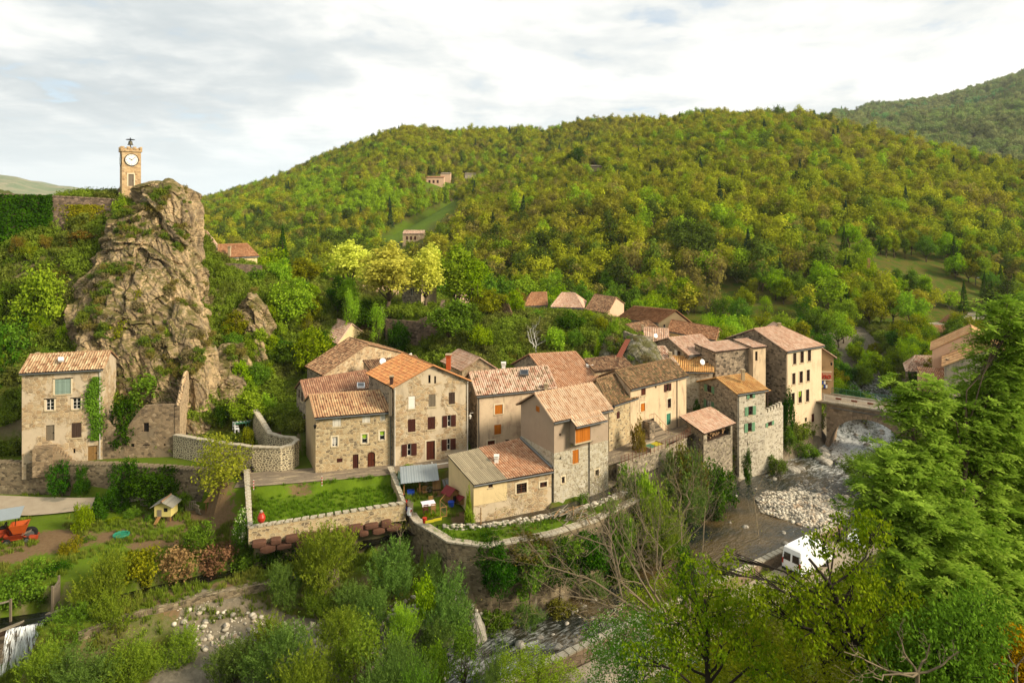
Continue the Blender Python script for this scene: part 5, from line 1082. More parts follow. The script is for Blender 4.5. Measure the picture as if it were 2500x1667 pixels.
tag(link('gravel_bar',grid_mesh('gravel_bar',X,Yg,Zb,[M['pebble']])),'gravel bank in the bend of the river',None,None,'structure')
def barz(p):
 e=float(segdist(np.array([p[0]]),np.array([p[1]]),BAR+[BAR[0]])[0][0]);return p[0],p[1],-35.85+min(e*.2,.34)+.1*math.sin(p[0]*1.7)*math.sin(p[1]*1.3)
pebbles('pebbles','pale river stones covering the gravel bank',lambda r:barz(in_poly_pt(r,BAR,0)),8500,.05,.3,5,M['pebble'])
RB=[(-28,57.5),(-14,58.6),(-8,62),(0,66.2),(4.5,68),(7,67),(1,63.2),(-4,59.5),(-8,55),(-20,54.5),(-28,55)]
def rbp(rng):
 while True:
  x,y,_=in_poly_pt(rng,RB,0);z=gz(x,y)
  if z<-31.5:return x,y,z-.02
pebbles('pebbles','mixed grey stones along the left river bank',rbp,1500,.07,.35,6,M['pebble'])
def rapids(rng):
 t=rng.rand()*11.9+.6;i=int(t);a,b=RIV[i],RIV[i+1];q=t-i;d=Vector((b[0]-a[0],b[1]-a[1])).normalized();w=(rng.rand()*2-1)*(a[2])*.95;return a[0]+(b[0]-a[0])*q-d.y*w,a[1]+(b[1]-a[1])*q+d.x*w,a[3]+(b[3]-a[3])*q-.13
pebbles('pebbles','wet stones breaking the river surface',rapids,260,.12,.5,9,M['stone_river'])
def wall_line(name,label,pts,top,bot,th,m,cap=None,cat='wall',capname='coping',side=1,caph=.12,capo=.06):
 P=[Vector(p[:2])for p in pts];n=len(P);tp=top if isinstance(top,(list,tuple))else[top]*n;bt=bot if isinstance(bot,(list,tuple))else[bot]*n
 nr=[]
 for i in range(n):
  d=(P[min(i+1,n-1)]-P[max(i-1,0)]).normalized();nr.append(Vector((d.y,-d.x)))
 root=thing(name,label,cat,(*(sum(P,Vector((0,0)))/n),min(bt)));mb=MB();cb=MB();u=0;rng=random.Random(n)
 v3=lambda p,z:Vector((p.x,p.y,z))
 for i in range(n-1):
  a,b=P[i],P[i+1];a2,b2=a-nr[i]*th*side,b-nr[i+1]*th*side;L=(b-a).length
  q=[v3(a,bt[i]),v3(b,bt[i+1]),v3(b,tp[i+1]),v3(a,tp[i])];uv=[(u,bt[i]),(u+L,bt[i+1]),(u+L,tp[i+1]),(u,tp[i])]
  mb.face(q,uv);mb.face([v3(b2,bt[i+1]),v3(a2,bt[i]),v3(a2,tp[i]),v3(b2,tp[i+1])],[(u+L,bt[i+1]),(u,bt[i]),(u,tp[i]),(u+L,tp[i+1])])
  if not cap:mb.face([v3(a,tp[i]),v3(b,tp[i+1]),v3(b2,tp[i+1]),v3(a2,tp[i])])
  else:
   k=max(1,int(L/.7))
   for s in range(k):
    t0,t1=s/k+.006,(s+1)/k-.006;h=caph+rng.random()*.05;A,B=a.lerp(b,t0),a.lerp(b,t1);A2,B2=a2.lerp(b2,t0),a2.lerp(b2,t1)
    nA=nr[i].lerp(nr[i+1],t0)*side;z0,z1=tp[i]+(tp[i+1]-tp[i])*t0,tp[i]+(tp[i+1]-tp[i])*t1;o=capo+rng.random()*.04
    lo=[v3(A+nA*o,z0-.002),v3(B+nA*o,z1-.002),v3(B2-nA*o,z1-.002),v3(A2-nA*o,z0-.002)];hi=[p+Vector((0,0,h))for p in lo]
    cb.face(hi if side>0 else hi[::-1])
    for e in range(4):f=(e+1)%4;cb.face([lo[e],lo[f],hi[f],hi[e]]if side>0 else[lo[f],lo[e],hi[e],hi[f]])
  u+=L
 for i,sgn in((0,1),(n-1,-1)):
  a=P[i];a2=a-nr[i]*th*side;q=[v3(a2,bt[i]),v3(a,bt[i]),v3(a,tp[i]),v3(a2,tp[i])];mb.face(q if sgn>0 else q[::-1])
 part(root,'wall',mb,m)
 if cap:part(root,capname,cb,cap)
 return root
wall_line('rampart_wall','high old rampart wall of brown rubble left of the clock tower',[W(-120,470,95)[:2],W(0,476,97)[:2],W(150,480,99.5)[:2],W(250,484,101.5)[:2],W(340,492,103)[:2]],[2.4,2.3,2.0,1.75,1.2],[-9,-9,-8,-7,-5],1.2,'st_ramp','st_ramp',capname='wall_top',caph=.2)
wall_line('terrace_wall','long rubble retaining wall below the lone house and the ruin',[(-80,76.3),(-60,75.8),(-45,75.3),(-28.6,72.85)],[-28.3,-28.3,-28.35,-28.3],-32.6,.9,'st_wall','st_wall',capname='wall_top')
wall_line('garden_wall','pale-topped stone wall around the sunken lawn',[(-28.4,72.9),(-23.75,61.75),(-10.75,66.35),(-13.55,74.0)],[-27.9,-28.8,-28.6,-28.1],[-32.3,-30.3,-30.2,-29.8],.45,'st_h2','st_white',side=-1)
wall_line('curved_wall','curved wall of dark cobbles in pale mortar beside the street',[(-39.2,78.2),(-33,75.6),(-28.5,74.15),(-25.4,73.9),(-24.2,74.5),(-23.8,75.6),(-24.6,76.7),(-26.2,77.3),(-27.8,78.2),(-31.3,83)],[-26.0,-26.0,-26.0,-26.0,-25.9,-25.7,-25.7,-25.8,-25.7,-24.4],-29.4,.5,'st_curve','st_cap')
wall_line('retaining_wall','tall mossy retaining wall bending round and under the lower lawn',[(-11.6,69.2),(-9.5,65.4),(-5.9,61.6),(-2.2,60.7),(3.6,62.8),(7.9,65.5),(13.4,70.6)],[-29.8,-30.1,-30.2,-30.25,-30.2,-30.2,-30.2],-37.5,.7,'st_wall','st_cap')
wall_line('bank_wall','dark rubble bank wall between the water channel and the gravel',[(-34,53.0),(-31.4,54.9),(-26.5,57.3),(-20.6,59.6),(-15.6,61.0)],[-33.2,-32.85,-32.7,-32.6,-32.5],-36.4,.7,'st_wall')
wall_line('parapet_wall','low stone parapet between the river and the riverside road',PAR[1:],-33.05,-37.8,.45,'st_bridge','st_cap',side=-1)
wall_line('garden_wall','old bastion garden wall holding up a small lawn above the roofs',[(-22.3,114.5),(-20.3,108.6),(-15.2,107.4),(-11.6,109.2),(-11.2,113)],[-16.2,-17.4,-17.6,-16.2,-14.9],-25,.6,'st_ramp',None)
wall_line('garden_wall','ruined wall stub on the knoll above the rusty sheet',[(17.2,104.5),(18.4,102.8),(21.8,104.6)],[-18.6,-18.8,-19.5],-23,.5,'st_grey',None)
wall_line('lane_wall','low stone wall holding the railed lane above the mill race',[(11.9,75.0),(15.3,77.9),(19.6,81.5),(21.8,84.2)],-28.35,-32,.35,'st_grey','concrete',side=1)
wall_line('retaining_wall','dark rubble bank wall under the upper slope right of the crag',[W(500,655,113)[:2],W(570,650,114)[:2],W(640,655,116)[:2]],[-8.7,-8.9,-9.4],-14,.6,'st_ramp',None)
def rubble_wall(name,label,pts,z,seed,m,r=.2,rows=2):
 rng=np.random.RandomState(seed);V=[];Fc=[];off=0;base=[blob(1,80+k,10,1,.1,(1.2,.9,.75))for k in range(6)]
 P=[np.array(p)for p in pts]
 for i in range(len(P)-1):
  L=np.linalg.norm(P[i+1]-P[i]);k=int(L/(r*1.35))
  for s in range(k):
   for row in range(rows):
    for w in(-.25,.2):
     if rng.rand()<.12 and row==rows-1:continue
     p=P[i]+(P[i+1]-P[i])*((s+rng.rand()*.8)/k);rr=r*(.7+.6*rng.rand());v,f=base[rng.randint(6)];zz=z+row*r*1.15+rng.rand()*.1-.1
     V.append(v*rr+np.array([p[0]+rng.randn()*.06,p[1]+w+rng.randn()*.05,zz]));Fc.append(np.array(f)+off);off+=len(v)
 v=np.vstack(V);b=np.array([v[:,0].mean(),v[:,1].mean(),v[:,2].min()]);return tag(link(name,np_mesh(name,v-b,np.vstack(Fc),[M[m]]),None,b),label,'wall')
rubble_wall('dry_stone_wall','knee-high wall of loose pale stones along the mill race and lower lawn',[(-6.6,64.5),(-3,64.55),(1.9,66.1),(5.9,67.8),(10.4,70.9),(12.4,72.8)],-30.25,3,'pebble')
def clock_tower():
 p=W(297.7,460,105);c0=Vector((p.x,p.y));dr=Vector((.806,.592));dl=Vector((-.592,.806));w=2.62
 root=thing('clock_tower','slender stone clock tower with battlements and bell on top of the crag','tower',(*(c0+dr*w/2+dl*w/2),2.2))
 C=[c0,c0+dr*w,c0+dr*w+dl*w,c0+dl*w];S4=[Side(C[i],C[(i+1)%4])for i in range(4)];zt=9.25
 dz=S4[0].rect(1,1068,428,1113,527);mb=MB()
 for k,s in enumerate(S4):facade(mb,s,[(0,zt),(w,zt)],1.5,[(*dz,0)]if k==0 else[],0)
 part(root,'wall',mb,'st_tower');win(root,S4[0],'d',dz,dict(col='shut_grey',sr=1))
 mb=MB();o=.16
 A=c0-dr*o-dl*o;a3=Vector((A.x,A.y,zt));mb.obox(a3,dr.to_3d()*(w+2*o),dl.to_3d()*(w+2*o),(0,0,.28));part(root,'cornice',mb,'st_tower')
 for s in range(4):
  d=[dr,dl,-dr,-dl][s];n=[-dl,dr,dl,-dr][s];B=C[s]+n*o-d*o
  for k in range(4):
   u=k*(w+2*o-.5)/3
   if k==3:continue
   q=B+d*u;m2=MB();m2.obox((q.x,q.y,zt+.28),d.to_3d()*.5,-n.to_3d()*.3,(0,0,.5));part(root,'merlon',m2,'st_tower')
  m2=MB();q=B+d*.5;m2.obox((q.x,q.y,zt+.28),d.to_3d()*(w+2*o-1.0),-n.to_3d()*.26,(0,0,.18));part(root,'parapet',m2,'st_tower')
 for s in(0,3):
  sd=S4[s];ctr=sd.P(w/2,S4[0].uv(*S(1,1099,310))[1],-.06);n=sd.n.to_3d();d=sd.d.to_3d();R=.86;up=Vector((0,0,1))
  rim=MB();rim.tube([ctr-n*.1,ctr+n*.03],R+.12,32);co_=part(root,'clock',rim,'iron');WLOC[co_.name]=WLOC[root.name]
  fc=MB();fc.tube([ctr+n*.031,ctr+n*.045],R,32);obj('dial',fc,M['clock'],co_)
  NM=['XII','I','II','III','IIII','V','VI','VII','VIII','IX','X','XI'];nb=MB()
  for h in range(12):
   a=h*math.pi/6;rd=d*math.sin(a)+up*math.cos(a);tg=d*math.cos(a)-up*math.sin(a);k=len(NM[h])
   for i,chh in enumerate(NM[h]):
    x=(i-(k-1)/2)*.085;b=ctr+n*.047+rd*R*.72+tg*x;hgt=rd*R*.2
    segs={'I':[(0,0)],'V':[(-.03,0),(.03,0)],'X':[(-.035,.035),(.035,-.035)]}[chh]
    for s0,s1 in segs:
     p0=b+tg*s0;p1=b+hgt+tg*(s1 if chh=='X' else(0 if chh=='I' else s0*-.0+(s0*1.6)))
     if chh=='V':p0=b;p1=b+hgt+tg*s0*1.3
     nb.obox(p0-tg*.014,tg*.028,p1-p0,n*.01)
  obj('numerals',nb,M['iron'],co_);hb=MB()
  for hr,ln,th in((10+8/60,.5,.05),(8/5,.74,.034)):
   a=hr*math.pi/6;rd=d*math.sin(a)+up*math.cos(a);tg=rd.cross(n);hb.obox(ctr+n*.06-rd*.15-tg*th,rd*(ln+.15),tg*th*2,n*.015)
  obj('hands',hb,M['iron'],co_)
 cx=c0+dr*w/2+dl*w/2;q=Vector((cx.x,cx.y,zt))
 mb=MB();mb.obox(q-Vector((w/2-.2,w/2-.2,-.25))if False else Vector((*(c0+dr*.1+dl*.1),zt+.27)),dr.to_3d()*(w-.2),dl.to_3d()*(w-.2),(0,0,.05));part(root,'roof',mb,'st_tower')
 mb=MB();mb.tube([q,q+Vector((0,0,2.3))],.07,8)
 for a in range(3):t=a*2.09;mb.tube([q+Vector((math.cos(t)*.5,math.sin(t)*.5,.3)),q+Vector((0,0,1.0))],.035,5)
 part(root,'bell_frame',mb,'iron');bz=q.z+1.15;mb=MB();mb.lathe((q.x,q.y,bz),[(.44,0),(.42,.05),(.33,.16),(.29,.4),(.27,.55),(.2,.64),(.05,.68)],20);part(root,'bell',mb,'bronze')
 mb=MB();mb.lathe((q.x,q.y,bz+.78),[(.1,0),(.62,.02),(.64,.09),(.3,.16),(.04,.2)],20);part(root,'bell_hood',mb,'iron')
clock_tower()
def bridge():
 A=Vector((46.9,100.8));d=Vector((.804,-.594)).normalized();n=Vector((-d.y,d.x));L=25;wd=5.2;zt=-28.75
 if n.y<0:n=-n
 root=thing('stone_bridge','old stone arch bridge with white railings beside the tall house','bridge',(*(A+d*L/2+n*wd/2),-36.5))
 ts=sorted(set([0,.4,10.6,L]+[.4+10.2*(.5-.5*math.cos(math.pi*k/24))for k in range(25)]))
 zb=lambda t:-36.5 if not .4<t<10.6 else-34.9+4.75*math.sqrt(max(0,1-((t-5.5)/5.1)**2))
 P=lambda t,w,z:Vector((*(A+d*t+n*w),z));mb=MB()
 for i in range(len(ts)-1):
  a,b=ts[i],ts[i+1];za,zb_=(zb(a),zb(b))if .39<(a+b)/2<10.61 else(-36.8,-36.8)
  if a==.4:za=-34.9
  if b==10.6:zb_=-34.9
  mb.face([P(a,0,za),P(b,0,zb_),P(b,0,zt),P(a,0,zt)],[(a,za),(b,zb_),(b,zt),(a,zt)]);mb.face([P(b,wd,zb_),P(a,wd,za),P(a,wd,zt),P(b,wd,zt)],[(b,zb_),(a,za),(a,zt),(b,zt)])
  mb.face([P(a,wd,za),P(b,wd,zb_),P(b,0,zb_),P(a,0,za)],[(a,0),(b,0),(b,wd),(a,wd)])
 for t,s in((.4,1),(10.6,-1)):mb.face([P(t,0,-36.8),P(t,wd,-36.8),P(t,wd,-34.9),P(t,0,-34.9)])
 part(root,'arch_wall',mb,'st_bridge')
 mb=MB();N=26
 for k in range(N):
  f=lambda s:(5.5-5.1*math.cos(math.pi*s),-34.9+4.75*math.sin(math.pi*s));g=lambda s:(5.5-5.65*math.cos(math.pi*s),-34.9+5.25*math.sin(math.pi*s))
  a0,a1,b0,b1=f((k+.04)/N),f((k+.96)/N),g((k+.04)/N),g((k+.96)/N);mb.obox(P(a0[0],-.06,a0[1]),P(a1[0],-.06,a1[1])-P(a0[0],-.06,a0[1]),P(b0[0],-.06,b0[1])-P(a0[0],-.06,a0[1]),n.to_3d()*.05)
 part(root,'voussoirs',mb,'st_bridge')
 mb=MB();mb.obox(P(-2,-.15,zt),d.to_3d()*(L+2),n.to_3d()*(wd+.3),(0,0,.2));part(root,'deck',mb,'road')
 for w,lab in((-.12,'near'),(wd-.1,'far')):
  mb=MB();mb.obox(P(-.5,w,zt+.2),d.to_3d()*L,n.to_3d()*.25,(0,0,.18));part(root,'kerb',mb,'st_cap')
  mb=MB();z0=zt+.38
  for z in(z0+.08,z0+.85):mb.obox(P(-.3,w+.1,z),d.to_3d()*(L-.4),n.to_3d()*.05,(0,0,.05))
  for k in range(int(L/.14)):p=P(-.25+k*.14,w+.11,z0+.08);mb.obox(p,d.to_3d()*.02,n.to_3d()*.02,(0,0,.78))
  for k in range(13):p=P(-.3+k*2.0,w+.08,zt+.2);mb.obox(p,d.to_3d()*.07,n.to_3d()*.07,(0,0,1.1))
  part(root,'railing',mb,'fr_white' if w<0 else 'greenbin')
 mb=MB();mb.tube([P(.5,-.1,zt-.45),P(L,-.1,zt-.45)],.06,6);part(root,'pipe',mb,'zinc')
 for k in range(6):
  b=MB();t=1.3+k*2.1;b.obox(P(t,-.26,zt+.95),d.to_3d()*.75,n.to_3d()*.22,(0,0,.22));fb=obj('flower_box',b,M['rust']);tag(fb,'rust brown flower box hung on the bridge railing, %s from the left'%ords[k],'flower box','flower boxes on the bridge railing')
bridge()
def wheel(root,c,r,w,ax,m='tyre'):
 c=Vector(c);ax=Vector(ax);mb=MB();mb.tube([c-ax*w/2,c-ax*w*.42,c+ax*w*.42,c+ax*w/2],[r*.9,r,r,r*.9],18);o=part(root,'wheel',mb,m);WLOC[o.name]=WLOC[root.name]
 rb=MB();rb.tube([c-ax*(w/2+.01),c+ax*(w/2+.01)],r*.6,12);obj('rim',rb,M['zinc'],o);return o
def vehicle(name,label,cat,loc,ang,prof,wid,glass,col,wheels,wr,van=False):
 root=thing(name,label,cat,loc);fx=Vector((math.cos(ang),math.sin(ang),0));sx=Vector((-fx.y,fx.x,0));L0=Vector(loc)
 P=lambda x,y,z:L0+fx*x+sx*y+Vector((0,0,z))
 n=len(prof);mb=MB();tap=lambda z:1-.10*max(0,(z-1.0))/1.2
 secs=[(-1,.90,-.03),(-.93,1,0),(.93,1,0),(1,.90,-.03)]
 V=[]
 cx=sum(p[0]for p in prof)/n;cz=sum(p[1]for p in prof)/n
 for s,k,_ in secs:V.append([P(cx+(x-cx)*(.985 if k<1 else 1),s*wid/2*tap(z),cz+(z-cz)*(.96 if k<1 else 1))for x,z in prof])
 for a in range(3):
  for i in range(n):j=(i+1)%n;mb.face([V[a][i],V[a][j],V[a+1][j],V[a+1][i]])
 mb.face(V[0][::-1]);mb.face(V[3]);o=part(root,'body',mb,col)
 bv=o.modifiers.new('b','BEVEL');bv.width=.05;bv.segments=2;bv.limit_method='ANGLE';WLOC[o.name]=WLOC[root.name]
 for g in glass:
  if g[0]=='side':
   for s in(-1,1):m2=MB();q=[P(x,s*(wid/2*tap(z)+.012),z)for x,z in g[1]];m2.face(q if s<0 else q[::-1]);part(root,'side_window',m2,'vglass')
  else:m2=MB();m2.face([P(*q)for q in g[1]]);part(root,g[0],m2,'vglass')
 for x in wheels:
  for s in(-1,1):wheel(root,P(x,s*(wid/2-.1),wr),wr,.22,sx)
 return root,P,o
ROADANG=math.atan2(.58,.82)
def road_at(t,off):
 i=int(t);a,b=Vector(PAR[i]),Vector(PAR[i+1]);d=(a-b).normalized();n=Vector((d.y,-d.x));p=a.lerp(b,t-i)+n*off;return(p.x,p.y,-33.86)
vp=[(-2.55,.35),(-2.6,.9),(-2.55,1.75),(-2.42,2.42),(-2.2,2.52),(1.2,2.52),(1.5,2.38),(2.0,1.5),(2.7,1.15),(2.82,.8),(2.8,.35)]
van,P,bo=vehicle('white_van','white high-roofed van parked facing away on the riverside road','van',road_at(2.28,2.1),ROADANG,vp,1.95,[('side',[(1.0,1.5),(1.78,1.5),(1.42,2.1),(1.0,2.1)]),('rear_window',[(-2.60,.1,1.35),(-2.60,.8,1.35),(-2.535,.74,2.02),(-2.535,.1,2.02)]),('rear_window',[(-2.60,-.8,1.35),(-2.60,-.1,1.35),(-2.535,-.1,2.02),(-2.535,-.74,2.02)]),('windscreen',[(1.96,-.8,1.55),(1.96,.8,1.55),(1.53,.72,2.33),(1.53,-.72,2.33)])],'white',(-1.6,1.8),.34)
mb=MB();mb.obox(P(-2.66,-.92,.38),P(-2.66,.92,.38)-P(-2.66,-.92,.38),P(-2.5,0,0)-P(-2.66,0,0),(0,0,.22));part(van,'bumper',mb,'tyre')
for s in(-1,1):
 mb=MB();mb.obox(P(-2.63,s*.86-.06,.95),P(0,.12,0)-P(0,0,0),P(.1,0,0)-P(0,0,0),(0,0,.5));part(van,'taillight',mb,'redlamp')
 mb=MB();mb.obox(P(1.65,s*1.05-.05,1.45),P(0,.1,0)-P(0,0,0),P(.16,0,0)-P(0,0,0),(0,0,.3));part(van,'mirror',mb,'white')
cp=[(-2.0,.3),(-2.05,.75),(-1.95,1.0),(-1.5,1.42),(-.2,1.46),(.35,1.36),(1.05,.98),(1.9,.82),(2.02,.6),(2.0,.3)]
def car(label,loc,ang,k=1):
 c,P,b=vehicle('white_car',label,'car',loc,ang,cp,1.72,[('side',[(-1.45,1.0),(.9,1.0),(.25,1.33),(-1.3,1.36)]),('windscreen',[(1.03,-.68,1.01),(1.03,.68,1.01),(.4,.62,1.36),(.4,-.62,1.36)]),('rear_window',[(-1.93,.68,1.05),(-1.93,-.68,1.05),(-1.56,-.62,1.41),(-1.56,.62,1.41)])],'white',(-1.25,1.25),.31)
 for s in(-1,1):
  mb=MB();mb.obox(P(1.9,s*.62-.14,.62),P(0,.28,0)-P(0,0,0),P(.12,0,0)-P(0,0,0),(0,0,.14));part(c,'headlight',mb,'headlamp')
  mb=MB();mb.obox(P(-2.06,s*.66-.12,.72),P(0,.24,0)-P(0,0,0),P(.1,0,0)-P(0,0,0),(0,0,.16));part(c,'taillight',mb,'redlamp')
 mb=MB();mb.obox(P(1.95,-.8,.3),P(0,1.6,0)-P(0,0,0),P(.1,0,0)-P(0,0,0),(0,0,.14));part(c,'bumper',mb,'tyre');return c
car('white car parked nose towards us beyond the van under the branches',road_at(1.05,2.6),ROADANG+math.pi)
q=W(*S(7,1600,232),190);tr=thing('blue_truck','blue truck at the far right road junction','truck',(q.x,q.y,q.z-.6));L0=Vector((q.x,q.y,q.z-.6))
mb=MB();mb.box(L0+Vector((1.2,0,1.9)),(7,2.4,2.2));part(tr,'cargo_box',mb,'truckblue');mb=MB();mb.box(L0+Vector((-3.4,0,1.5)),(1.9,2.3,2.0));part(tr,'cab',mb,'truckblue');mb=MB();mb.box(L0+Vector((-3.5,-1.17,1.9)),(1.2,.05,.7));part(tr,'side_window',mb,'vglass')
for x in(-3.2,2.6):
 for s in(-1,1):wheel(tr,L0+Vector((x,s*1.0,.5)),.5,.3,(0,1,0))
def machinery():
 z=-31.75;c=WZ(*S(16,420,800),z);r=thing('dumper','rusty orange tipping hopper machine with chunky wheel beside the gravel drive','farm machine',c)
 ax=Vector((.9,.42,0)).normalized();sx=Vector((-ax.y,ax.x,0));P=lambda x,y,zz:c+(ax*x+sx*y+Vector((0,0,zz)))*.85
 def hop(x0,x1,w0,w1,z0,z1,nm,m):
  mb=MB();lo=[P(x0+.35,-w0,z0),P(x1-.35,-w0,z0),P(x1-.35,w0,z0),P(x0+.35,w0,z0)];hi=[P(x0,-w1,z1),P(x1,-w1,z1),P(x1,w1,z1),P(x0,w1,z1)]
  mb.face(lo[::-1])
  for i in range(4):j=(i+1)%4;mb.face([lo[i],lo[j],hi[j],hi[i]])
  q=[p.lerp(sum(hi,Vector())/4,.1)for p in hi];ql=[p.lerp(sum(lo,Vector())/4,.1)+Vector((0,0,.05))for p in lo]
  for i in range(4):j=(i+1)%4;mb.face([hi[i],hi[j],q[j],q[i]]);mb.face([q[i],q[j],ql[j],ql[i]])
  mb.face(ql);part(r,nm,mb,m)
 hop(-.7,1.1,.35,.75,1.0,2.05,'hopper','orange');hop(-1.2,.8,.4,.8,.45,1.05,'trough','orange2')
 mb=MB();mb.obox(P(-1.4,-.4,.35),ax*2.9,sx*.12,(0,0,.14));mb.obox(P(-1.4,.3,.35),ax*2.9,sx*.12,(0,0,.14));mb.tube([P(.9,0,.4),P(2.0,-.5,.35)],.06,6);mb.tube([P(.4,-.6,.95),P(1.5,-.7,.3)],.05,6);part(r,'chassis',mb,'orange2')
 wheel(r,P(1.15,.2,.62),.62,.4,sx);wheel(r,P(-.9,-.7,.32),.32,.22,sx);wheel(r,P(-.9,.7,.32),.32,.22,sx);wheel(r,P(1.0,-.75,.3),.3,.2,sx)
 mb=MB();mb.tube([P(1.25,-.55,.45),P(1.95,-.75,.4)],[.28,.26],10);part(r,'roller',mb,'orange2')
 mb=MB();mb.obox(P(.5,-.8,.9),ax*.75+Vector((0,0,.25)),sx*.5,(0,0,.05));part(r,'cover_plate',mb,'woodgrey')
 c2=WZ(*S(16,60,800),z);t=thing('tractor','small orange tractor with pale tin canopy at the left edge of the drive','tractor',c2);Q=lambda x,y,zz:c2+ax*x+sx*y+Vector((0,0,zz))
 mb=MB();mb.obox(Q(-.9,-.35,.5),ax*1.5,sx*.7,(0,0,.55));mb.obox(Q(-.3,-.45,1.0),ax*.7,sx*.9,(0,0,.3));part(t,'body',mb,'orange2')
 mb=MB();mb.obox(Q(-.2,-.4,1.3),ax*.5,sx*.8,(0,0,.1));mb.obox(Q(.2,-.4,1.35),ax*.1,sx*.8,(0,0,.4));part(t,'seat',mb,'iron')
 for x in(-.5,1.05):
  for y in(-.7,.8):mb=MB();mb.tube([Q(x,y,.6),Q(x+.15,y,2.35)],.035,6);part(t,'post',mb,'iron')
 mb=MB();mb.obox(Q(-.75,-.95,2.36),ax*2.3,sx*2.0+Vector((0,0,.35)),(0,0,.05));part(t,'canopy',mb,'sheet')
 for x,y,rr in((-.75,-.62,.5),(-.75,.62,.5),(.75,-.55,.33),(.75,.55,.33)):wheel(t,Q(x,y,rr),rr,.26,sx)
machinery()
def hut():
 c=WZ(397,1272,-31.65);r=thing('hen_house','little yellow hen house with grey board roof on stilts in the garden','hen house',c);P=lambda x,y,z:c+Vector((x,y,z))
 mb=MB();A,B=Vector((c.x-.85,c.y)),Vector((c.x+.85,c.y));f=Side(A,B)
 facade(mb,f,[(0,c.z+1.5),(.85,c.z+1.95),(1.7,c.z+1.5)],c.z+.45,[(.95,1.35,c.z+.95,c.z+1.35,0)],0,None,.05)
 D=Vector((0,1.4));
 for a,b in((B,B+D),(A+D,A)):facade(mb,Side(a,b),[(0,c.z+1.5),(1.4,c.z+1.5)],c.z+.45,[])
 facade(mb,Side(B+D,A+D),[(0,c.z+1.5),(.85,c.z+1.95),(1.7,c.z+1.5)],c.z+.45,[]);mb.face([P(-.85,0,.45),P(-.85,1.4,.45),P(.85,1.4,.45),P(.85,0,.45)]);part(r,'wall',mb,'hutyellow')
 mb=MB();mb.obox(P(.1,.03,.95),(.4,0,0),(0,.02,0),(0,0,.4));part(r,'window',mb,'dark');mb=MB();mb.obox(P(-.55,-.03,.47),(.45,0,0),(0,.03,0),(0,0,.7));part(r,'door',mb,'woodgrey')
 mb=MB()
 for s in(-1,1):mb.obox(P(0,-.3,2.02),(s*1.15,0,-.58),(0,2.0,0),(0,0,.06))
 part(r,'roof',mb,'hutroof');mb=MB();mb.tube([P(0,-.3,2.08),P(0,1.7,2.08)],.09,6);part(r,'ridge',mb,'t_old')
 for x in(-.75,.75):
  for y in(.1,1.3):mb=MB();mb.box(P(x,y,.22),(.1,.1,.5));part(r,'leg',mb,'wood')
 mb=MB();mb.obox(P(-.5,-.9,.02),(.35,0,0),(0,.9,.45),(0,0,.04));part(r,'ramp',mb,'wood')
hut()
c=WZ(296,1309,-31.65);r=thing('paddling_pool','round green paddling pool with muddy bottom on bare garden soil','pool',c);mb=MB();N=24
mb.tube([c+Vector((math.cos(a*2*math.pi/N)*.68,math.sin(a*2*math.pi/N)*.6,.2+.03*math.sin(a*3)))for a in range(N+1)],.1,8,cap=False);mb.lathe(c,[(.66,0),(.68,.18)],24);part(r,'rim',mb,'poolgreen')
mb=MB();mb.lathe(c+Vector((0,0,.12)),[(.6,0),(.6,.02)],24);part(r,'muddy_water',mb,'leatw')
def pallet(px,py,w,h,rot,label):
 p=WZ(px,py,-31.65);r=thing('pallet',label,'pallet',p);c,s=math.cos(rot),math.sin(rot);X=Vector((c,s,0));N=Vector((-s,c,.25)).normalized();U=X.cross(N).normalized();U=U if U.z>0 else-U
 for k in range(6):mb=MB();mb.obox(p+X*(w*k/6),X*w*.1,N*.03,U*h);part(r,'slat',mb,'woodgrey')
 for k in range(3):mb=MB();mb.obox(p+N*.03+U*(h*(.05+.4*k)),X*w*.95,N*.08,U*.09);part(r,'rail',mb,'woodgrey')
pallet(*S(3,1400,268),1.2,1.15,.12,'weathered pallet standing upright by the garden wall');pallet(*S(3,1480,285),.9,1.15,-.6,'weathered pallet turned edge-on beside the shelter');pallet(*S(3,1062,235),.9,.8,.1,'weathered pallet leaning by the ivy behind the hen house')
p=WZ(*S(3,1560,285),-31.6);r=thing('shelter','low plank-roofed animal shelter by the foot of the steps','shelter',p);mb=MB();mb.obox(p+Vector((-.2,-.3,1.2)),(2.2,0,.25),(0,1.8,.2),(0,0,.05));part(r,'roof',mb,'wood')
for x in(0,1.85):
 for y in(-.1,1.3):mb=MB();mb.box(p+Vector((x,y,.6)),(.09,.09,1.3));part(r,'post',mb,'wood')
mb=MB();mb.box(p+Vector((.9,1.35,.6)),(1.9,.04,1.1));part(r,'back_panel',mb,'shut_dark')
p=WZ(*S(3,1800,268),-31.6);r=thing('garden_steps','steep stone garden steps up to a dark doorway in the retaining wall','steps',p);mb=MB()
for k in range(9):mb.obox(p+Vector((-.65+.02*k,.28*k,0)),(1.3,0,0),(0,.3,0),(0,0,.22*(k+1)))
part(r,'treads',mb,'st_grey');mb=MB();mb.box(p+Vector((.1,2.65,2.6)),(1.0,.1,2.0));part(r,'doorway',mb,'dark');mb=MB();mb.obox(p+Vector((.72,-.2,0)),(.2,.1,0),(0,2.6,0),(0,0,2.6));part(r,'side_wall',mb,'st_wall')
p=WZ(*S(3,1974,362),-28.35)+Vector((0,0,.0));r=thing('clay_jar','red clay jar on the lawn wall corner','jar',p+Vector((0,0,.1)));mb=MB();mb.lathe(p+Vector((0,0,.12)),[(.22,0),(.34,.2),(.36,.45),(.24,.72),(.16,.8),(.2,.86)],18);part(r,'body',mb,'redjar');mb=MB();mb.lathe(p+Vector((0,0,.98)),[(.12,0),(.14,.12),(.06,.22)],10);part(r,'stopper',mb,'st_cap')
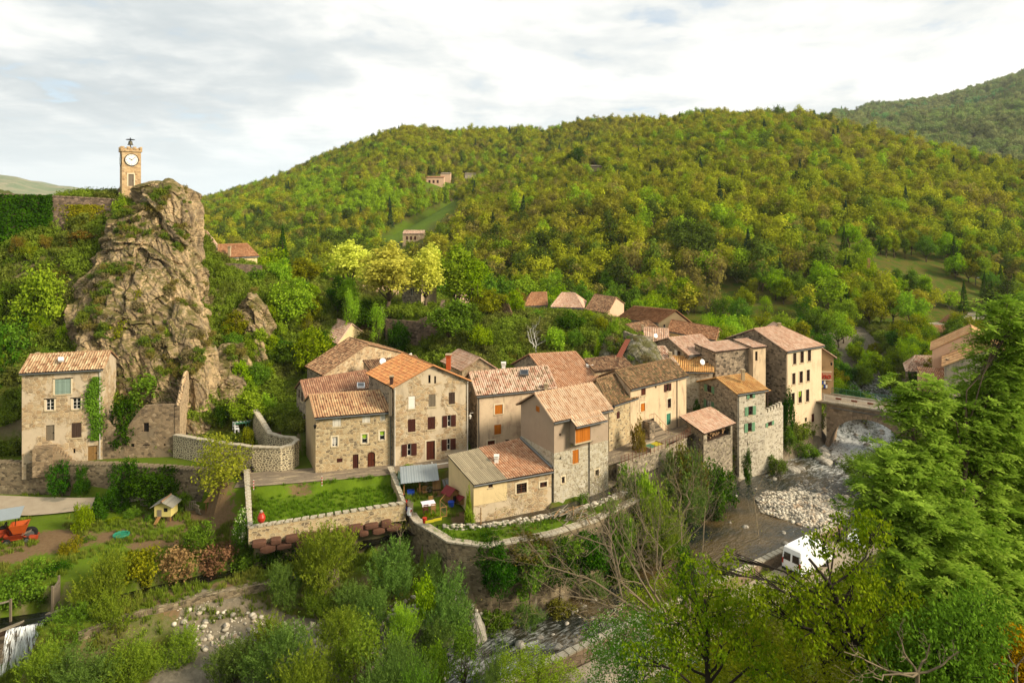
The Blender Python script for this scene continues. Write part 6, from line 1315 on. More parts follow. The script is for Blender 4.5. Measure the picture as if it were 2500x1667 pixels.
for i,(n,x,y)in enumerate([(8,53,262),(8,514,236)]):
 p=WZ(*S(n,x,y),-28.4);mb=MB();mb.tube([p,p+Vector((0,0,1.0))],.05,6);b=MB();r=thing('marker_post',['red and white marker post at the left corner of the lawn','red and white marker post half way along the street edge'][i],'post',p);part(r,'post',mb,'pipe_white')
 for k in range(3):mb=MB();mb.tube([p+Vector((0,0,.15+.3*k)),p+Vector((0,0,.3+.3*k))],.056,6);part(r,'band',mb,'signred')
p=WZ(*S(17,1148,250),-28.4);r=thing('barrier','white pole barrier between the street and the yard','barrier',p);mb=MB();mb.tube([p,p+Vector((0,0,1.3))],.06,6);part(r,'post',mb,'pipe_white');mb=MB();q=WZ(*S(17,1515,190),-28.2);mb.tube([p+Vector((0,0,.95)),q+Vector((0,0,.95))],.05,6);part(r,'bar',mb,'pipe_white')
def yard():
 z=-29.6;P=lambda x,y,h=0:WZ(*S(17,x,y),z)+Vector((0,0,h))
 a,b=P(520,760),P(1230,700);d=(b-a);d.z=0;d.normalize();n=Vector((-d.y,d.x,0));o=a;L=(b-a).length
 r=thing('tin_shelter','open shelter with sagging galvanised sheet roof and green tarpaulin side in the junk yard','shelter',o)
 Q=lambda u,w,h:o+d*u+n*w+Vector((0,0,h))
 for k in range(5):
  mb=MB();u0,u1=-.35+(L+.6)*k/5,-.35+(L+.6)*(k+1)/5+.08;dz=.02*k%.05
  p=[Q(u0,-.5,1.55+dz),Q(u1,-.5,1.55+dz+.04),Q(u1,2.1,2.35+dz+.04),Q(u0,2.1,2.35+dz)];m_=6
  for i in range(m_):
   A0,A1=p[0].lerp(p[1],i/m_),p[0].lerp(p[1],(i+1)/m_);B0,B1=p[3].lerp(p[2],i/m_),p[3].lerp(p[2],(i+1)/m_);zz=Vector((0,0,.03*(i%2)));z2=Vector((0,0,.03*((i+1)%2)));mb.face([A0+zz,A1+z2,B1+z2,B0+zz])
  part(r,'roof_sheet',mb,'sheet')
 for u in(0,L/2,L):
  for w,h in((0,1.7),(1.9,2.25)):mb=MB();mb.obox(Q(u-.05,w-.05,0),d*.1,n*.1,(0,0,h));part(r,'post',mb,'wood')
 mb=MB();m_=7
 for i in range(m_):
  for j in range(3):
   f=lambda s,t:Q(-.4-.35*(1-t)-.08*math.sin(s*9),-.5+2.6*s,(1.5+.8*s)*t+.05);s0,s1,t0,t1=i/m_,(i+1)/m_,j/3,(j+1)/3;mb.face([f(s0,t0),f(s1,t0),f(s1,t1),f(s0,t1)])
 part(r,'tarpaulin',mb,'tarp')
 rng=random.Random(8);items=[('crate','blue plastic crate at the left end of the tin shelter','blue',(.7,.3),(.7,.5,.5)),('crate','brown wooden crate left of centre under the tin shelter','wood',(1.7,.4),(.6,.5,.55)),('tub','dark tub under the tin shelter','iron',(2.6,.2),(.5,.5,.4))]
 for nm,lb,m_,(u,w),s in items:
  t=thing(nm,lb,nm,Q(u,w,0));mb=MB();A=math.atan2(d.y,d.x);mb.box(Q(u,w,.05),(s[0],s[1],.08),A)
  for sx in(-1,1):mb.box(Q(u+sx*s[0]/2,w,s[2]/2),(.05,s[1],s[2]),A);mb.box(Q(u,w+sx*s[1]/2,s[2]/2),(s[0],.05,s[2]),A)
  part(t,'sides',mb,m_)
 def chair(c,ang,m_,label,h=.45,nm='chair'):
  t=thing(nm,label,'chair',c);X=Vector((math.cos(ang),math.sin(ang),0));Y_=Vector((-X.y,X.x,0));R=lambda x,y,zz:c+X*x+Y_*y+Vector((0,0,zz))
  mb=MB();mb.obox(R(-.24,-.24,h-.04),X*.48,Y_*.48,(0,0,.05));part(t,'seat',mb,m_)
  mb=MB()
  for k in range(3):mb.obox(R(-.24,.2,h+.12+.15*k),X*.48,Y_*.04,(0,0,.08))
  part(t,'backrest',mb,m_)
  for x in(-.22,.18):
   for y in(-.22,.2):mb=MB();mb.obox(R(x,y,0),X*.045,Y_*.045,(0,0,h if y<0 else h+.52));part(t,'leg',mb,m_)
  return t
 A=math.atan2(d.y,d.x);chair(Q(L*.66,-.2,0),A,'wood','old wooden chair under the tin shelter beside the wagon wheel')
 t=thing('wagon_wheel','spoked grey wagon wheel leaning under the tin shelter','wheel',Q(L*.82,-.1,0));mb=MB();c=Q(L*.82,-.1,.45);N=18;mb.tube([c+d*math.cos(k*2*math.pi/N)*.42+Vector((0,0,math.sin(k*2*math.pi/N)*.42))for k in range(N+1)],.04,6,cap=False);part(t,'rim',mb,'woodgrey');mb=MB()
 for k in range(6):e=d*math.cos(k*math.pi/3)+Vector((0,0,math.sin(k*math.pi/3)));mb.tube([c,c+e*.42],.025,5)
 part(t,'spokes',mb,'woodgrey')
 t=thing('old_door','brown timber door leaning at the right end of the tin shelter','door',Q(L*.95,0,0));mb=MB();mb.obox(Q(L*.9,-.35,0),d*.85,n*.05,n*.5+Vector((0,0,1.6)));part(t,'panel',mb,'door_wood');mb=MB();mb.obox(Q(L*.9,-.36,0)+n*.1+Vector((0,0,.5)),d*.85,n*-.04,(0,0,.1));part(t,'rail',mb,'shut_dark')
 c=P(1460,700);t=thing('window_frames','stack of grey window frames leaning on the workshop wall','window frame',c);X=Vector((.6,.5,0)).normalized();Y_=Vector((-.5,.6,0)).normalized();U=(Y_*.6+Vector((0,0,1))).normalized()
 for k in range(2):
  mb=MB();o2=c+X*.25*k-Y_*.12*k
  for s in(0,.8):mb.obox(o2+X*s,X*.08,Y_*.05,U*1.5)
  for s in(0,.7,1.42):mb.obox(o2+U*s,X*.88,Y_*.05,U*.08)
  part(t,'frame',mb,'woodgrey');mb=MB();mb.obox(o2+X*.08+U*.06+Y_*.02,X*.72,Y_*.01,U*1.38);part(t,'pane',mb,'sheet')
 c=P(1700,620);t=thing('ladder','light wooden ladder leaning on the workshop plaster wall','ladder',c);U=(Vector((.25,.45,0))+Vector((0,0,1.6))).normalized();X=Vector((.55,.42,0)).normalized();mb=MB()
 for s in(0,.38):mb.obox(c+X*s,X*.05,Y_*.05,U*2.3)
 part(t,'rails',mb,'woodgrey');mb=MB()
 for k in range(8):mb.obox(c+U*(.25+.27*k),X*.42,Y_*.04,U*.04)
 part(t,'rungs',mb,'woodgrey')
 def kennel(c,w,dp,h,label,ang):
  t=thing('kennel',label,'kennel',c);X=Vector((math.cos(ang),math.sin(ang),0));Y_=Vector((-X.y,X.x,0));R=lambda x,y,zz:c+X*x+Y_*y+Vector((0,0,zz));mb=MB()
  A_=R(0,0,0);B_=R(w,0,0);f=Side(A_[:2],B_[:2]);facade(mb,f,[(0,c.z+h),(w/2,c.z+h+.45),(w,c.z+h)],c.z+.05,[(w*.3,w*.7,c.z+.1,c.z+.75,0)],0,None,.05)
  for q0,q1 in((R(w,0,0),R(w,dp,0)),(R(0,dp,0),R(0,0,0))):facade(mb,Side(q0[:2],q1[:2]),[(0,c.z+h),(dp,c.z+h)],c.z+.05,[])
  facade(mb,Side(R(w,dp,0)[:2],R(0,dp,0)[:2]),[(0,c.z+h),(w/2,c.z+h+.45),(w,c.z+h)],c.z+.05,[]);part(t,'wall',mb,'wood');mb=MB()
  for s in(-1,1):mb.obox(R(w/2,-.15,h+.5),X*s*(w/2+.2)-Vector((0,0,.45+.15)),Y_*(dp+.3),(0,0,.05))
  part(t,'roof',mb,'dkred');mb=MB();mb.obox(R(w*.3,.06,.1),X*w*.4,Y_*.02,(0,0,.65));part(t,'doorway',mb,'dark')
 kennel(P(1560,940),1.15,1.2,.95,'wooden kennel with dark red roof, the taller of the two',.75);kennel(P(1800,960),1.5,1.0,.6,'low wooden kennel with dark red roof against the workshop corner',.45)
 def tub(x,y,m_,label,r_=.32):c=P(x,y);t=thing('tub',label,'tub',c);mb=MB();mb.lathe(c,[(r_*.8,0),(r_,.45),(r_*1.05,.47),(r_*.9,.45),(r_*.75,.05)],16);part(t,'body',mb,m_)
 tub(1580,970,'blue','blue plastic tub in front of the taller kennel');tub(985,1340,'redjar','terracotta pot at the yard edge',.22)
 c=P(1060,1060);t=thing('garden_table','wooden yard table covered with a printed white sheet','table',c);A=.35;mb=MB();mb.box(c+Vector((0,0,.74)),(1.25,.75,.05),A);part(t,'tabletop',mb,'wood');X=Vector((math.cos(A),math.sin(A),0));Y_=Vector((-X.y,X.x,0))
 for x in(-.55,.5):
  for y in(-.32,.28):mb=MB();mb.obox(c+X*x+Y_*y,X*.06,Y_*.06,(0,0,.72));part(t,'leg',mb,'wood')
 mb=MB();mb.box(c+Vector((0,0,.78)),(1.33,.83,.015),A);mb.box(c+Vector((0,0,.68))-Y_*.41,(1.33,.012,.2),A);tag(obj('tablecloth',mb,M['cloth']),'white sheet with pink and violet print on the yard table','tablecloth')
 chair(c+X*.35-Y_*.7,A+math.pi,'wood','wooden chair tucked at the front of the yard table');chair(c-X*.4-Y_*.65,A+math.pi,'door_brown','red-brown wooden chair at the front of the yard table');chair(c+X*.5+Y_*.7,A,'wood','wooden chair behind the yard table')
 for i,(x,y)in enumerate(((1090,1330),(1265,1285))):
  c=P(x,y);t=thing('planter',['yellow planter trough, left of the pair at the yard edge','yellow planter trough, right of the pair at the yard edge'][i],'planter',c);mb=MB();mb.box(c+Vector((0,0,.13)),(.85,.28,.26),.42);part(t,'trough',mb,'yellow');mb=MB();mb.box(c+Vector((0,0,.265)),(.75,.2,.02),.42);part(t,'soil',mb,'dark')
 c=P(1330,1080);t=thing('pen','open timber-framed wire pen in front of the kennels','pen',c);mb=MB();q=[P(1330,1060),P(1460,900),P(1480,1200),P(1340,1230)]
 for p0,p1 in((q[0],q[1]),(q[0],q[2]),(q[2],q[3])):
  for h in(.05,.95):mb.tube([p0+Vector((0,0,h)),p1+Vector((0,0,h))],.035,5)
 for p0 in q:mb.tube([p0,p0+Vector((0,0,1.0))],.04,5)
 part(t,'frame',mb,'wood');mb=MB()
 for k in range(14):p0=q[0].lerp(q[2],k/13);mb.tube([p0,p0+Vector((0,0,.95))],.008,4)
 part(t,'wire',mb,'zinc')
 t=thing('junk_heap','heap of tools, boards and bric-a-brac along the end of the lawn wall','junk heap',P(560,950));rng=random.Random(3);cols=['wood','blue','orange2','zinc','woodgrey','rust','white','iron','signred']
 g={}
 for k in range(60):
  s=rng.random();p0=P(440+230*s+rng.uniform(-30,30),760+430*s);m_=rng.choice(cols);g.setdefault(m_,MB()).box(p0+Vector((0,0,rng.uniform(.1,.5))),(rng.uniform(.05,.5),rng.uniform(.05,.35),rng.uniform(.1,.8)),rng.random()*3,0,rng.uniform(-.5,.5))
 for m_,mb in g.items():part(t,'junk',mb,m_)
 t=thing('stake_fence','short fence of grey stakes at the lower end of the junk heap','fence',P(680,1180))
 for k in range(6):p0=P(600+22*k,1120+16*k);mb=MB();mb.tube([p0,p0+Vector((.02,0,1.2+.2*(k%2)))],.05,6);part(t,'stake',mb,'woodgrey')
 c=P(2250,1280)+Vector((0,0,-1.4));mb=MB();mb.tube([c,c+Vector((0,0,2.6))],.05,6);tag(obj('stake',mb,M['wood']),'thin wooden stake on the loose stone wall','stake')
 t=thing('driftwood_pile','heap of bleached planks and branches on the lower lawn','wood pile',WZ(1395,1262,-30.25));g={'woodgrey':MB(),'log':MB()};c=WZ(1395,1262,-30.25);rng=random.Random(6)
 for k in range(46):
  a_=rng.gauss(.9,.5);ln=rng.uniform(.8,2.6);p0=c+Vector((rng.gauss(0,.8),rng.gauss(0,.6),rng.random()*.55+.08));dd=Vector((math.cos(a_),math.sin(a_),rng.uniform(-.1,.15)))*ln/2;(g['woodgrey']if k%3 else g['log']).tube([p0-dd,p0+dd],rng.uniform(.03,.07),5)
 for m_,mb in g.items():part(t,'planks' if m_=='woodgrey' else 'branches',mb,m_)
 zt=-25.9;c=WZ(590,1045,-26.4);t=thing('garden_table','long green table set with plates on the terrace by the crag','table',c);mb=MB();mb.box(c+Vector((0,0,.72)),(1.9,.85,.05),.35);part(t,'tabletop',mb,'greenbin');mb=MB();rng=random.Random(1)
 for k in range(10):mb.lathe(c+Vector((-.8+.18*k,-.25+.06*k+.3*(k%2),.75)),[(.1,0),(.12,.02)],10)
 tag(obj('plates',mb,M['plastic_white']),'white plates laid out on the green terrace table','plates')
 for x in(-.7,.7):
  for y in(-.4,.4):mb=MB();mb.box(c+Vector((x,y,.36)),(.06,.06,.72));part(t,'leg',mb,'greenbin')
 for i,(x,y,a_)in enumerate(((575,1048,2.6),(578,1055,2.2),(592,1036,-.3))):chair(WZ(x,y,-26.45),a_,'plastic_white',['white plastic chair at the near side of the green terrace table','white plastic chair nearest us by the green terrace table','white plastic chair behind the green terrace table'][i],.44)
 c=WZ(703,1032,-26.0);t=thing('round_table','round white garden table with parasol pole on the upper patio','table',c);mb=MB();mb.lathe(c+Vector((0,0,.7)),[(.5,0),(.52,.04),(.3,.05)],20);part(t,'tabletop',mb,'plastic_white')
 for k in range(4):mb=MB();e=Vector((math.cos(k*1.57),math.sin(k*1.57),0))*.34;mb.tube([c+e,c+e*.9+Vector((0,0,.7))],.035,5);part(t,'leg',mb,'plastic_white')
 mb=MB();mb.tube([c+Vector((0,0,.7)),c+Vector((0,0,1.3))],.025,6);part(t,'pole',mb,'plastic_white')
 c=WZ(675,1090,-27.9);mb=MB();mb.box(c+Vector((0,0,.85)),(1.0,.06,1.7),.2);t=thing('garden_gate','brown plank gate standing open inside the curved wall','gate',c);part(t,'leaf',mb,'door_brown');mb=MB()
 for h in(.4,1.3):mb.box(c+Vector((0,-.05,h)),(.95,.04,.1),.2)
 part(t,'ledge',mb,'shut_brown')
 t=thing('patio_steps','stone steps rising to the upper patio behind the curved wall','steps',WZ(675,1060,-27.5));mb=MB()
 for k in range(9):mb.obox(WZ(655,1085,-28.2)+Vector((.08*k,.34*k,0)),(1.6,.3,0),(-.1,.36,0),(0,0,.22*(k+1)))
 part(t,'treads',mb,'st_grey')
 t=thing('terrace_steps','narrow stone steps climbing beside the green terrace table','steps',WZ(628,1080,-28));mb=MB()
 for k in range(9):mb.obox(WZ(634,1085,-28.3)+Vector((-.16*k,.3*k,0)),(1.3,.2,0),(-.1,.32,0),(0,0,.2*(k+1)))
 part(t,'treads',mb,'st_grey')
yard()
q=[W(*S(12,1030,940),92.0),W(*S(12,1095,945),92.0),W(*S(12,1258,625),95.4),W(*S(12,1205,622),95.4)];mb=MB();nn=(q[1]-q[0]).cross(q[3]-q[0]).normalized()
for i in range(8):
 t0,t1=i/8,(i+1)/8;o_=nn*(.04*(i%2));o1=nn*(.04*((i+1)%2));mb.face([q[0].lerp(q[1],t0)+o_,q[0].lerp(q[1],t1)+o1,q[3].lerp(q[2],t1)+o1,q[3].lerp(q[2],t0)+o_]);mb.face([q[0].lerp(q[1],t0)+o_-nn*.02,q[3].lerp(q[2],t0)+o_-nn*.02,q[3].lerp(q[2],t1)+o1-nn*.02,q[0].lerp(q[1],t1)+o1-nn*.02])
tag(obj('rusty_sheet',mb,M['rustsheet']),'long rusty metal sheet lying up the mossy boulder','metal sheet')
c=WZ(*S(19,910,1150),-28.9);A=math.radians(38);X=Vector((math.cos(A),math.sin(A),0));Y_=Vector((-X.y,X.x,0));t=thing('bin_enclosure','pale concrete enclosure for rubbish bins below the lane','enclosure',c);mb=MB();R=lambda x,y,z:c+X*x+Y_*y+Vector((0,0,z))
for o_,a_,b_ in((R(-1.4,-.8,-2.2),X*2.8,Y_*.12),(R(-1.4,.8,-2.2),X*2.8,Y_*.12),(R(-1.4,-.68,-2.2),X*.12,Y_*1.48),(R(1.28,-.68,-2.2),X*.12,Y_*1.48)):mb.obox(o_,a_,b_,(0,0,3.3))
part(t,'wall',mb,'concrete');mb=MB();mb.obox(R(-1.28,-.68,-.1),X*2.56,Y_*1.48,(0,0,.05));part(t,'floor_slab',mb,'concrete')
for i,(x,m_,lb)in enumerate(((.55,'yellow','bin with bright yellow lid in the concrete enclosure'),(-.6,'greenbin','bin with green lid in the concrete enclosure'))):
 t=thing('wheelie_bin',lb,'bin',R(x,0,0));mb=MB();mb.obox(R(x-.5,-.5,0),X*1.0,Y_*1.0,(0,0,.9));part(t,'body',mb,'greenbin' if i else 'shut_grey');mb=MB();mb.obox(R(x-.55,-.55,.91),X*1.1,Y_*.55,(0,0,.1));mb.obox(R(x-.55,0.01,.93),X*1.1,Y_*.55,(0,0,.1));part(t,'lid',mb,m_)
LR=[(12.1,74.9,-28.2),(15.5,77.8,-28.2),(19.8,81.3,-28.1),(22.2,84.2,-28)]
t=thing('lane_railing','thin rusty railing along the lane above the mill race','railing',LR[1])
for i in range(3):
 a_,b_=Vector(LR[i]),Vector(LR[i+1]);n=int((b_-a_).length/.62)
 for k in range(n+(i==2)):p0=a_.lerp(b_,k/n);mb=MB();mb.tube([p0,p0+Vector((0,0,1.05))],.03,5);part(t,'post',mb,'rust')
 for h in(.35,.7,1.03):mb=MB();mb.tube([a_+Vector((0,0,h)),b_+Vector((0,0,h))],.012,4);part(t,'wire',mb,'rust')
c=WZ(*S(5,1500,1320),-30.4);t=thing('mill_platform','concrete sluice platform at the right foot of the rendered house','platform',c);mb=MB();mb.prism([(c.x-2.2,c.y-.6),(c.x+1.2,c.y-1.6),(c.x+2.4,c.y+.8),(c.x-.8,c.y+2)],c.z-3,c.z);part(t,'slab',mb,'concrete');mb=MB();mb.obox(c+Vector((-2.6,-.5,-2.5)),(.35,.2,0),(-.5,1.6,0),(0,0,3.6));part(t,'stub_wall',mb,'st_wall');mb=MB();mb.obox(c+Vector((-3.6,-.9,-2.0)),(.7,.35,0),(0,.08,0),(0,0,2.6));part(t,'gate',mb,'rust')
def wall_lamp(n,x,y,Y,d,label,m='iron'):
 p=W(*S(n,x,y),Y);t=thing('wall_lamp',label,'lamp',p);mb=MB();mb.tube([p+Vector((d*.7,.3,.45)),p+Vector((d*.1,0,.5)),p+Vector((0,0,.3))],.025,5);part(t,'bracket',mb,m);mb=MB();mb.lathe(p+Vector((0,0,-.15)),[(.1,0),(.17,.3),(.2,.33),(.06,.45),(.02,.5)],8);part(t,'lantern',mb,m)
wall_lamp(4,482,1055,73.1,.55,'lantern on the corner of the low ochre-tiled house');wall_lamp(5,298,745,78.6,.5,'pale lantern in the dark alley','pipe_white');wall_lamp(5,1492,668,77.5,-.6,'black lantern at the right corner of the rendered house');wall_lamp(6,2010,578,107.6,-.3,'lantern on the ochre shop wall')
def dish(n,x,y,Y,r_,label):
 p=W(*S(n,x,y),Y);t=thing('satellite_dish',label,'satellite dish',p-Vector((0,0,.8)));mb=MB();dr=Vector((.35,-.85,.35)).normalized();mb.tube([p+dr*.0,p+dr*.06,p+dr*.14],[r_*.25,r_*.7,r_],16,cap=True);part(t,'reflector',mb,'plastic_white');mb=MB();mb.tube([p-Vector((0,0,.9)),p],.03,5);mb.tube([p-dr*0.0-Vector((0,0,r_)),p+dr*.6],.015,4);part(t,'mount',mb,'zinc')
dish(4,1098,456,88.5,.42,'white satellite dish behind the orange roof');dish(12,1990,856,96.4,.4,'white satellite dish on the wall by the amber roof');dish(7,923,435,150.5,.9,'white satellite dish on the low brown roof across the river');dish(6,545,340,107,.35,'pale satellite dish on the flat pink roof')
def pole(px,py0,py1,Y,r_,label,m,name='utility_pole',cat='pole',arm=False):
 b,tp=W(px,py0,Y),W(px,py1,Y);t=thing(name,label,cat,b-Vector((0,0,2)));mb=MB();mb.tube([b-Vector((0,0,2)),tp],[r_*1.2,r_*.8],7);part(t,'shaft',mb,m)
 mb=MB()
 if arm:mb.obox(tp+Vector((-.1,-.9,-.1)),(1.2,0,.1),(0,.25,0),(0,0,.15));part(t,'lamp_head',mb,'headlamp')
 else:mb.obox(tp+Vector((-.7,-.05,-.5)),(1.4,0,0),(0,.1,0),(0,0,.12));part(t,'crossarm',mb,m)
pole(*S(7,1272,215),S(7,1285,52)[1],205,.14,'street lamp by the pale yellow garage','pipe_dark','street_lamp','street lamp',True)
pole(*S(7,1280,400),S(7,1286,205)[1],165,.16,'thick wooden pole beside the far road','barkdark')
pole(1720,718,686,205,.11,'pale pole at the left end of the rough field','pipe_white');pole(1904,739,708,205,.11,'pale pole in the middle of the rough field','pipe_white');pole(2165,378,356,420,.12,'distant wooden pole on the hill crest','wood')
b=W(2112,750,185);tp=W(2121,630,188);t=thing('lattice_mast','tall pale lattice mast rising out of the trees','mast',b)
for k in range(4):e=Vector(((k%2-.5)*1.1,(k//2-.5)*1.1,0));mb=MB();mb.tube([b+e,tp+e*.4],.08,5);part(t,'upright',mb,'wood')
mb=MB()
for k in range(14):
 p0,p1=b.lerp(tp,k/14),b.lerp(tp,(k+1)/14);w0,w1=.55*(1-.6*k/14),.55*(1-.6*(k+1)/14);mb.tube([p0+Vector((-w0,-w0,0)),p1+Vector((w1,-w1,0))],.045,4);mb.tube([p0+Vector((w0,-w0,0)),p1+Vector((-w1,-w1,0))],.045,4)
part(t,'bracing',mb,'wood')
t=thing('road_sign','blue and white direction signs on a post by the bridge end','sign',W(2321,1022,100));b=W(2321,1022,100);mb=MB();mb.tube([b,b+Vector((0,0,3.6))],.05,6);part(t,'post',mb,'zinc')
for k in range(2):mb=MB();mb.obox(b+Vector((-.6,-.06,2.4+.5*k)),(1.25,-.1,0),(0,.04,0),(0,0,.4));part(t,'panel',mb,'pipe_white')
strip('road',[tuple(WZ(*S(7,x,y),z))for x,y,z in((760,466,-27.6),(880,432,-27.3),(990,408,-27.0))]+[tuple(W(*S(7,x,y),Y))for x,y,Y in((1180,385,172),(1275,345,182),(1285,300,190),(1240,240,200),(1320,205,212))],2.2,M['drive'],.35,'far road bending up to the garage')
def sluice():
 c=Vector((-41.5,53.2,-33.3));t=thing('sluice_gate','weathered timber sluice frame above the waterfall','sluice',c)
 P3=lambda x,y,z:WZ(*S(3,x,y),z)
 for x,y,h in((395,1045,2.3),(445,960,2.3),(80,1110,1.9)):p0=P3(x,y,-33.3);mb=MB();mb.obox(p0-Vector((.07,.07,.6)),(.14,0,0),(0,.14,0),(0,0,h+.6));part(t,'post',mb,'shut_grey')
 a_,b_=P3(395,1045,-33.3),P3(445,960,-33.3);mb=MB();mb.obox(a_+Vector((0,0,1.9)),b_-a_,(.1,.05,0),(0,0,.14));mb.obox(a_+Vector((0,0,.5)),b_-a_,(.1,.05,0),(0,0,1.2));part(t,'gate_leaf',mb,'shut_grey')
 mb=MB();a_,b_=P3(80,1110,-33.3),P3(-60,1150,-33.3);mb.obox(a_+Vector((0,0,1.7)),b_-a_+Vector((0,0,.0)),(.05,.12,0),(0,0,.12));part(t,'top_beam',mb,'woodgrey')
 mb=MB();a_,b_=P3(140,1130,-33.2),P3(-40,1200,-33.2);mb.obox(a_,b_-a_,(.1,.5,0),(0,0,.12));part(t,'walk_plank',mb,'woodgrey')
 mb=MB();a_,b_=P3(420,1065,-33.4),P3(-50,1190,-33.4);mb.obox(a_-Vector((0,0,.0)),b_-a_,(.1,.35,0),(0,0,-.4));part(t,'weir_sill',mb,'shut_dark')
 mb=MB();mb.obox(P3(340,1062,-33.3),P3(450,1040,-33.3)-P3(340,1062,-33.3),(.1,.4,0),(0,0,.15));part(t,'side_beam',mb,'woodgrey')
 w=thing('weir_wall','dark wet stone face behind the waterfall','weir',(-43,52.6,-38));a_,b_=P3(430,1070,-33.5),P3(-140,1215,-33.5);mb=MB();mb.obox(a_-Vector((0,0,5)),b_-a_,(.2,1.2,0),(0,0,4.6));part(w,'wall',mb,'st_dark')
 tm=NT('falling_water');uv=tm.uv();st=tm.noise(tm.mapping(uv,(5.5,.5,1)),1.4,6.0,.7,.6);al=tm.step(tm.math('ADD',st,tm.math('MULTIPLY',tm.noise(tm.mapping(uv,(1.2,.15,1)),1.5),.5)),.7,.86)
 d=tm.n('BsdfPrincipled',{'Base Color':hx('#eef2f2',.8),'Roughness':.5});tr=tm.n('BsdfTransparent',{});mx=tm.n('MixShader',{0:al,1:tr,2:d});tm.t.links.new(mx,tm.out.inputs[0])
 V=[];UV=[];Fc=[];nx,ny=40,24;a_,b_=P3(335,1095,-33.35),P3(60,1155,-33.35);dd=(b_-a_).normalized();out_=Vector((dd.y,-dd.x,0));out_=out_ if out_.y<0 else-out_
 Lw=(b_-a_).length
 for layer in range(2):
  o0=len(V)
  for j in range(ny+1):
   s=j/ny
   for i in range(nx+1):
    u=i/nx;spread=1+.25*s;p=a_+(b_-a_)*((u-.5)*spread+.5)+out_*(.25+1.3*s**.6*(.75+.35*math.sin(u*7+layer))+layer*.12)+Vector((0,0,.08-3.6*s**1.35));V.append(tuple(p));
  for j in range(ny):
   for i in range(nx):
    q=o0+j*(nx+1)+i;Fc.append((q,q+1,q+nx+2,q+nx+1));UV+=[(Lw*i/nx+layer*9,4*j/ny),(Lw*(i+1)/nx+layer*9,4*j/ny),(Lw*(i+1)/nx+layer*9,4*(j+1)/ny),(Lw*i/nx+layer*9,4*(j+1)/ny)]
 me=mk_mesh('waterfall',V,Fc,UV,None,[tm.m],True);tag(link('waterfall',me),'white water falling over the weir','waterfall',None,'structure')
 strip('plunge_pool',[(-46,50.5,-36.9),(-41,50.6,-36.9),(-34,49.5,-37.0),(-26,47,-37.2),(-18,42,-37.5)],2.6,M['water'],.02,'churning pool below the waterfall',hws=[3.4,3.2,2.2,2,2],attr=([0,1,2,3,4],[1.05,1.0,.6,.5,.5]))
sluice()
def orient(n,rng,bias=None,bk=.6):
 N=rng.randn(n,3)
 if bias is not None:N=N*(1-bk)+bias*bk*1.6
 N/=np.linalg.norm(N,axis=1)[:,None]+1e-9;T=np.cross(N,rng.randn(n,3));T/=np.linalg.norm(T,axis=1)[:,None]+1e-9;return N,T,np.cross(N,T)
def quads(c,T,B,ln,wd,tint,fold=None,N=None):
 n=len(c);ln=np.broadcast_to(ln,n)[:,None]/2;wd=np.broadcast_to(wd,n)[:,None]/2
 v=np.stack([c-T*ln,c+B*wd,c+T*ln,c-B*wd],1).reshape(-1,3);return v,np.arange(4*n).reshape(n,4),np.repeat(tint,4)
def crown_geo(blobs,nclump,nleaf,rc,size,asp,seed,shell=.55,droop=0.,up=.25,flat=1.,bk=.45):
 rng=np.random.RandomState(seed);b=np.array([list(c)+list(r)for c,r in blobs]);vol=(b[:,3]*b[:,4]*b[:,5])**(2/3);k=rng.choice(len(b),nclump,p=vol/vol.sum())
 d=rng.randn(nclump,3);d/=np.linalg.norm(d,axis=1)[:,None];r=shell+(1-shell)*rng.rand(nclump)**.6
 cc=b[k,:3]+d*r[:,None]*b[k,3:];ct=rng.rand(nclump);ls=rng.randint(0,nclump,nclump*nleaf)
 off=rng.randn(len(ls),3)*rc*np.array([1,1,flat]);c=cc[ls]+off;c[:,2]-=droop*np.abs(off[:,:2]).sum(1)
 bias=d[ls]*.7+np.array([0,0,up]);N,T,B=orient(len(ls),rng,bias,bk);s=size*(.6+.8*rng.rand(len(ls)))
 tint=np.clip(ct[ls]*.55+rng.rand(len(ls))*.45,0,1);return quads(c,T,B,s,s*asp,tint),cc
def spray_geo(blobs,nspray,per,length,lw,seed,spread=.35,size=.2,asp=.28):
 """upright feathery sprays (willow): leaves along rising twigs"""
 rng=np.random.RandomState(seed);b=np.array([list(c)+list(r)for c,r in blobs]);vol=(b[:,3]*b[:,4]*b[:,5])**(2/3);k=rng.choice(len(b),nspray,p=vol/vol.sum())
 d=rng.randn(nspray,3);d/=np.linalg.norm(d,axis=1)[:,None];r=.35+.6*rng.rand(nspray)**.5;st=b[k,:3]+d*r[:,None]*b[k,3:]
 dr=d*np.array([spread,spread,.1])+np.array([0,0,.75])+rng.randn(nspray,3)*.2;dr/=np.linalg.norm(dr,axis=1)[:,None]
 i=np.repeat(np.arange(nspray),per);t=np.tile(np.linspace(0,1,per),nspray);L=length*(.6+.8*rng.rand(nspray))[i]
 c=st[i]+dr[i]*(t*L)[:,None]+rng.randn(len(i),3)*lw*(1-.5*t)[:,None];T=dr[i]+rng.randn(len(i),3)*.55;T/=np.linalg.norm(T,axis=1)[:,None];B=np.cross(T,rng.randn(len(i),3));B/=np.linalg.norm(B,axis=1)[:,None]
 s=size*(.6+.8*rng.rand(len(i)));tint=np.clip(rng.rand(nspray)[i]*.5+t*.25+rng.rand(len(i))*.3,0,1);return quads(c,T,B,s,s*asp,tint),st
def merge(*gs):
 V,Fc,T,o=[],[],[],0
 for v,f,t in gs:V.append(v);Fc.append(f+o);T.append(t);o+=len(v)
 return np.vstack(V),np.vstack(Fc),np.concatenate(T)
def crown_mesh(name,g,m):return np_mesh(name,g[0],g[1],[m],{'tint':g[2]})
